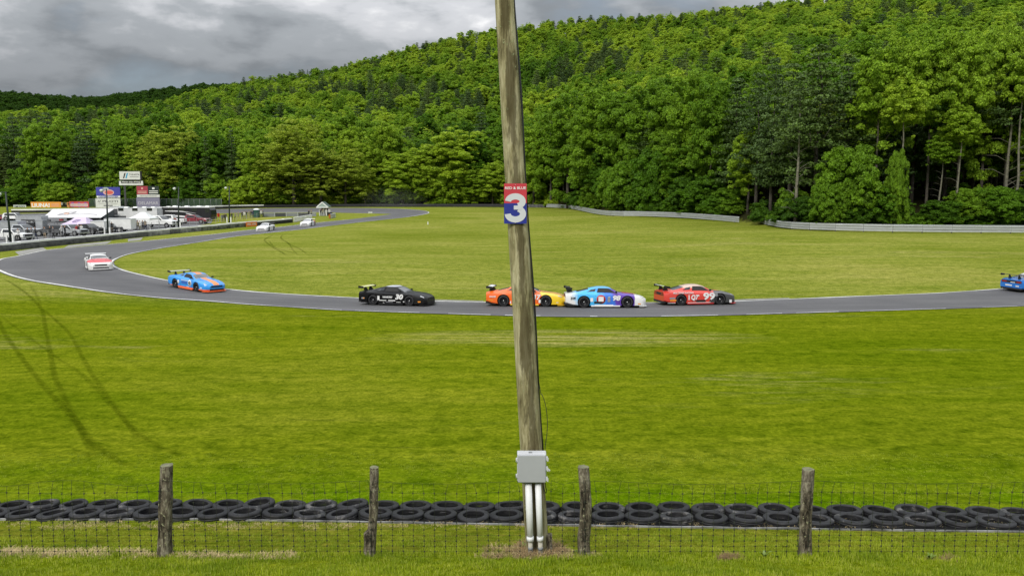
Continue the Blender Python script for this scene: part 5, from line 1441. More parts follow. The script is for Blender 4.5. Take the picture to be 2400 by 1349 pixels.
def livery(name, base, bands, rough=0.32, lower=None, stripe=None, tint=None, hood=None, roof=None, coat=.35):
    """bands: list of (x limit, slant, colour) painted from that x forward; stripe: (half width, colour) down the middle"""
    m = bpy.data.materials.new(name); m.use_nodes = True
    nt = m.node_tree; N = nt.nodes; L = nt.links; b = N["Principled BSDF"]; b.inputs["Roughness"].default_value = rough
    b.inputs["Coat Weight"].default_value = coat; b.inputs["Specular IOR Level"].default_value = .5 if coat else .2; b.inputs["Coat Roughness"].default_value = 0.1
    t = N.new("ShaderNodeTexCoord"); sp = N.new("ShaderNodeSeparateXYZ"); L.new(t.outputs["Object"], sp.inputs[0])
    nz = N.new("ShaderNodeTexNoise"); nz.inputs["Scale"].default_value = 3.0; nz.inputs["Detail"].default_value = 2; L.new(t.outputs["Object"], nz.inputs["Vector"])
    def mt(op, a, c=0.0, cl=False):
        q = N.new("ShaderNodeMath"); q.operation = op; q.use_clamp = cl
        for i, v in enumerate((a, c)):
            if isinstance(v, (int, float)): q.inputs[i].default_value = v
            else: L.new(v, q.inputs[i])
        return q.outputs[0]
    def mix(f, a, c):
        q = N.new("ShaderNodeMix"); q.data_type = 'RGBA'
        for i, v in ((0, f), (6, a), (7, c)):
            if isinstance(v, (int, float)): q.inputs[i].default_value = v
            elif isinstance(v, tuple): q.inputs[i].default_value = (*v, 1)
            else: L.new(v, q.inputs[i])
        return q.outputs[2]
    x, y, z = sp.outputs[0], sp.outputs[1], sp.outputs[2]
    col = base
    for bd in bands:
        lim, sl, c = bd[:3]; soft = bd[3] if len(bd) > 3 else 0.03
        d = mt('SUBTRACT', mt('ADD', x, mt('MULTIPLY', z, sl)), lim)
        d = mt('ADD', d, mt('MULTIPLY', mt('SUBTRACT', nz.outputs[0], .5), soft * 3))
        col = mix(mt('ADD', mt('DIVIDE', d, soft * 2), .5, True), col, c)
    if hood: col = mix(mt('MULTIPLY', mt('GREATER_THAN', x, hood[0]), mt('GREATER_THAN', z, hood[1])), col, hood[2])
    if stripe: col = mix(mt('MULTIPLY', mt('LESS_THAN', mt('ABSOLUTE', y), stripe[0]), mt('GREATER_THAN', z, .55)), col, stripe[1])
    if roof: col = mix(mt('GREATER_THAN', z, roof[0]), col, roof[1])
    if lower: col = mix(mt('LESS_THAN', z, lower[0]), col, lower[1])
    dirt = N.new("ShaderNodeTexNoise"); dirt.inputs["Scale"].default_value = 6; dirt.inputs["Detail"].default_value = 6; L.new(t.outputs["Object"], dirt.inputs["Vector"])
    dd = mt('MULTIPLY', mt('SUBTRACT', dirt.outputs[0], .5, True), .35 if coat else 0)
    col = mix(dd, col, (.05, .05, .05))
    if isinstance(col, tuple): b.inputs["Base Color"].default_value = (*col, 1)
    else: L.new(col, b.inputs["Base Color"])
    return m
def side_text(par, txt, x, z, h, m, width=None, bold=.05, shear=0.0, name="lettering", both=True, lift=0.012):
    """lettering on the doors; laid against the flank"""
    for s in ((-1, 1) if both else (-1,)):
        w = max(max(c[0] for c in csec(x + d * (width or .2) / 2)[2:6]) for d in (-1, 0, 1))
        me = text_mesh(txt, h / .70, m, bold=bold * h, shear=shear, ext=.003)
        xs_ = [v.co.x for v in me.vertices]; sx = width / (max(xs_) - min(xs_)) if width else 1
        child(name, me, par, loc=(x, s * (w + lift), z), rot=(R(90), 0, 0 if s < 0 else math.pi), scale=(sx, 1, 1))
def decal(par, x, z, w, h, m, name="decal", both=True, lift=.009, shape='box'):
    for s in ((-1, 1) if both else (-1,)):
        yw = max(c[0] for c in csec(x)[2:6])
        mb = MB()
        if shape == 'disc': mb.lathe([(0, -.002), (w/2, -.002), (w/2, .002), (0, .002)], 20, axis='y', c=(0, 0, 0)); sc = (1, 1, h / w)
        else: mb.box((0, 0, 0), (w, .004, h)); sc = (1, 1, 1)
        o = mb.build(name, m, par); o.location = (x, s * (yw + lift), z); o.scale = sc
CEN = [a.lerp(b, .5) for a, b in zip(OUT, INN)]
def heading(p):
    i = min(range(len(CEN)), key=lambda k: (CEN[k] - p).length); i = max(1, min(len(CEN) - 2, i))
    d = CEN[i-1] - CEN[i+1]; return math.atan2(d.y, d.x)
def race_car(px, py, label, paint, wing=None, accents=None, splitter=None, dyaw=0.0, ws=None, head=None, size=1.0, cat="race car"):
    p = G(px, py); h = heading(p) + R(dyaw) if head is None else R(head)
    f_, l_ = Vector((math.cos(h), math.sin(h), 0)), Vector((-math.sin(h), math.cos(h), 0))
    def hz(q): return Hland(q.x, q.y)
    zf, zb_ = hz(p + f_ * 1.3), hz(p - f_ * 1.3); zl, zr_ = hz(p + l_ * .8), hz(p - l_ * .8)
    c = empty("race_car", (p.x, p.y, (zf + zb_ + zl + zr_) / 4 + .035), h, label, cat, "race cars on the track")
    c.rotation_euler = (math.atan2(zl - zr_, 1.6), -math.atan2(zf - zb_, 2.6), h)
    c.scale = (size,) * 3
    child("body", BODY, c, m=paint)
    for nm, me in (("windshield", WS), ("rear_window", RG), ("grille", GRILLE), ("air_intake", INTAKE), ("diffuser", DIFF), ("tail_panel", TAILP)): child(nm, me, c)
    
    for s in (-1, 1):
        child("side_window", SG[s], c); child("quarter_window", QG[s], c); child("headlight", HL[s], c); child("tail_lamp", TL[s], c); child("mirror", MIRR[s], c)
    for x in (-1.28, 1.29):
        for s in (-1, 1):
            w = empty("wheel", (x, s * .825, .338)); w.parent = c; w.location = (x, s * .825, .338)
            w.rotation_euler = (0, random.random() * 3, 0)
            child("wheel_well", WELL[s], c, loc=(x, 0, .345))
            child("tyre", TYR, w); child("rim", RIM, w); child("hub", HUB, w)
    for me in SEAMS + HOODS: child("panel_seam", me, c)
    wg = empty("rear_wing"); wg.parent = c; wg.location = (-2.16, 0, 1.15)
    child("wing_blade", WING, wg, m=wing)
    for s in (-1, 1): child("end_plate", ENDP, wg, loc=(0, s * .87, 0), m=accents); child("wing_support", SUPP, wg, loc=(.03, s * .36, 0))
    child("splitter", SPL, c, m=splitter); child("side_skirt", SKIRT, c, m=splitter)
    return c
PW = lambda n, c, r=.4: M(n, c, r, var=.05, vscale=3)
PALEY = PW("pale_yellow_wing", (.62, .62, .30)); WHT = PW("decal_white", (.72, .72, .72)); ORG = PW("splitter_orange", (.72, .12, .03)); YEL = PW("decal_yellow", (.75, .50, .04))
REDD = PW("decal_red", (.42, .03, .03)); BLKD = PW("decal_black", (.015, .015, .016)); BLUD = PW("decal_blue", (.03, .12, .45)); PURP = PW("skirt_purple", (.05, .02, .28)); GRYD = PW("decal_grey", (.25, .25, .27)); ORL = PW("decal_amber", (.75, .28, .03))
# number 30, black
c = race_car(931, 714, "black race car with white number 30, left of the pole", livery("black_livery", (.004, .004, .0045), [(1.05, 0, (.012, .012, .012), .1)], roof=(1.19, (.50, .51, .58)), coat=0), wing=PALEY, size=.95)
side_text(c, "30", .58, .565, .30, WHT, width=.56, bold=.07, shear=.2, name="number"); side_text(c, "HAWKPERF", -.22, .54, .115, WHT, width=.68, bold=.05)
for x, z, w, h, m in ((-.86,.48,.15,.26,WHT), (-.62,.33,.62,.05,WHT), (.08,.335,.50,.06,WHT), (-.1,.23,.5,.035,GRYD), (.55,.24,.30,.03,WHT), (.93,.28,.10,.05,WHT), (-.5,.18,.1,.03,WHT), (-1.98,.44,.24,.10,GRYD), (-1.93,.44,.10,.05,ORL), (1.98,.30,.24,.075,ORL)): decal(c, x, z, w, h, m)
# number 17, orange with yellow nose
c = race_car(1233, 716, "orange and yellow race car with number 17, half hidden by the pole", livery("orange_livery", (.78, .13, .012), [(1.42, .55, (.80, .55, .02), .06)], stripe=(.30, (.74, .30, .16))), wing=WHT, splitter=YEL)
side_text(c, "17", .72, .56, .27, WHT, width=.42, bold=.07, shear=.2, name="number"); side_text(c, "SHAZAM", -1.95, .58, .10, WHT, width=.38, bold=.04)
for x, z, w, h, m in ((.92,.33,.12,.20,WHT), (-2.0,.36,.44,.02,YEL), (-.84,.25,.06,.16,WHT), (1.99,.26,.14,.03,WHT), (-.1,.45,.5,.16,WHT)): decal(c, x, z, w, h, m)
# number 98, white, blue and purple
c = race_car(1415, 719.5, "white, blue and purple race car with number 98, just right of the pole", livery("blue_purple_livery", (.70, .70, .69), [(-1.55, .35, (.055, .42, .78), .22), (.05, .45, (.035, .16, .62), .25), (.62, .25, (.10, .035, .34), .10), (1.72, .0, (.72, .72, .70), .02)], hood=None, roof=(1.14, (.09, .42, .72))), wing=MT['black'], splitter=WHT)
side_text(c, "98", .62, .57, .27, WHT, width=.46, bold=.07, shear=.2, name="number"); side_text(c, "21M", -1.93, .57, .13, BLKD, width=.30, bold=.05, shear=.1)
decal(c, -.27, .50, .54, .54, REDD, shape='disc'); decal(c, -.27, .52, .30, .28, WHT, lift=.014); decal(c, -.45, .32, .46, .12, BLKD, lift=.014)
for x, z, w, h, m in ((-.82,.48,.16,.22,WHT), (.20,.50,.16,.30,GRYD), (.22,.62,.12,.10,WHT), (-.1,.165,1.1,.05,WHT), (2.0,.24,.18,.05,ORL)): decal(c, x, z, w, h, m, lift=.016)
me = bpy.data.meshes.new("hood_band")
o = patch("hood_band", 1.05, 1.85, 9.2, 11, 0, PW("hood_pink", (.62, .08, .10)), 6, 4); child("hood_band", o, c)
# number 99, red and dark grey
c = race_car(1627, 712.5, "red and dark grey race car with big white number 99", livery("red_grey_livery", (.60, .050, .035), [(.42, -.6, (.055, .056, .056), .05)], roof=(1.05, (.58, .42, .34))), wing=PW("wing_pale_green", (.45, .50, .38)), splitter=REDD)
side_text(c, "99", .55, .53, .40, WHT, width=.78, bold=.055, name="number"); side_text(c, "Q7", -.42, .48, .28, WHT, width=.48, bold=.06, shear=.15)
side_text(c, "MULTIFAM RACING", -1.15, .775, .105, WHT, width=1.3, bold=.03)
for x, z, w, h, m in ((-.77,.49,.07,.30,WHT), (.02,.27,.62,.13,BLKD), (-.35,.30,.40,.05,BLKD), (-.15,.60,.10,.08,WHT), (1.02,.66,.17,.24,GRYD), (-1.85,.46,.36,.11,GRYD), (-1.80,.33,.40,.09,ORL), (-.1,.155,1.5,.05,WHT), (1.98,.22,.16,.18,WHT), (-1.9,.165,.5,.025,WHT)): decal(c, x, z, w, h, m, lift=.012)
child("hood_band", patch("hood_band", 1.15, 1.55, 9.0, 11, 0, PW("hood_orange", (.70, .20, .05)), 6, 4), c)
child("hood_band", patch("hood_band", 1.56, 2.1, 9.0, 11, 0, PW("hood_cream", (.60, .62, .50)), 6, 4), c)
# number 43, light blue with orange
c = race_car(461, 677.5, "light blue race car with orange stripe and white number roundel", livery("light_blue_livery", (.025, .27, .72), [], stripe=(.24, (.78, .26, .06)), lower=(.24, (.75, .15, .04))), wing=PW("grey_green_wing", (.35, .38, .28)), splitter=PW("splitter_coral", (.80, .17, .06)), head=-34, size=.93)
decal(c, .52, .56, .42, .46, WHT, shape='disc'); side_text(c, "43", .52, .56, .20, BLKD, width=.26, bold=.06, name="number", lift=.02)
decal(c, -.85, .52, .22, .30, WHT, shape='disc')
for x, z, w, h, m in ((-.15,.53,.70,.20,BLUD), (-.12,.52,.40,.07,REDD), (-.1,.70,.9,.10,PW("pale_blue_band", (.35,.50,.75))), (.3,.27,.3,.04,WHT), (1.9,.34,.22,.08,WHT)): decal(c, x, z, w, h, m)
# white car with red bonnet
c = race_car(231, 629, "white race car with red bonnet coming round the left bend", livery("red_white_livery", (.72, .71, .70), [(-.2, 0, (.72, .71, .70), .02)], hood=(.85, .66, (.66, .07, .08))), wing=PW("silver_wing", (.50, .50, .50)), splitter=WHT, head=-58, size=.96)
# two white cars farther back
c = race_car(623, 540.5, "white race car with red side slashes by the black wall", livery("white_red_livery", (.74, .74, .73), [(-.9, .9, (.66, .10, .07), .02), (-.68, .9, (.74, .74, .73), .02), (-1.5, 1.6, (.74, .74, .73), .02)]), wing=MT['greydark'], splitter=WHT, dyaw=12)
c = race_car(722, 529, "white race car with red and yellow rear flank, farthest back", livery("white_flame_livery", (.74, .68, .35), [(-1.45, .2, (.55, .05, .03), .08), (-.75, .2, (.74, .74, .74), .06)]), wing=WHT, splitter=WHT, dyaw=10)
# blue car leaving at the right edge
c = race_car(2424, 680, "blue race car with number 9 leaving at the right edge", livery("blue_livery", (.02, .16, .56), [], roof=(1.0, (.60, .62, .64))), wing=MT['black'], splitter=BLUD, dyaw=3)
side_text(c, "9", -.9, .57, .36, WHT, width=.28, bold=.08, shear=.15, name="number"); side_text(c, "3", -2.0, .52, .18, WHT, width=.16, bold=.05)
for x, z, w, h, m in ((-1.9,.26,.34,.07,REDD),): decal(c, x, z, w, h, m)
mb = MB(); mb.box((-2.372, -.1, .66), (.01, .34, .05)); mb.box((-2.368, .2, .44), (.01, .5, .09)); mb.box((-2.368, -.45, .42), (.01, .25, .08)); mb.build("decal", WHT, c)
# ------------------------------------------------------------------ paddock: everything placed on the ground behind the pit wall
def ppm(p): return F / (p.y * _cp + (CAM_Z - p.z) * _sp)          # photo pixels per metre at p
def place(px, py, name, label, cat, rz=0.0, group=None, w=None):
    """w: real width in metres of the thing; returns an empty at the ground there"""
    p = G(px, py)
    return empty(name, p, R(rz), label, cat, group)
def wheel_at(par, x, y, r, wd, m_rim=None, name="wheel"):
    w = empty(name); w.parent = par; w.location = (x, y, r)
    mb = MB(); mb.lathe([(r*.62,-wd/2),(r*.95,-wd/2),(r,-wd*.3),(r,wd*.3),(r*.95,wd/2),(r*.62,wd/2)], 16, axis='y'); mb.build("tyre", MT['rubber'], w)
    mb = MB(); mb.lathe([(0,-wd*.40),(r*.35,-wd*.45),(r*.62,-wd*.38)], 12, axis='y'); mb.lathe([(0,wd*.40),(r*.35,wd*.45),(r*.62,wd*.38)], 12, axis='y'); mb.build("rim", m_rim or MT['chrome'], w)
def glasshouse(par, xz, yw, m=None, name="window", off=.012):
    """side windows as a prism outline laid just proud of both flanks"""
    for s in (-1, 1):
        mb = MB(); mb.poly(xz, s * (yw - .01), s * (yw + off)); mb.build(name, m or MT['glass'], par)
def pickup(px, py, paint, label, rz=0.0, L_=5.9, bed=True, tint=None, H_=1.95, cat="pickup truck", name="pickup_truck", group=None):
    c = place(px, py, name, label, cat, rz, group); k = L_ * 1.07 / 5.9; w = 1.0
    h = H_ * .90 / 1.95
    prof = [(-2.95,.55),(-2.95,1.18),(-1.15,1.20),(-1.05,1.25),(-.85,1.86),(.45,1.88),(.62,1.84),(1.32,1.27),(2.55,1.13),(2.88,1.02),(2.95,.55)]
    if not bed: prof = [(-2.75,.50),(-2.85,1.1),(-2.6,1.75),(-2.3,1.86),(.45,1.88),(.62,1.84),(1.32,1.25),(2.55,1.08),(2.82,.95),(2.88,.50)]
    mb = MB(); pr = [(x*k, z*h) for x, z in prof]; mb.poly(pr, -.96, .96)
    b = mb.build("body", paint, c)
    # tumblehome: pull the roof in
    for v in b.data.vertices:
        if v.co.z > 1.3 * h: v.co.y *= 0.84
    bv = b.modifiers.new("bevel", 'BEVEL'); bv.width = .06; bv.segments = 2
    rear = -.72 if bed else -2.2
    for s in (-1, 1):
        mb = MB(); mb.add([(rear*k, s*.955, 1.30*h), ((rear+.10)*k, s*.865, 1.76*h), (.50*k, s*.865, 1.76*h), (1.10*k, s*.955, 1.30*h)], [(0, 1, 2, 3)])
        mb.build("side_window", MT['glass'], c)
    mb = MB(); mb.add([(.64*k, -.74, 1.815*h), (.64*k, .74, 1.815*h), (1.31*k, .90, 1.30*h), (1.31*k, -.90, 1.30*h)], [(0, 1, 2, 3)])
    for v in range(len(mb.v)): mb.v[v] = (mb.v[v][0] + .03, mb.v[v][1], mb.v[v][2] + .03)
    mb.build("windshield", MT['glass'], c)
    if bed:
        mb = MB(); mb.box((-2.0*k, 0, 1.205*h), (1.6*k, 1.6, .02)); mb.build("cargo_bed", MT['mattblack'], c)
    mb = MB(); mb.box((2.93*k, 0, .90*h), (.06, 1.25, .28)); mb.build("grille", MT['mattblack'], c)
    mb = MB(); mb.box((2.95*k, 0, .55*h), (.10, 1.85, .16)); mb.box((-2.97*k, 0, .55*h), (.10, 1.8, .14)); mb.build("bumper", MT['chrome'], c)
    for s in (-1, 1):
        mb = MB(); mb.box((2.90*k, s*.80, .95*h), (.08, .26, .22)); mb.build("headlight", LAMPM, c)
        mb = MB(); mb.box((-2.96*k, s*.86, .95*h), (.04, .16, .34)); mb.build("tail_lamp", TAILM, c)
        mb = MB(); mb.box((1.05*k, s*1.08, 1.30*h), (.12, .2, .2)); mb.build("mirror", MT['black'], c)
        for x in (-1.85*k, 1.95*k):
            mb = MB(); mb.lathe([(0, s*.90), (.47, s*.90), (.47, s*.968), (0, s*.968)], 20, axis='y', c=(x, 0, .50)); mb.build("wheel_arch", MT['mattblack'], c)
            wheel_at(c, x, s*.87, .42, .27)
    return c
def box_trailer(px, py, L_, H_, m, label, rz=0.0, wheels=2, D_=2.4, vents=0, z0=.45, name="box_trailer", cat="trailer", trim=True):
    c = place(px, py, name, label, cat, rz)
    mb = MB(); mb.box((0, 0, z0 + (H_-z0)/2), (L_, D_, H_-z0)); b = mb.build("body", m, c)
    bv = b.modifiers.new("bevel", 'BEVEL'); bv.width = .05; bv.segments = 2
    if trim:
        mb = MB()
        for z in (z0 + .04, H_ - .05):
            for s in (-1, 1): mb.box((0, s*(D_/2 + .012), z), (L_*.995, .02, .09))
        mb.build("trim", MT['grey'], c)
    for s in (-1, 1):
        for i in range(wheels): wheel_at(c, (-.55 + i*.82 - (wheels-2)*.4) - L_*.02, s*(D_/2 - .06), .36, .22, MT['white'])
        mb = MB(); mb.poly([(-1.15 - (wheels-2)*.4,.50),(-1.0 - (wheels-2)*.4,.86),(.75 + (wheels-2)*.4,.86),(.9 + (wheels-2)*.4,.50)], s*(D_/2 - .02), s*(D_/2 + .035)); mb.build("mudguard", MT['greydark'], c)
    mb = MB(); mb.tube([(L_/2, .5, z0 - .1), (L_/2 + 1.2, 0, z0 - .1), (L_/2, -.5, z0 - .1)], .05, 6); mb.build("tow_bar", MT['greydark'], c)
    for i in range(vents):
        x = -L_*.35 + i * L_*.7/max(1, vents-1)
        mb = MB(); mb.box((x, 0, H_ + .12), (.9, .7, .24), taper=.8); mb.build("roof_vent", MT['white'], c)
    return c
def canopy(px, py, W_, D_, eave, peak, m, label, rz=0.0, ridge=0.12, legs=True, val=.28, peakx=0.0, mark=None):
    c = place(px, py, "canopy_tent", label, "canopy tent", rz)
    e = [(-W_/2, -D_/2, eave), (W_/2, -D_/2, eave), (W_/2, D_/2, eave), (-W_/2, D_/2, eave)]
    t = [(-W_*ridge + peakx, -.1, peak), (W_*ridge + peakx, -.1, peak), (W_*ridge + peakx, .1, peak), (-W_*ridge + peakx, .1, peak)]
    # sagging roof panels
    def panel(a, b, c_, d, name):
        mb = MB(); V = []; n = 6
        for i in range(n + 1):
            for j in range(n + 1):
                u, v = i/n, j/n
                p = [(1-v)*((1-u)*a[k] + u*b[k]) + v*((1-u)*d[k] + u*c_[k]) for k in range(3)]
                p[2] -= .10 * math.sin(v*math.pi) + .03 * math.sin(u*math.pi) * (1 - v)
                V.append(tuple(p))
        mb.add(V, [(i*(n+1)+j, (i+1)*(n+1)+j, (i+1)*(n+1)+j+1, i*(n+1)+j+1) for i in range(n) for j in range(n)], True); mb.build(name, m, c)
    for k in range(4): panel(e[k], e[(k+1) % 4], t[(k+1) % 4], t[k], "roof_panel")
    mb = MB(); mb.quad(*[(p[0], p[1], p[2] - .005) for p in t]); mb.build("roof_top", m, c)
    for k in range(4):
        a, b = e[k], e[(k+1) % 4]; mb = MB(); mb.add([a, b, (b[0], b[1], b[2]-val), (a[0], a[1], a[2]-val)], [(0, 1, 2, 3)]); mb.build("valance", m, c)
    if legs:
        for p in e: mb = MB(); mb.box((p[0]*.97, p[1]*.97, eave/2), (.06, .06, eave)); mb.build("leg", MT['white'], c)
    if mark:
        mb = MB(); mb.tube([(-W_*.16, -D_*.35, eave + (peak-eave)*.34), (-W_*.02, -D_*.38, eave + (peak-eave)*.32), (W_*.10, -D_*.22, eave + (peak-eave)*.60), (-W_*.06, -D_*.20, eave + (peak-eave)*.62), (-W_*.16, -D_*.35, eave + (peak-eave)*.34)], .05, 4)
        mb.build("printed_mark", mark, c)
    return c

# people: one skinned body each, clothes by height
SKIN = (0.35, 0.20, 0.13)
def person_mat(name, top, legs, hair=(0.02, 0.015, 0.01), cap=None):
    m = bpy.data.materials.new(name); m.use_nodes = True; nt = m.node_tree; N = nt.nodes; L = nt.links; b = N["Principled BSDF"]; b.inputs["Roughness"].default_value = .8
    t = N.new("ShaderNodeTexCoord"); sp = N.new("ShaderNodeSeparateXYZ"); L.new(t.outputs["Object"], sp.inputs[0])
    r = N.new("ShaderNodeValToRGB"); r.color_ramp.interpolation = 'CONSTANT'; e = r.color_ramp.elements
    e[0].position = 0; e[0].color = (.02, .02, .02, 1); e[1].position = .04; e[1].color = (*legs, 1)
    for p, c in ((.48, top), (.805, SKIN), (.925, cap or hair)):
        q = e.new(p); q.color = (*c, 1)
    d = N.new("ShaderNodeMath"); d.operation = 'DIVIDE'; d.inputs[1].default_value = 1.8; L.new(sp.outputs[2], d.inputs[0]); L.new(d.outputs[0], r.inputs[0]); L.new(r.outputs[0], b.inputs["Base Color"])
    return m
def body_skin(pose):
    a = pose
    J = {'pelvis': ((0, 0, .95), .13), 'chest': ((0, .02, 1.32), .15), 'neck': ((0, .02, 1.50), .058), 'head': ((0, .04, 1.62), .088), 'top': ((0, .03, 1.72), .075)}
    E = [('pelvis', 'chest'), ('chest', 'neck'), ('neck', 'head'), ('head', 'top')]
    for s, k in ((-1, 'l'), (1, 'r')):
        st = a.get('stride', .08) * s
        J['hip' + k] = ((s*.10, 0, .88), .095); J['knee' + k] = ((s*.11, st*.5 + .03, .50), .062); J['ankle' + k] = ((s*.11, st, .09), .042); J['toe' + k] = ((s*.12, st + .15, .04), .035)
        J['sh' + k] = ((s*.18, .02, 1.42), .062); 
        el, ha = a.get('arm' + k, ((s*.25, -.02, 1.14), (s*.25, .08, .90)))
        J['el' + k] = (el, .044); J['ha' + k] = (ha, .034)
        E += [('pelvis', 'hip' + k), ('hip' + k, 'knee' + k), ('knee' + k, 'ankle' + k), ('ankle' + k, 'toe' + k), ('chest', 'sh' + k), ('sh' + k, 'el' + k), ('el' + k, 'ha' + k)]
    names = list(J); me = bpy.data.meshes.new("figure"); me.from_pydata([J[n][0] for n in names], [(names.index(x), names.index(y)) for x, y in E], [])
    o = bpy.data.objects.new("figure", me); COL.objects.link(o)
    o.modifiers.new("skin", 'SKIN'); 
    for i, n in enumerate(names):
        me.skin_vertices[0].data[i].radius = (J[n][1], J[n][1] * (.75 if n in ('chest', 'pelvis') else 1)); me.skin_vertices[0].data[i].use_root = (n == 'pelvis')
    sb = o.modifiers.new("sub", 'SUBSURF'); sb.levels = 1
    dg = bpy.context.evaluated_depsgraph_get(); r = bpy.data.meshes.new_from_object(o.evaluated_get(dg)); bpy.data.objects.remove(o)
    r.polygons.foreach_set("use_smooth", [True] * len(r.polygons)); r.name = "person"
    return r
POSES = [body_skin({}), body_skin({'stride': .22, 'arml': ((-.24, .10, 1.16), (-.22, .28, 1.05))}), body_skin({'arml': ((-.26, .12, 1.22), (-.12, .28, 1.38)), 'armr': ((.26, .12, 1.22), (.12, .28, 1.38))}),
         body_skin({'stride': .14, 'armr': ((.28, -.04, 1.15), (.12, -.02, 1.0)), 'arml': ((-.28, -.04, 1.15), (-.12, .1, 1.0))})]
def person(px, py, top, legs, label, pose=0, rz=0.0, hgt=1.75, hair=(0.02, 0.015, 0.01), cap=None, group="people in the paddock", z=None):
    p = G(px, py); 
    o = bpy.data.objects.new("person", POSES[pose]); COL.objects.link(o)
    o.location = p if z is None else (p.x, p.y, z); o.rotation_euler = (0, 0, R(180 + rz)); o.scale = (hgt/1.75,) * 3
    m = person_mat("clothes", top, legs, hair, cap)
    if not POSES[pose].materials: POSES[pose].materials.append(m)
    o.material_slots[0].link = 'OBJECT'; o.material_slots[0].material = m
    props(o, label, "person", group); return o
BK, NV, GR, WH, TN, BL, RD, KH = (.02,.02,.022), (.02,.03,.07), (.12,.12,.125), (.6,.6,.58), (.35,.27,.18), (.05,.12,.35), (.4,.03,.03), (.22,.20,.13)

# --- awning of the big race transporter and the trailer behind it
p = G(172, 521.5); s_ = ppm(p)
aw = empty("awning", p, 0, "large white awning with swoosh print over the race team area", "awning")
Wm = lambda px_: px_ / s_
depth = 7.0
zt = lambda py_, dy=0.0: at(172, py_, p.y + dy).z - p.z
x_ = lambda px_, dy=0.0: at(px_, 505, p.y + dy).x - p.x
LAW = M("awning_cloth", (0.62, 0.61, 0.61), 0.7, var=0.05, vscale=.4); PAW = M("lilac_canopy_cloth", (0.56, 0.47, 0.63), 0.7, var=0.08, vscale=.4); DK = M("dark_awning_side", (0.05, 0.06, 0.065), 0.7)
mb = MB(); V = []; n = 10
for i in range(n + 1):
    for j in range(5):
        u, v = i/n, j/4
        xa = x_(97, 0) + (x_(236, 0) - x_(97, 0)) * u; xb = x_(125, depth) + (x_(268, depth) - x_(125, depth)) * u
        V.append((xa + (xb - xa)*v, depth * v, zt(510) + (zt(489.5, depth) - zt(510)) * v - .12*math.sin(v*math.pi) - .03*math.sin(u*math.pi*10)))
mb.add(V, [(i*5+j, (i+1)*5+j, (i+1)*5+j+1, i*5+j+1) for i in range(n) for j in range(4)], True); mb.build("roof_panel", LAW, aw)
mb = MB(); mb.add([(x_(236,0), 0, zt(510)), (x_(268,depth), depth, zt(490,depth)), (x_(268,depth), depth, zt(510,depth))], [(0,1,2)]); mb.add([(x_(236,0)+.05, .02, zt(510)), (x_(268,depth), depth-.02, zt(490,depth)), (x_(268,depth), depth, zt(511,depth))], [(0,1,2)]); mb.build("gable_panel", DK, aw)
mb = MB(); mb.box(((x_(97)+x_(236))/2, 0, zt(510)-.06), (x_(236)-x_(97), .06, .12)); mb.build("front_beam", MT['greydark'], aw)
for px_ in (99, 145, 190, 234): mb = MB(); mb.box((x_(px_), 0, zt(510)/2), (.08, .08, zt(510))); mb.build("leg", MT['greydark'], aw)
mb = MB(); mb.box(((x_(110)+x_(255))/2, depth + .1, zt(508,depth)/2 + .2), (x_(255)-x_(110), .1, zt(508,depth))); mb.build("back_curtain", MT['greydark'], aw)
mb = MB(); q = lambda u, v: (V[0][0]*0 + (x_(97)+(x_(236)-x_(97))*u)*(1-v) + (x_(125,depth)+(x_(268,depth)-x_(125,depth))*u)*v, depth*v - .02, zt(510)+(zt(489.5,depth)-zt(510))*v + .04 - .12*math.sin(v*math.pi))
mb.tube([q(.20,.35), q(.30,.62), q(.45,.68), q(.36,.36), q(.20,.35)], .06, 4); mb.tube([q(.40,.5), q(.55,.42), q(.7,.46), q(.85,.38)], .05, 4); mb.build("printed_swoosh", M("swoosh_grey", (.28,.27,.30), .7), aw)
mb = MB(); mb.tube([q(.28,.50), q(.36,.52)], .09, 4); mb.build("printed_dot", ORL, aw)
tr = box_trailer(276, 516, 2.0, 2.9, MT['white'], "white transporter rear end at the right of the big awning", 0, 2, name="transporter")
mb = MB(); mb.box((.3, -1.23, 1.8), (.7, .03, 1.2)); mb.build("side_door", MT['greydark'], tr)
# lilac canopy
pc = G(192, 541)
s_ = ppm(pc)
canopy(192, 541, 57/s_, 4.5, 17.5/s_, 32/s_, PAW, "pale lilac pop-up canopy in front of the big awning", 0, .22, True, .35, mark=M("lilac_print", (.25,.17,.35), .7))
# enclosed trailers
p = G(236, 546); s_ = ppm(p)
box_trailer(237, 546, 31/s_, 29/s_, MT['white'], "short white enclosed trailer between lilac canopy and lamp post", 4, 2)
p = G(283, 543.5); s_ = ppm(p)
box_trailer(283, 543.5, 60/s_, 32/s_, MT['white'], "long white enclosed trailer with tandem wheels, people beside it", 6, 2)
# big white travel trailer / motorhome behind
p = G(330, 516); s_ = ppm(p)
rv = box_trailer(330, 516, 88/s_, 29/s_, MT['offwhite'], "long white travel trailer with roof vents behind the white tent", 2, 2, vents=4, name="travel_trailer")
mb = MB()
for x in (-3.5, -.6, 2.4): mb.box((x, -1.22, 2.3), (1.1, .03, .6))
mb.build("window", MT['glass'], rv)
# white pop-up canopy
p = G(338, 538); s_ = ppm(p)
canopy(338, 538, 51/s_, 3.6, 27/s_, 41/s_, MT['white'], "white pointed pop-up canopy beside the long white trailer", 0, .10)
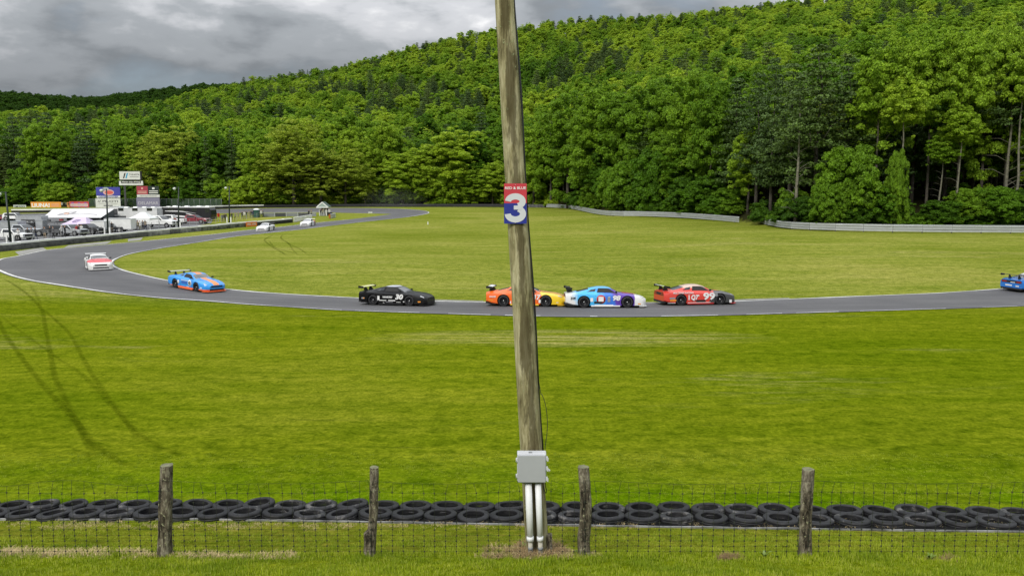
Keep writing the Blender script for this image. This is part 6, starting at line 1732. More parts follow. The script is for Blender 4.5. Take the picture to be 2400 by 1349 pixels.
# black motorhome with white swooshes
p = G(440, 519); s_ = ppm(p)
def motorhome(px, py, L_, H_, m, label, rz=0, swoosh=True):
    c = place(px, py, "motorhome", label, "motorhome", rz)
    mb = MB(); mb.poly([(-L_/2,.35),(-L_/2,H_-.1),(-L_/2+.1,H_),(L_/2-.5,H_),(L_/2-.1,H_-.5),(L_/2,1.5),(L_/2-.05,.35)], -1.27, 1.27)
    b = mb.build("body", m, c); bv = b.modifiers.new("bevel", 'BEVEL'); bv.width = .08; bv.segments = 2
    mb = MB(); mb.box((-.2, 0, H_+.05), (L_*.97, 2.4, .14)); mb.build("roof", MT['white'], c)
    for x in (-L_*.3, -L_*.05, L_*.2, L_*.38): mb = MB(); mb.box((x, 0, H_+.22), (.9, .8, .26), taper=.8); mb.build("roof_vent", MT['white'], c)
    mb = MB()
    for x, w in ((-L_*.33, 1.3), (-L_*.1, 1.5), (L_*.16, 1.1)): mb.box((x, -1.275, 2.35), (w, .02, .62)); mb.box((x, 1.275, 2.35), (w, .02, .62))
    mb.box((L_*.42, -1.275, 2.2), (.9, .02, .9)); mb.build("window", MT['glass'], c)
    mb = MB(); mb.add([(L_/2-.02,-1.1,1.35),(L_/2-.02,1.1,1.35),(L_/2-.14,1.1,H_-.6),(L_/2-.14,-1.1,H_-.6)], [(0,1,2,3)])
    for i in range(4): mb.v[i] = (mb.v[i][0]+.05, mb.v[i][1], mb.v[i][2])
    mb.build("windshield", MT['glass'], c)
    if swoosh:
        def band(pts, w):
            mb = MB(); V = []
            for i, (x, z) in enumerate(pts):
                t = i/(len(pts)-1); ww = w*math.sin(math.pi*min(.95, t+.15))+.02
                V += [(x, -1.29, z-ww/2), (x, -1.29, z+ww/2)]
            mb.add(V, [(2*i, 2*i+2, 2*i+3, 2*i+1) for i in range(len(pts)-1)]); mb.build("painted_swoosh", MT['white'], c)
        band([(-L_*.45+L_*.9*t, H_-.75 - 1.5*max(0,t-.25)**1.5) for t in [i/10 for i in range(8)]], .18)
        band([(-L_*.42+L_*.9*t, H_-1.75 - .9*max(0,t-.2)**1.3) for t in [i/10 for i in range(8)]], .30)
        band([(-L_*.02+L_*.5*t, H_-1.2 - 1.5*t**1.1) for t in [i/8 for i in range(9)]], .22)
        band([(-L_*.02+L_*.5*t, H_-1.6 - 1.3*t**1.1) for t in [i/8 for i in range(9)]], .12)
    for s in (-1, 1):
        for x in (-L_*.28, -L_*.22, L_*.34): wheel_at(c, x, s*1.12, .48, .28)
    return c
motorhome(446, 517.5, 120/s_, 32/s_, MT['black'], "black motorhome with white swooshes behind the dark red pickup", -6)
motorhome(424, 512, 100/s_, 27/s_, MT['grey'], "grey motorhome mostly hidden behind the black motorhome", -3, swoosh=False)
# trucks
pickup(452, 524, MT['redcar'], "dark red pickup truck parked before the black motorhome", -8, 6.2)
pickup(372, 533.5, MT['white'], "white medium-duty truck with rounded bonnet beside white canopy", -14, 6.6, H_=2.5, cat="truck", name="truck")
pickup(397, 527, MT['white'], "white pickup truck between white truck and dark red pickup", 186, 5.6, H_=2.2)
# trucks and cars at the left
pickup(30, 563, MT['white'], "white pickup truck nearest the left edge behind pit wall", -14, 5.0, H_=1.8)
pickup(52, 552, MT['silver'], "silver pickup truck behind the white pickup at left", -12, 5.4, H_=1.9)
pickup(163, 553, MT['silver'], "silver crew-cab pickup with white roof left of lilac canopy", -14, 5.0, H_=1.95)
pickup(126, 553, MT['greydark'], "dark jeep with open door between pickup and grey cabinet", 188, 4.6, bed=False, H_=1.9, cat="jeep", name="jeep")
pickup(205, 549, MT['mattblack'], "black pickup truck under the lilac canopy", -16, 5.2, H_=1.85)
pickup(10, 517, MT['redcar'], "small red car far back at the left edge", 0, 4.4, bed=False, H_=1.5, cat="car", name="car")
pickup(36, 517.5, MT['white'], "small white van far back left of grey trailers", 0, 4.2, bed=False, H_=1.9, cat="van", name="van")
# trailers at the left
p = G(22, 549); s_ = ppm(p)
box_trailer(18, 548, 70/s_, 30/s_, MT['silver'], "silver-grey box trailer at the left edge", 3, 2)
p = G(72, 545); s_ = ppm(p)
box_trailer(70, 544, 40/s_, 24/s_, MT['mattblack'], "black open-sided trailer left of grey cabinet", 3, 2)
p = G(99, 549); s_ = ppm(p)
ct = place(99, 550, "tool_cabinet", "tall grey cabinet lift gate standing between black trailer and jeep", "cabinet")
mb = MB(); mb.box((0, 0, 17/s_), (18/s_, 1.2, 34/s_)); b = mb.build("body", MT['grey'], ct); bv = b.modifiers.new("bevel", 'BEVEL'); bv.width = .04
mb = MB(); mb.box((0, -.62, 22/s_), (15/s_, .02, 20/s_)); mb.build("door", MT['silver'], ct)
p = G(70, 526); s_ = ppm(p)
box_trailer(76, 524, 62/s_, 19/s_, MT['silver'], "long low silver trailer far back left of the big awning", 0, 3, D_=2.4)
# lamp posts
def lamp(px, py, top, label, head=-1):
    p = G(px, py); s_ = ppm(p); h = at(px, top, p.y).z - p.z
    c = empty("lamp_post", p, 0, label, "lamp post", "lamp posts along the paddock")
    lean = {0: 0}.get(0)
    dx = (at({26: 13, 253: 249.5}.get(px, px), top, p.y).x - p.x)
    mb = MB(); mb.tube([(0, 0, -.2), (dx*.5, 0, h*.5), (dx, 0, h)], [.16, .12, .09], 8); mb.build("pole", MT['greenpole'], c)
    mb = MB(); mb.tube([(dx, 0, h - .15), (dx + head*.45, -.2, h - .05), (dx + head*.62, -.3, h - .18)], .04, 5); mb.build("bracket", MT['greenpole'], c)
    mb = MB(); mb.lathe([(0,-.30),(.10,-.30),(.26,-.08),(.28,.05),(.12,.18),(0,.2)], 14, c=(dx + head*.62, -.3, h - .28)); mb.build("lamp_head", MT['lampglass'] if head else MT['black'], c)
    mb = MB()
    for s in (-1, 1): mb.box((s*.38, -.15, .55), (.18, .18, 1.1))
    mb.build("marker_post", MT['white'], c)
lamp(26, 572, 449, "leftmost lamp post, leaning, before the white pickup")
lamp(253, 549.5, 442, "second lamp post before the long white trailer")
lamp(418.5, 534, 438, "third lamp post before the dark red pickup")
lamp(537.5, 521.5, 437, "fourth lamp post, at the grass end of the paddock")
# portable toilet
p = G(601.5, 509.5); s_ = ppm(p); c = empty("portable_toilet", p, R(6), "dark green portable toilet with white roof", "portable toilet")
w = 13/s_; h = 18.0/s_
GREENP = M("dark_green_plastic", (0.010, 0.05, 0.035), 0.5, var=.2)
mb = MB(); mb.box((0, 0, h/2), (w, w, h)); mb.build("body", GREENP, c); mb = MB(); mb.box((0, -w/2 - .01, h*.48), (w*.7, .02, h*.84)); mb.build("door", M("green_door", (.015,.07,.05), .5), c)
mb = MB(); mb.lathe([(w*.56, h), (w*.5, h + .12), (w*.25, h + .26), (0, h + .3)], 4); o = mb.build("roof", MT['white'], c); o.rotation_euler = (0, 0, 0); o.data.transform(Matrix.Rotation(R(45), 4, 'Z')); o.scale = (1.25, 1.25, 1)
# concrete barrier with grey panels
P = poly_resample(catmull(GP([(617,508.5),(660,507.6),(700,507),(742,507)]), 4), 2.6)
bar = empty("panel_barrier", P[0], 0, "row of grey barrier panels between portable toilet and hut", "barrier")
for i, (a, b) in enumerate(zip(P, P[1:])):
    d = b - a; yaw = math.atan2(d.y, d.x); m_ = (a + b)/2 - P[0]
    mb = MB(); mb.box((0, 0, .42), (d.to_2d().length*.90, .14, .82)); o = mb.build("panel", MT['greydark'] if i % 2 else MT['grey'], bar); o.location = m_; o.rotation_euler = (0, 0, yaw)
    mb = MB(); mb.box((0, 0, .5), (.16, .22, 1.0)); o = mb.build("post", MT['silver'], bar); o.location = a - P[0]
    mb = MB(); mb.box((0, 0, .95), (d.to_2d().length, .10, .10)); o = mb.build("rail", MT['silver'], bar); o.location = m_; o.rotation_euler = (0, 0, yaw)
# marshal hut
p = G(757, 505.5); s_ = ppm(p); c = empty("marshal_hut", p, 0, "small marshal hut with pale green gabled roof", "hut")
W_ = 16/s_; eh = 20.5/s_; gh = 30/s_; RW = 23/s_
HUTW = M("hut_wall", (.36,.38,.36), .7, var=.1, vscale=1); HUTR = M("hut_roof_green", (.05,.09,.07), .7); GAB = M("gable_green_grey", (.30,.37,.34), .7)
mb = MB(); mb.box((-.15, 0, eh*.27), (W_*.62, .1, eh*.54)); mb.build("front_wall", HUTW, c)
mb = MB(); mb.box((0, 2.0, eh*.5), (W_, .1, eh)); mb.build("back_wall", M("hut_inside", (.10,.10,.09), .8), c)
for x in (-W_/2, W_*.16, W_/2): mb = MB(); mb.box((x, -.02, eh/2), (.12, .12, eh)); mb.build("post", MT['white'], c)
mb = MB(); mb.add([(-RW/2,-.5,eh),(RW/2,-.5,eh),(0,-.5,gh),(-RW/2,-.45,eh),(RW/2,-.45,eh),(0,-.45,gh)], [(0,1,2),(3,5,4)]); mb.build("gable", GAB, c)
mb = MB()
for s in (-1, 1): mb.add([(s*RW/2,-.55,eh-.03),(0,-.55,gh),(0,-.55,gh+.28),(s*(RW/2+.35),-.55,eh-.03),(s*RW/2,-.50,eh-.03),(0,-.50,gh),(0,-.50,gh+.28),(s*(RW/2+.35),-.50,eh-.03)], [(0,1,2,3),(4,5,6,7),(2,3,7,6),(0,1,5,4)])
mb.box((0, -.525, eh-.10), (RW+.5, .05, .2)); mb.build("barge_board", MT['white'], c)
for s in (-1, 1): mb = MB(); mb.add([(s*(RW/2+.35),-.49,eh),(0,-.49,gh+.28),(0,2.6,gh+.28),(s*(RW/2+.35),2.6,eh)], [(0,1,2,3)]); mb.build("roof_slope", HUTR, c)
# low tyre stack and rail stub right of the hut
ts = place(776, 505, "tyre_stack", "low stack of dark tyres beside the marshal hut", "tyre stack")
for i in range(3):
    for j in range(3 - (i == 2)):
        mb = MB(); mb.lathe([(.20,0),(.32,.02),(.34,.12),(.32,.22),(.2,.24)], 12, c=((i-1)*.68, 0, j*.25)); mb.build("tyre", MT['rubber'], ts)
guardrail(GP([(774,511.5),(786,509.5)]), "short grey rail stub with orange end beside the hut", rows=3, step=3, h=1.0)
ob, L_ = board_between(G(770.5,512.3), G(774,511.8), 0, .95, "end_board", MT['orange'], "orange end board of the rail stub", "board", off=.05)
ob, L_ = board_between(G(863,501.5), G(872,501.2), .15, .55, "marker_board", MT['white'], "small white marker board on the grass tongue", "board")
mk_ = place(1003, 526, "marker_cone", "small white marker standing alone on the infield grass", "marker")
mb = MB(); mb.lathe([(.0,0),(.10,0),(.09,.08),(.06,.50),(0,.54)], 10); mb.build("marker_body", MT['white'], mk_)

# --- billboards beyond the far wall
def board_px(xa, xb, yt, yb, mat_, name, label, cat="billboard", Y=None, th=.12):
    Y = Y or 252.0
    a, b = at(xa, yb, Y), at(xb, yt, Y); gz = Hland((a.x+b.x)/2, Y)
    c = empty(name, ((a.x+b.x)/2, Y, gz), 0, label, cat)
    w, h, z0 = b.x-a.x, b.z-a.z, a.z-gz
    mb = MB(); mb.box((0, 0, z0 + h/2), (w, th, h)); mb.build("panel", mat_, c)
    if z0 > .3:
        for s in (-.3, .3): mb = MB(); mb.box((w*s, .2, z0/2), (.3, .3, z0)); mb.build("post", MT['greydark'], c)
    return c, w, h, z0
Pm = lambda n, c: M(n, c, .55, var=.04, vscale=.3)
def strip(c, x, z, w, h, m, y=-.075, name="printed_band"):
    mb = MB(); mb.box((x, y, z), (w, .01, h)); return mb.build(name, m, c)
AMB = Pm("banner_amber", (.72, .30, .04)); CRM = Pm("banner_crimson", (.50, .06, .07)); VIO = Pm("billboard_violet", (.045, .05, .33)); SLT = Pm("billboard_slate", (.19, .18, .27)); CRI = Pm("billboard_red", (.33, .03, .055)); DGR = Pm("billboard_dark_green", (.012, .025, .022)); PINK = Pm("print_pink", (.62, .35, .30))
c, w, h, z0 = board_px(32, 61, 480, 489, M("dull_white_board", (.45,.50,.45), .6), "banner", "small white lettered banner at the far left", "banner")
put_text(c, "LIME ROCK", 0, z0+h*.5, h*.45, LET_K, y=-.08, bold=.04, width=w*.85)
c, w, h, z0 = board_px(73, 142.5, 473, 489, AMB, "banner", "long orange banner reading LIUNA", "banner")
put_text(c, "LIUNA!", -w*.17, z0+h*.48, h*.52, LET_W, y=-.08, bold=.06, width=w*.60)
for zz in (.68, .52, .36): strip(c, w*.31, z0+h*zz, w*.26, h*.06, PINK)
c, w, h, z0 = board_px(158, 163, 474, 489, AMB, "banner", "narrow orange board behind the standing marshals", "banner")
c, w, h, z0 = board_px(163.5, 208, 472, 488.5, CRM, "banner", "red and pink banner with purple shapes", "banner")
strip(c, 0, z0+h*.5, w*.9, h*.42, Pm("banner_pale_pink", (.62,.42,.42)))
for s in (-.33, 0, .33): strip(c, w*s, z0+h*.80, w*.12, h*.12, Pm("banner_purple", (.22,.10,.40)), -.085); strip(c, w*s, z0+h*.2, w*.10, h*.08, Pm("banner_purple", (.22,.10,.40)), -.085)
put_text(c, "3RD FRIDAYS", 0, z0+h*.5, h*.2, Pm("banner_grey", (.35,.33,.33)), y=-.09, width=w*.8)
c, w, h, z0 = board_px(226, 281, 438.5, 458.5, VIO, "billboard", "violet billboard with red oval emblem at left of stack")
mb = MB(); mb.lathe([(0,-.09),(w*.20,-.09)], 24, axis='y', c=(0, 0, 0)); o = mb.build("printed_oval", Pm("oval_pink", (.62,.38,.36)), c); o.location = (w*.02, 0, z0+h*.38); o.scale = (1.15, 1, .62)
mb = MB(); mb.lathe([(0,-.10),(w*.15,-.10)], 24, axis='y'); o = mb.build("printed_oval", Pm("oval_red", (.60,.10,.08)), c); o.location = (w*.04, 0, z0+h*.38); o.scale = (1.15, 1, .5)
mb = MB(); mb.lathe([(0,-.11),(w*.09,-.11)], 20, axis='y'); o = mb.build("printed_disc", Pm("disc_grey", (.40,.46,.45)), c); o.location = (-w*.10, 0, z0+h*.80); o.scale = (1.5, 1, .6)
c, w, h, z0 = board_px(227, 281.5, 458.8, 463.4, MT['white'], "billboard", "white lettered strip under the violet billboard", "billboard")
put_text(c, "DIXIE POWER", 0, z0+h*.5, h*.7, M("strip_blue", (.08,.10,.35), .5), y=-.08, bold=.05, width=w*.85)
c, w, h, z0 = board_px(225, 282, 465, 488, MT['offwhite'], "billboard", "white billboard reading PILOTI below the violet one")
put_text(c, "// PILOTI", 0, z0+h*.70, h*.20, Pm("lettering_grey", (.10,.10,.11)), y=-.08, bold=.03, width=w*.82)
strip(c, 0, z0+h*.48, w*.78, h*.02, Pm("lettering_grey", (.10,.10,.11))); strip(c, 0, z0+h*.28, w*.36, h*.09, Pm("lettering_dark", (.05,.05,.055)))
c, w, h, z0 = board_px(281.5, 332, 401, 423, MT['black'], "billboard", "topmost billboard, white with black and blue slanted bars")
mb = MB(); mb.box((-.3, -.10, z0+h*.53), (w*.93, .06, h*.86)); mb.build("face", MT['offwhite'], c)
for xo, m in ((-.30, LET_K), (-.19, Pm("bar_blue", (.01,.28,.50)))):
    mb = MB(); xx = w*xo; mb.add([(xx - w*.06,-.14,z0+h*.22),(xx,-.14,z0+h*.22),(xx+w*.08,-.14,z0+h*.80),(xx+w*.02,-.14,z0+h*.80)], [(0,1,2,3)]); mb.build("slanted_bar", m, c)
put_text(c, "TURGESTA", w*.16, z0+h*.62, h*.17, LET_K, y=-.14, bold=.02, width=w*.46); strip(c, w*.16, z0+h*.38, w*.40, h*.05, Pm("lettering_grey", (.10,.10,.11)), -.14)
c, w, h, z0 = board_px(279.5, 335, 424, 434, MT['offwhite'], "billboard", "low white and black board under the topmost billboard")
strip(c, 0, z0+h*.72, w*.82, h*.55, LET_K); put_text(c, "Never stop driving", 0, z0+h*.76, h*.30, LET_W, y=-.09, bold=.04, width=w*.74)
c, w, h, z0 = board_px(321, 346, 436, 455.5, CRI, "billboard", "dark red billboard at the right of the stack")
for zz, ww in ((.36,.8), (.16,.8)): strip(c, 0, z0+h*zz, w*ww, h*.10, PINK)
strip(c, 0, z0+h*.72, w*.16, h*.22, PINK)
c, w, h, z0 = board_px(347.5, 372, 436, 455.5, DGR, "billboard", "dark green billboard right of the dark red one")
for zz, ww in ((.40,.8), (.18,.8)): strip(c, 0, z0+h*zz, w*ww, h*.09, LET_W)
strip(c, 0, z0+h*.72, w*.22, h*.2, LET_W)
c, w, h, z0 = board_px(321.5, 374, 456, 462, MT['offwhite'], "billboard", "narrow white strip board between the red and slate billboards")
strip(c, 0, z0+h*.5, w*.75, h*.14, Pm("lettering_grey", (.10,.10,.11)))
c, w, h, z0 = board_px(321, 374, 463, 487, SLT, "billboard", "slate purple billboard reading DELAMAR")
put_text(c, "DELAMAR", 0, z0+h*.45, h*.30, Pm("lettering_lilac", (.50,.49,.56)), y=-.08, bold=.0, width=w*.86)
# big post of the stacked sign
mb = MB()
for px_ in (292, 322): a = at(px_, 488, 253); b = at(px_, 425, 253); mb.tube([(a.x, 253.3, a.z - 1), (b.x, 253.3, b.z)], .22, 8)
mb.build("sign_mast", M("rusty_mast", (.09,.08,.06), .8), label="twin brown masts carrying the topmost billboard", cat="mast")
# chain link fence behind
CL = M("chain_link", (.05,.09,.055), .7)
cf = empty("chain_link_fence", on(U(370)*256, 256), 0, "green chain-link fence behind the billboards", "fence")
a0 = at(209, 486, 256); a1 = at(520, 486, 256)
npost = 24
for i in range(npost + 1):
    x = a0.x + (a1.x - a0.x) * i / npost; z = Hland(x, 256)
    mb = MB(); mb.tube([(0, 0, 0), (0, 0, 2.6)], .05, 5); o = mb.build("post", MT['grey'], cf); o.location = (x - cf.location.x, 0, z - cf.location.z)
mb = MB(); mb.tube([(a0.x - cf.location.x, 0, 2.6), (a1.x - cf.location.x, 0, 2.6)], .04, 4); mb.build("top_rail", MT['grey'], cf)
def chain_mat():
    m = M("chain_mesh", (.045,.085,.05), .7); nt = m.node_tree; tr = nt.nodes.new("ShaderNodeBsdfTransparent"); mx = nt.nodes.new("ShaderNodeMixShader")
    mx.inputs[0].default_value = .45; nt.links.new(tr.outputs[0], mx.inputs[1]); nt.links.new(nt.nodes["Principled BSDF"].outputs[0], mx.inputs[2]); nt.links.new(mx.outputs[0], nt.nodes["Material Output"].inputs[0]); return m
mb = MB(); mb.box(((a0.x + a1.x)/2 - cf.location.x, 0, 1.3), (a1.x - a0.x, .02, 2.55)); mb.build("mesh_screen", chain_mat(), cf)
# crowd barrier of thin wire along the paddock edge
P = poly_resample(catmull(GP([(-30,569),(60,563),(160,555.5),(250,547.5),(350,538),(430,530.5),(510,522.5),(560,516.5),(612,511)]), 6), 2.4)
wb = empty("pedestrian_fence", P[0], 0, "low thin wire fence along the paddock edge behind pit wall", "fence")
TH = M("thin_grey_wire", (.30,.30,.29), .6)
for i, (a, b) in enumerate(zip(P, P[1:])):
    mb = MB(); mb.box((0, 0, .6), (.05, .05, 1.2)); o = mb.build("post", TH, wb); o.location = a - P[0]
mb = MB()
for a, b in zip(P, P[1:]):
    for z in (.4, .8, 1.15): mb.tube([a - P[0] + Vector((0, 0, z)), b - P[0] + Vector((0, 0, z))], .012, 3, cap=False)
mb.build("wire_strand", TH, wb)

# --- people
PL = [(146,489,WH,BK,"marshal in white cap standing on far bank beside the orange banner",2,0),(151,489,BK,BK,"marshal in black standing second on the far bank",0,20),(156,489,KH,BK,"marshal in khaki leaning on the far bank",3,-20),(161,489,BK,TN,"marshal with bare legs at right end of far bank",1,0),
 (118,558,BK,GR,"person in black cap bending beside the dark jeep",3,40),(126,559,GR,BK,"person in grey by the jeep's bonnet",2,-40),(146,556,WH,BK,"person in white shirt with white cap before silver pickup",1,70),(153,556,BK,BK,"person in black right of the white-shirted person",0,100),
 (66,563,BK,GR,"person in black top left of the grey cabinet",0,30),(75,562,GR,BK,"person in grey crouched before the black trailer",3,10),(84,561,BK,NV,"person in navy trousers before grey cabinet",1,-60),(44,566,WH,BK,"person in white top behind the leftmost pickup",2,0),
 (106,560,GR,TN,"person in shorts between grey cabinet and jeep",0,-30),(181,554,RD,BK,"person in dark red top at the left of black pickup",0,60),(186,554,BK,BK,"person in black top beside the dark red top",1,-30),(192,553,WH,NV,"person with white shirt by black pickup door",2,0),
 (263,545,BK,TN,"left of two people in front of long white trailer",3,20),(272,544,BK,BK,"right of two people in front of long white trailer",1,-40),
 (319,541,BK,GR,"person in black at left under the white canopy",0,20),(324,541,KH,BK,"person in khaki under the white canopy",2,0),(329,541,WH,KH,"person in white shirt under the white canopy",0,-20),(335,540,GR,BK,"person in grey under the white canopy",1,30),(341,539,TN,NV,"person in tan at right under the white canopy",3,0),
 (409,532,BK,BK,"person in black sitting by the white pickup's wheel",3,0),(411,531,RD,BK,"person in red top left of third lamp post",0,20),
 (521,521,GR,BK,"left person of group beside the red board",0,0),(526,520,BK,KH,"second person in black of group by fourth lamp",1,20),(530,519,BK,BK,"person in black just left of fourth lamp post",0,-20),(543.5,517,BK,BK,"person in black just right of fourth lamp post",0,20),
 (552,516.5,KH,BK,"person in khaki right of fourth lamp post",1,0),(559,514.5,KH,KH,"person all in khaki near the toilet queue",0,10),(568,513.5,BK,BK,"person in black crouching at the wire fence",3,0),(573,513,WH,KH,"person in pale shirt left of the portable toilet",0,0),(578,512,BK,GR,"person in black with hat left of portable toilet",2,0),
 (584,511.5,KH,TN,"person with bare legs left of portable toilet",0,0),(589,511,BK,NV,"person in dark clothes third from the portable toilet",1,0),(593,510.5,NV,NV,"person in navy beside the portable toilet",0,0),
 (612,509.5,WH,BK,"person in white shirt right of the portable toilet",0,0),(616,509,GR,BK,"person in grey right of the white-shirted one by toilet",1,20),
 (724,509,BK,BK,"marshal in black left of the hut",3,60),(730,508.5,KH,BK,"marshal in khaki left of the hut",2,-30),(752,506.5,BK,GR,"marshal in black inside the hut",2,0),(757,506.5,KH,BK,"marshal in khaki inside the hut",0,0),(765,506.5,WH,WH,"marshal all in white standing at the hut corner",0,0),(772,506,WH,BK,"marshal in white top behind the tyre stack",3,20)]
for px_, py_, tp, lg, lb, ps, rz in PL:
    z = None
    o = person(px_, py_, tp, lg, lb, ps, rz, cap=WH if 'cap' in lb else None)
    if py_ == 489:
        Y = 250.5; q = at(px_, 489, Y); o.location = (q.x, Y, Hland(q.x, Y))
# red round board held near the motorhome
ob, L_ = board_between(G(509,520), G(514.5,519.6), 1.0, 1.75, "paddle_board", MT['redcar'], "bright red board held up beside the black motorhome", "board", off=.1)
bpy.data.objects[ob.name].children[0].data.materials[0] = M("bright_red_board", (.62,.03,.02), .5)
mb = MB(); mb.box((L_/2, .05, .5), (.05, .05, 1.0)); mb.build("handle", MT['grey'], ob)
# table and clutter under the awning
for px_, py_, lb in ((120, 531, "dark workshop table under the big awning's left end"), (150, 529, "dark equipment cart under the middle of the big awning")):
    t_ = place(px_, py_, "work_table", lb, "table")
    mb = MB(); mb.box((0, 0, .9), (2.0, .8, .06)); mb.build("table_top", MT['grey'], t_)
    for sx in (-.9, .9):
        for sy in (-.35, .35): mb = MB(); mb.box((sx, sy, .44), (.05, .05, .88)); mb.build("leg", MT['greydark'], t_)
    mb = MB(); mb.box((-.4, 0, 1.1), (.6, .5, .34)); mb.build("drawer_box", MT['redcar'] if 'cart' in lb else MT['greydark'], t_)
# ------------------------------------------------------------------ grass blades close to the viewer
def tuft(seed, n, h, spread, lean=.5):
    rd = random.Random(seed); V = []; T = []
    for i in range(n):
        a = rd.random() * 6.28; r = spread * math.sqrt(rd.random()); x, y = r*math.cos(a), r*math.sin(a)
        hh = h * rd.uniform(.5, 1.15); w = rd.uniform(.0022, .0045); b = rd.random() * 6.28; l = rd.uniform(.1, lean) * hh
        dx, dy = math.cos(b), math.sin(b); k = len(V)
        V += [(x - dy*w, y + dx*w, -.01), (x + dy*w, y - dx*w, -.01), (x + dx*l*.4 - dy*w*.7, y + dy*l*.4 + dx*w*.7, hh*.6), (x + dx*l*.4 + dy*w*.7, y + dy*l*.4 - dx*w*.7, hh*.6), (x + dx*l, y + dy*l, hh)]
        T += [(k, k+1, k+3), (k, k+3, k+2), (k+2, k+3, k+4)]
    return V, T
def blade_mat():
    m = bpy.data.materials.new("grass_blades"); m.use_nodes = True; nt = m.node_tree; N = nt.nodes; L = nt.links; b = N["Principled BSDF"]; b.inputs["Roughness"].default_value = .55; b.inputs["Specular IOR Level"].default_value = .3
    g = N.new("ShaderNodeNewGeometry"); r = N.new("ShaderNodeValToRGB"); e = r.color_ramp.elements
    e[0].position = 0; e[0].color = (.120, .190, .003, 1); e[1].position = 1; e[1].color = (.55, .56, .16, 1)
    for p, c in ((.35, (.220, .320, .006)), (.72, (.320, .410, .014)), (.90, (.42, .48, .05))): q = e.new(p); q.color = (*c, 1)
    L.new(g.outputs["Random Per Island"], r.inputs[0])
    n = N.new("ShaderNodeTexNoise"); n.inputs["Scale"].default_value = 1.1; n.inputs["Detail"].default_value = 4; L.new(g.outputs["Position"], n.inputs["Vector"])
    r2 = N.new("ShaderNodeValToRGB"); r2.color_ramp.elements[0].position = .35; r2.color_ramp.elements[0].color = (.72, .78, .6, 1); r2.color_ramp.elements[1].position = .65; r2.color_ramp.elements[1].color = (1.2, 1.12, 1.2, 1); L.new(n.outputs[0], r2.inputs[0])
    mx = N.new("ShaderNodeMix"); mx.data_type = 'RGBA'; mx.blend_type = 'MULTIPLY'; mx.inputs[0].default_value = 1; L.new(r.outputs[0], mx.inputs[6]); L.new(r2.outputs[0], mx.inputs[7]); L.new(mx.outputs[2], b.inputs["Base Color"])
    t = N.new("ShaderNodeBsdfTranslucent"); ms = N.new("ShaderNodeMixShader"); ms.inputs[0].default_value = .3
    L.new(mx.outputs[2], t.inputs[0]); L.new(b.outputs[0], ms.inputs[1]); L.new(t.outputs[0], ms.inputs[2]); L.new(ms.outputs[0], N["Material Output"].inputs[0]); return m
BLADE = blade_mat()
HAY = M("dry_clippings", (.40, .31, .15), .9, var=.35, vscale=8)
SOILH = M("brown_dead_grass", (.19, .125, .055), .9, var=.4, vscale=8)
GT = [np_mesh("tuft", *tuft(s, 26, h, .10), BLADE) for s, h in ((1, .05), (2, .065), (3, .04), (4, .085))]
HT = [np_mesh("clipping", *tuft(s, 30, .035, .13, 3.5), HAY) for s in (11, 12)]
ST_ = [np_mesh("clipping", *tuft(s, 34, .06, .13, 2.5), SOILH) for s in (21, 22)]
def scatter(name, meshes, pts, label, cat):
    """pts: (x, y, scale, rot, kind index)"""
    me = bpy.data.meshes.new(name); me.vertices.add(len(pts))
    me.vertices.foreach_set("co", np.array([[p[0], p[1], Hland(p[0], p[1])] for p in pts], np.float32).ravel())
    for an, ty, k in (("rot", 'FLOAT', 3), ("scl", 'FLOAT', 2), ("kindi", 'INT', 4)):
        a = me.attributes.new(an, ty, 'POINT'); a.data.foreach_set("value", [p[k] for p in pts])
    o = bpy.data.objects.new(name, me); COL.objects.link(o); props(o, label, cat, kind='stuff')
    ng = bpy.data.node_groups.new(name + "_nodes", 'GeometryNodeTree')
    ng.interface.new_socket("Geometry", in_out='INPUT', socket_type='NodeSocketGeometry'); ng.interface.new_socket("Geometry", in_out='OUTPUT', socket_type='NodeSocketGeometry')
    N, L = ng.nodes, ng.links; gi, go, join = N.new("NodeGroupInput"), N.new("NodeGroupOutput"), N.new("GeometryNodeJoinGeometry")
    def attr(nm, ty): q = N.new("GeometryNodeInputNamedAttribute"); q.data_type = ty; q.inputs[0].default_value = nm; return q.outputs[0]
    ki, ro, sc = attr("kindi", 'INT'), attr("rot", 'FLOAT'), attr("scl", 'FLOAT')
    cx = N.new("ShaderNodeCombineXYZ"); L.new(ro, cx.inputs[2])
    for i, m in enumerate(meshes):
        oi = N.new("GeometryNodeObjectInfo"); oi.inputs["As Instance"].default_value = True; oi.inputs[0].default_value = proto_ob(m)
        cp = N.new("FunctionNodeCompare"); cp.data_type = 'INT'; cp.operation = 'EQUAL'; ins = [s_ for s_ in cp.inputs if s_.type == 'INT']; L.new(ki, ins[0]); ins[1].default_value = i
        ip = N.new("GeometryNodeInstanceOnPoints"); L.new(gi.outputs[0], ip.inputs["Points"]); L.new(cp.outputs[0], ip.inputs["Selection"]); L.new(oi.outputs["Geometry"], ip.inputs["Instance"])
        L.new(cx.outputs[0], ip.inputs["Rotation"]); L.new(sc, ip.inputs["Scale"]); L.new(ip.outputs[0], join.inputs[0])
    L.new(join.outputs[0], go.inputs[0]); o.modifiers.new("scatter", 'NODES').node_group = ng
rg = np.random.default_rng(3)
_fa = [G(*p) for p in ((-60,1218),(440,1217),(1000,1226),(1550,1235),(2440,1247))]; _fb = [G(*p) for p in ((-60,1182),(440,1182),(1000,1185),(1550,1191),(2440,1202))]
MATF = lambda x: lerp_tab([(q.x, q.y) for q in _fa], x)
MATB = lambda x: lerp_tab([(q.x, q.y) for q in _fb], x)
pts = []
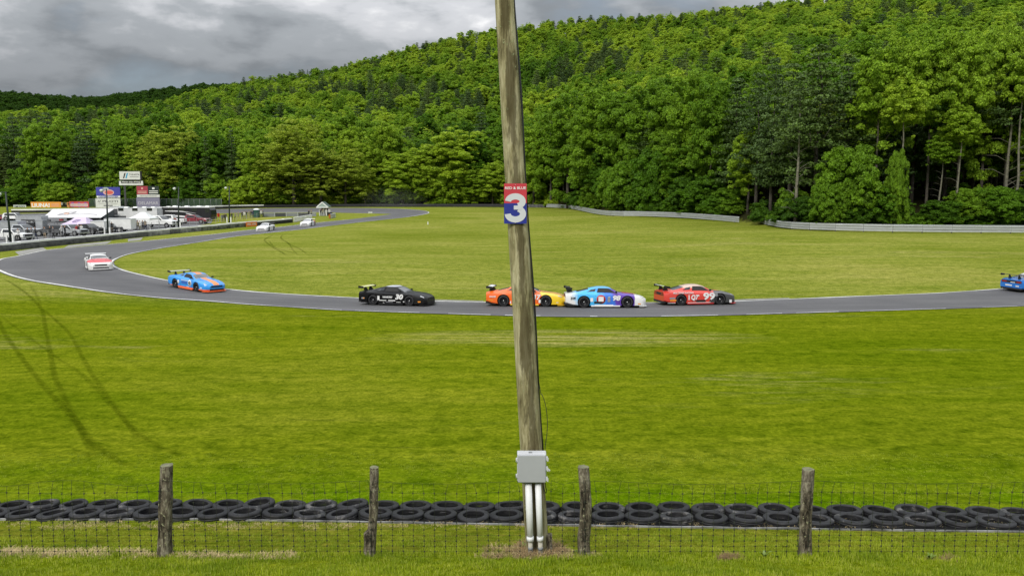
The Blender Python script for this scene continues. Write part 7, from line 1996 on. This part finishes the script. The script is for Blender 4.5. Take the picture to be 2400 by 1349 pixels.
def fill(y0, y1, dens, smul):
    a = (y1 - y0) * 2 * .70 * (y0 + y1) / 2
    for _ in range(int(a * dens)):
        y = rg.uniform(y0, y1); x = rg.uniform(-.70, .70) * y
        k = mnoise.noise(Vector((x * .9, y * 1.5, 0)))
        if MATF(x) - .02 < y < MATB(x) + .05: continue
        s = smul * rg.uniform(.7, 1.25) * (1 + .55 * k)
        pts.append((x, y, s, rg.uniform(0, 6.28), int(rg.integers(0, 4 if k > .05 else 3))))
fill(9.2, 11.3, 170, .75); fill(11.3, 13.6, 110, .6); fill(13.6, 19, 45, .5)
scatter("grass", GT, pts, "short mown grass nearest the viewer", "grass")
# pale clippings raked along the fence line and dead grass at the pole
hp = []
def patch_px(xa, xb, ya, yb, n, out, s=1.0, mod=2):
    for _ in range(n):
        px = rg.uniform(xa, xb); py = rg.normal((ya + yb)/2, (yb - ya)/4); p = G(px, py, 9.0)
        if mnoise.noise(Vector((p.x*2.2, p.y*2, 9))) < -.25: continue
        out.append((p.x, p.y, s*rg.uniform(.6, 1.3), rg.uniform(0, 6.28), int(rg.integers(0, mod))))
patch_px(-20, 330, 1291, 1307, 300, hp, .9); patch_px(420, 700, 1297, 1311, 170, hp, .8); patch_px(330, 420, 1297, 1305, 40, hp, .8)
patch_px(1130, 1400, 1296, 1308, 120, hp, .8); patch_px(1150, 1330, 1285, 1306, 160, hp, .9)
patch_px(0, 2400, 1222, 1240, 420, hp, .7)
scatter("dry_clippings", HT, hp, "pale dry grass clippings raked along the fence", "grass clippings")
sp_ = []
patch_px(1140, 1330, 1290, 1306, 260, sp_, .85); patch_px(1225, 1300, 1278, 1296, 160, sp_, 1.2); patch_px(1690, 1740, 1302, 1311, 34, sp_, .8); patch_px(2150, 2230, 1306, 1318, 24, sp_, .8)
scatter("dead_grass", ST_, sp_, "brown dead grass heaped at the foot of the pole", "dead grass")
# weeds
def weed(px, py, h, n, label, seed, Y=None):
    p = G(px, py, 9.0); rd = random.Random(seed); c = empty("weed", p, 0, label, "weed")
    mb = MB()
    for i in range(n):
        a = rd.random()*6.28; l = h * rd.uniform(.6, 1.1); w = rd.uniform(.012, .022); d = Vector((math.cos(a), math.sin(a)*.6, 0))
        V = []; m = 5
        for k in range(m + 1):
            t = k/m; c_ = d * (l*.55*t) + Vector((0, 0, l * (1.3*t - .75*t*t))); s = Vector((-d.y, d.x, 0)).normalized() * w * math.sin(math.pi*min(1, t*.85+.12))
            V += [tuple(c_ - s), tuple(c_ + s)]
        mb.add(V, [(2*k, 2*k+1, 2*k+3, 2*k+2) for k in range(m)], True)
    mb.build("leaf", WEED, c)
WEED = M("weed_green", (.11,.17,.012), .5, var=.3, vscale=10)
weed(1226, 1290, .26, 7, "broad-leafed weed at the left of the white conduits", 1); weed(1357, 1300, .16, 6, "small weed at the foot of the third fence post", 2)
weed(1238, 1283, .34, 5, "tall weed stem climbing the left conduit", 3); weed(1790, 1308, .22, 9, "dark weedy clump left of the fourth fence post", 4)
weed(2180, 1312, .16, 10, "low weedy clump near the right edge fence", 5); weed(1820, 1310, .14, 8, "smaller weed beside the dark clump by fourth post", 6)
# dust hanging over the hairpin exit
def dust():
    a, b = at(860, 486, 225), at(985, 455, 262)
    mb = MB(); cx = (a.x + b.x)/2; mb.lathe([(0, -1), (.5, -.85), (.85, -.5), (1, 0), (.85, .5), (.5, .85), (0, 1)], 20)
    m = bpy.data.materials.new("dust_volume"); m.use_nodes = True; nt = m.node_tree; nt.nodes.remove(nt.nodes["Principled BSDF"])
    v = nt.nodes.new("ShaderNodeVolumePrincipled"); v.inputs["Color"].default_value = (.8, .82, .74, 1); v.inputs["Density"].default_value = 0.012
    t = nt.nodes.new("ShaderNodeTexCoord"); ln = nt.nodes.new("ShaderNodeVectorMath"); ln.operation = 'LENGTH'; nt.links.new(t.outputs["Object"], ln.inputs[0])
    mr = nt.nodes.new("ShaderNodeMapRange"); mr.inputs[1].default_value = 1.0; mr.inputs[2].default_value = 0.1; mr.inputs[3].default_value = 0; mr.inputs[4].default_value = .003; nt.links.new(ln.outputs["Value"], mr.inputs[0])
    nt.links.new(mr.outputs[0], v.inputs["Density"]); nt.links.new(v.outputs[0], nt.nodes["Material Output"].inputs["Volume"])
    o = mb.build("dust_cloud", m, label="faint pale dust drifting over the hairpin exit", cat="dust", kind='stuff')
    o.location = (cx, 240, (a.z + b.z)/2 + .3); o.scale = (11, 16, 4.2)
dust()
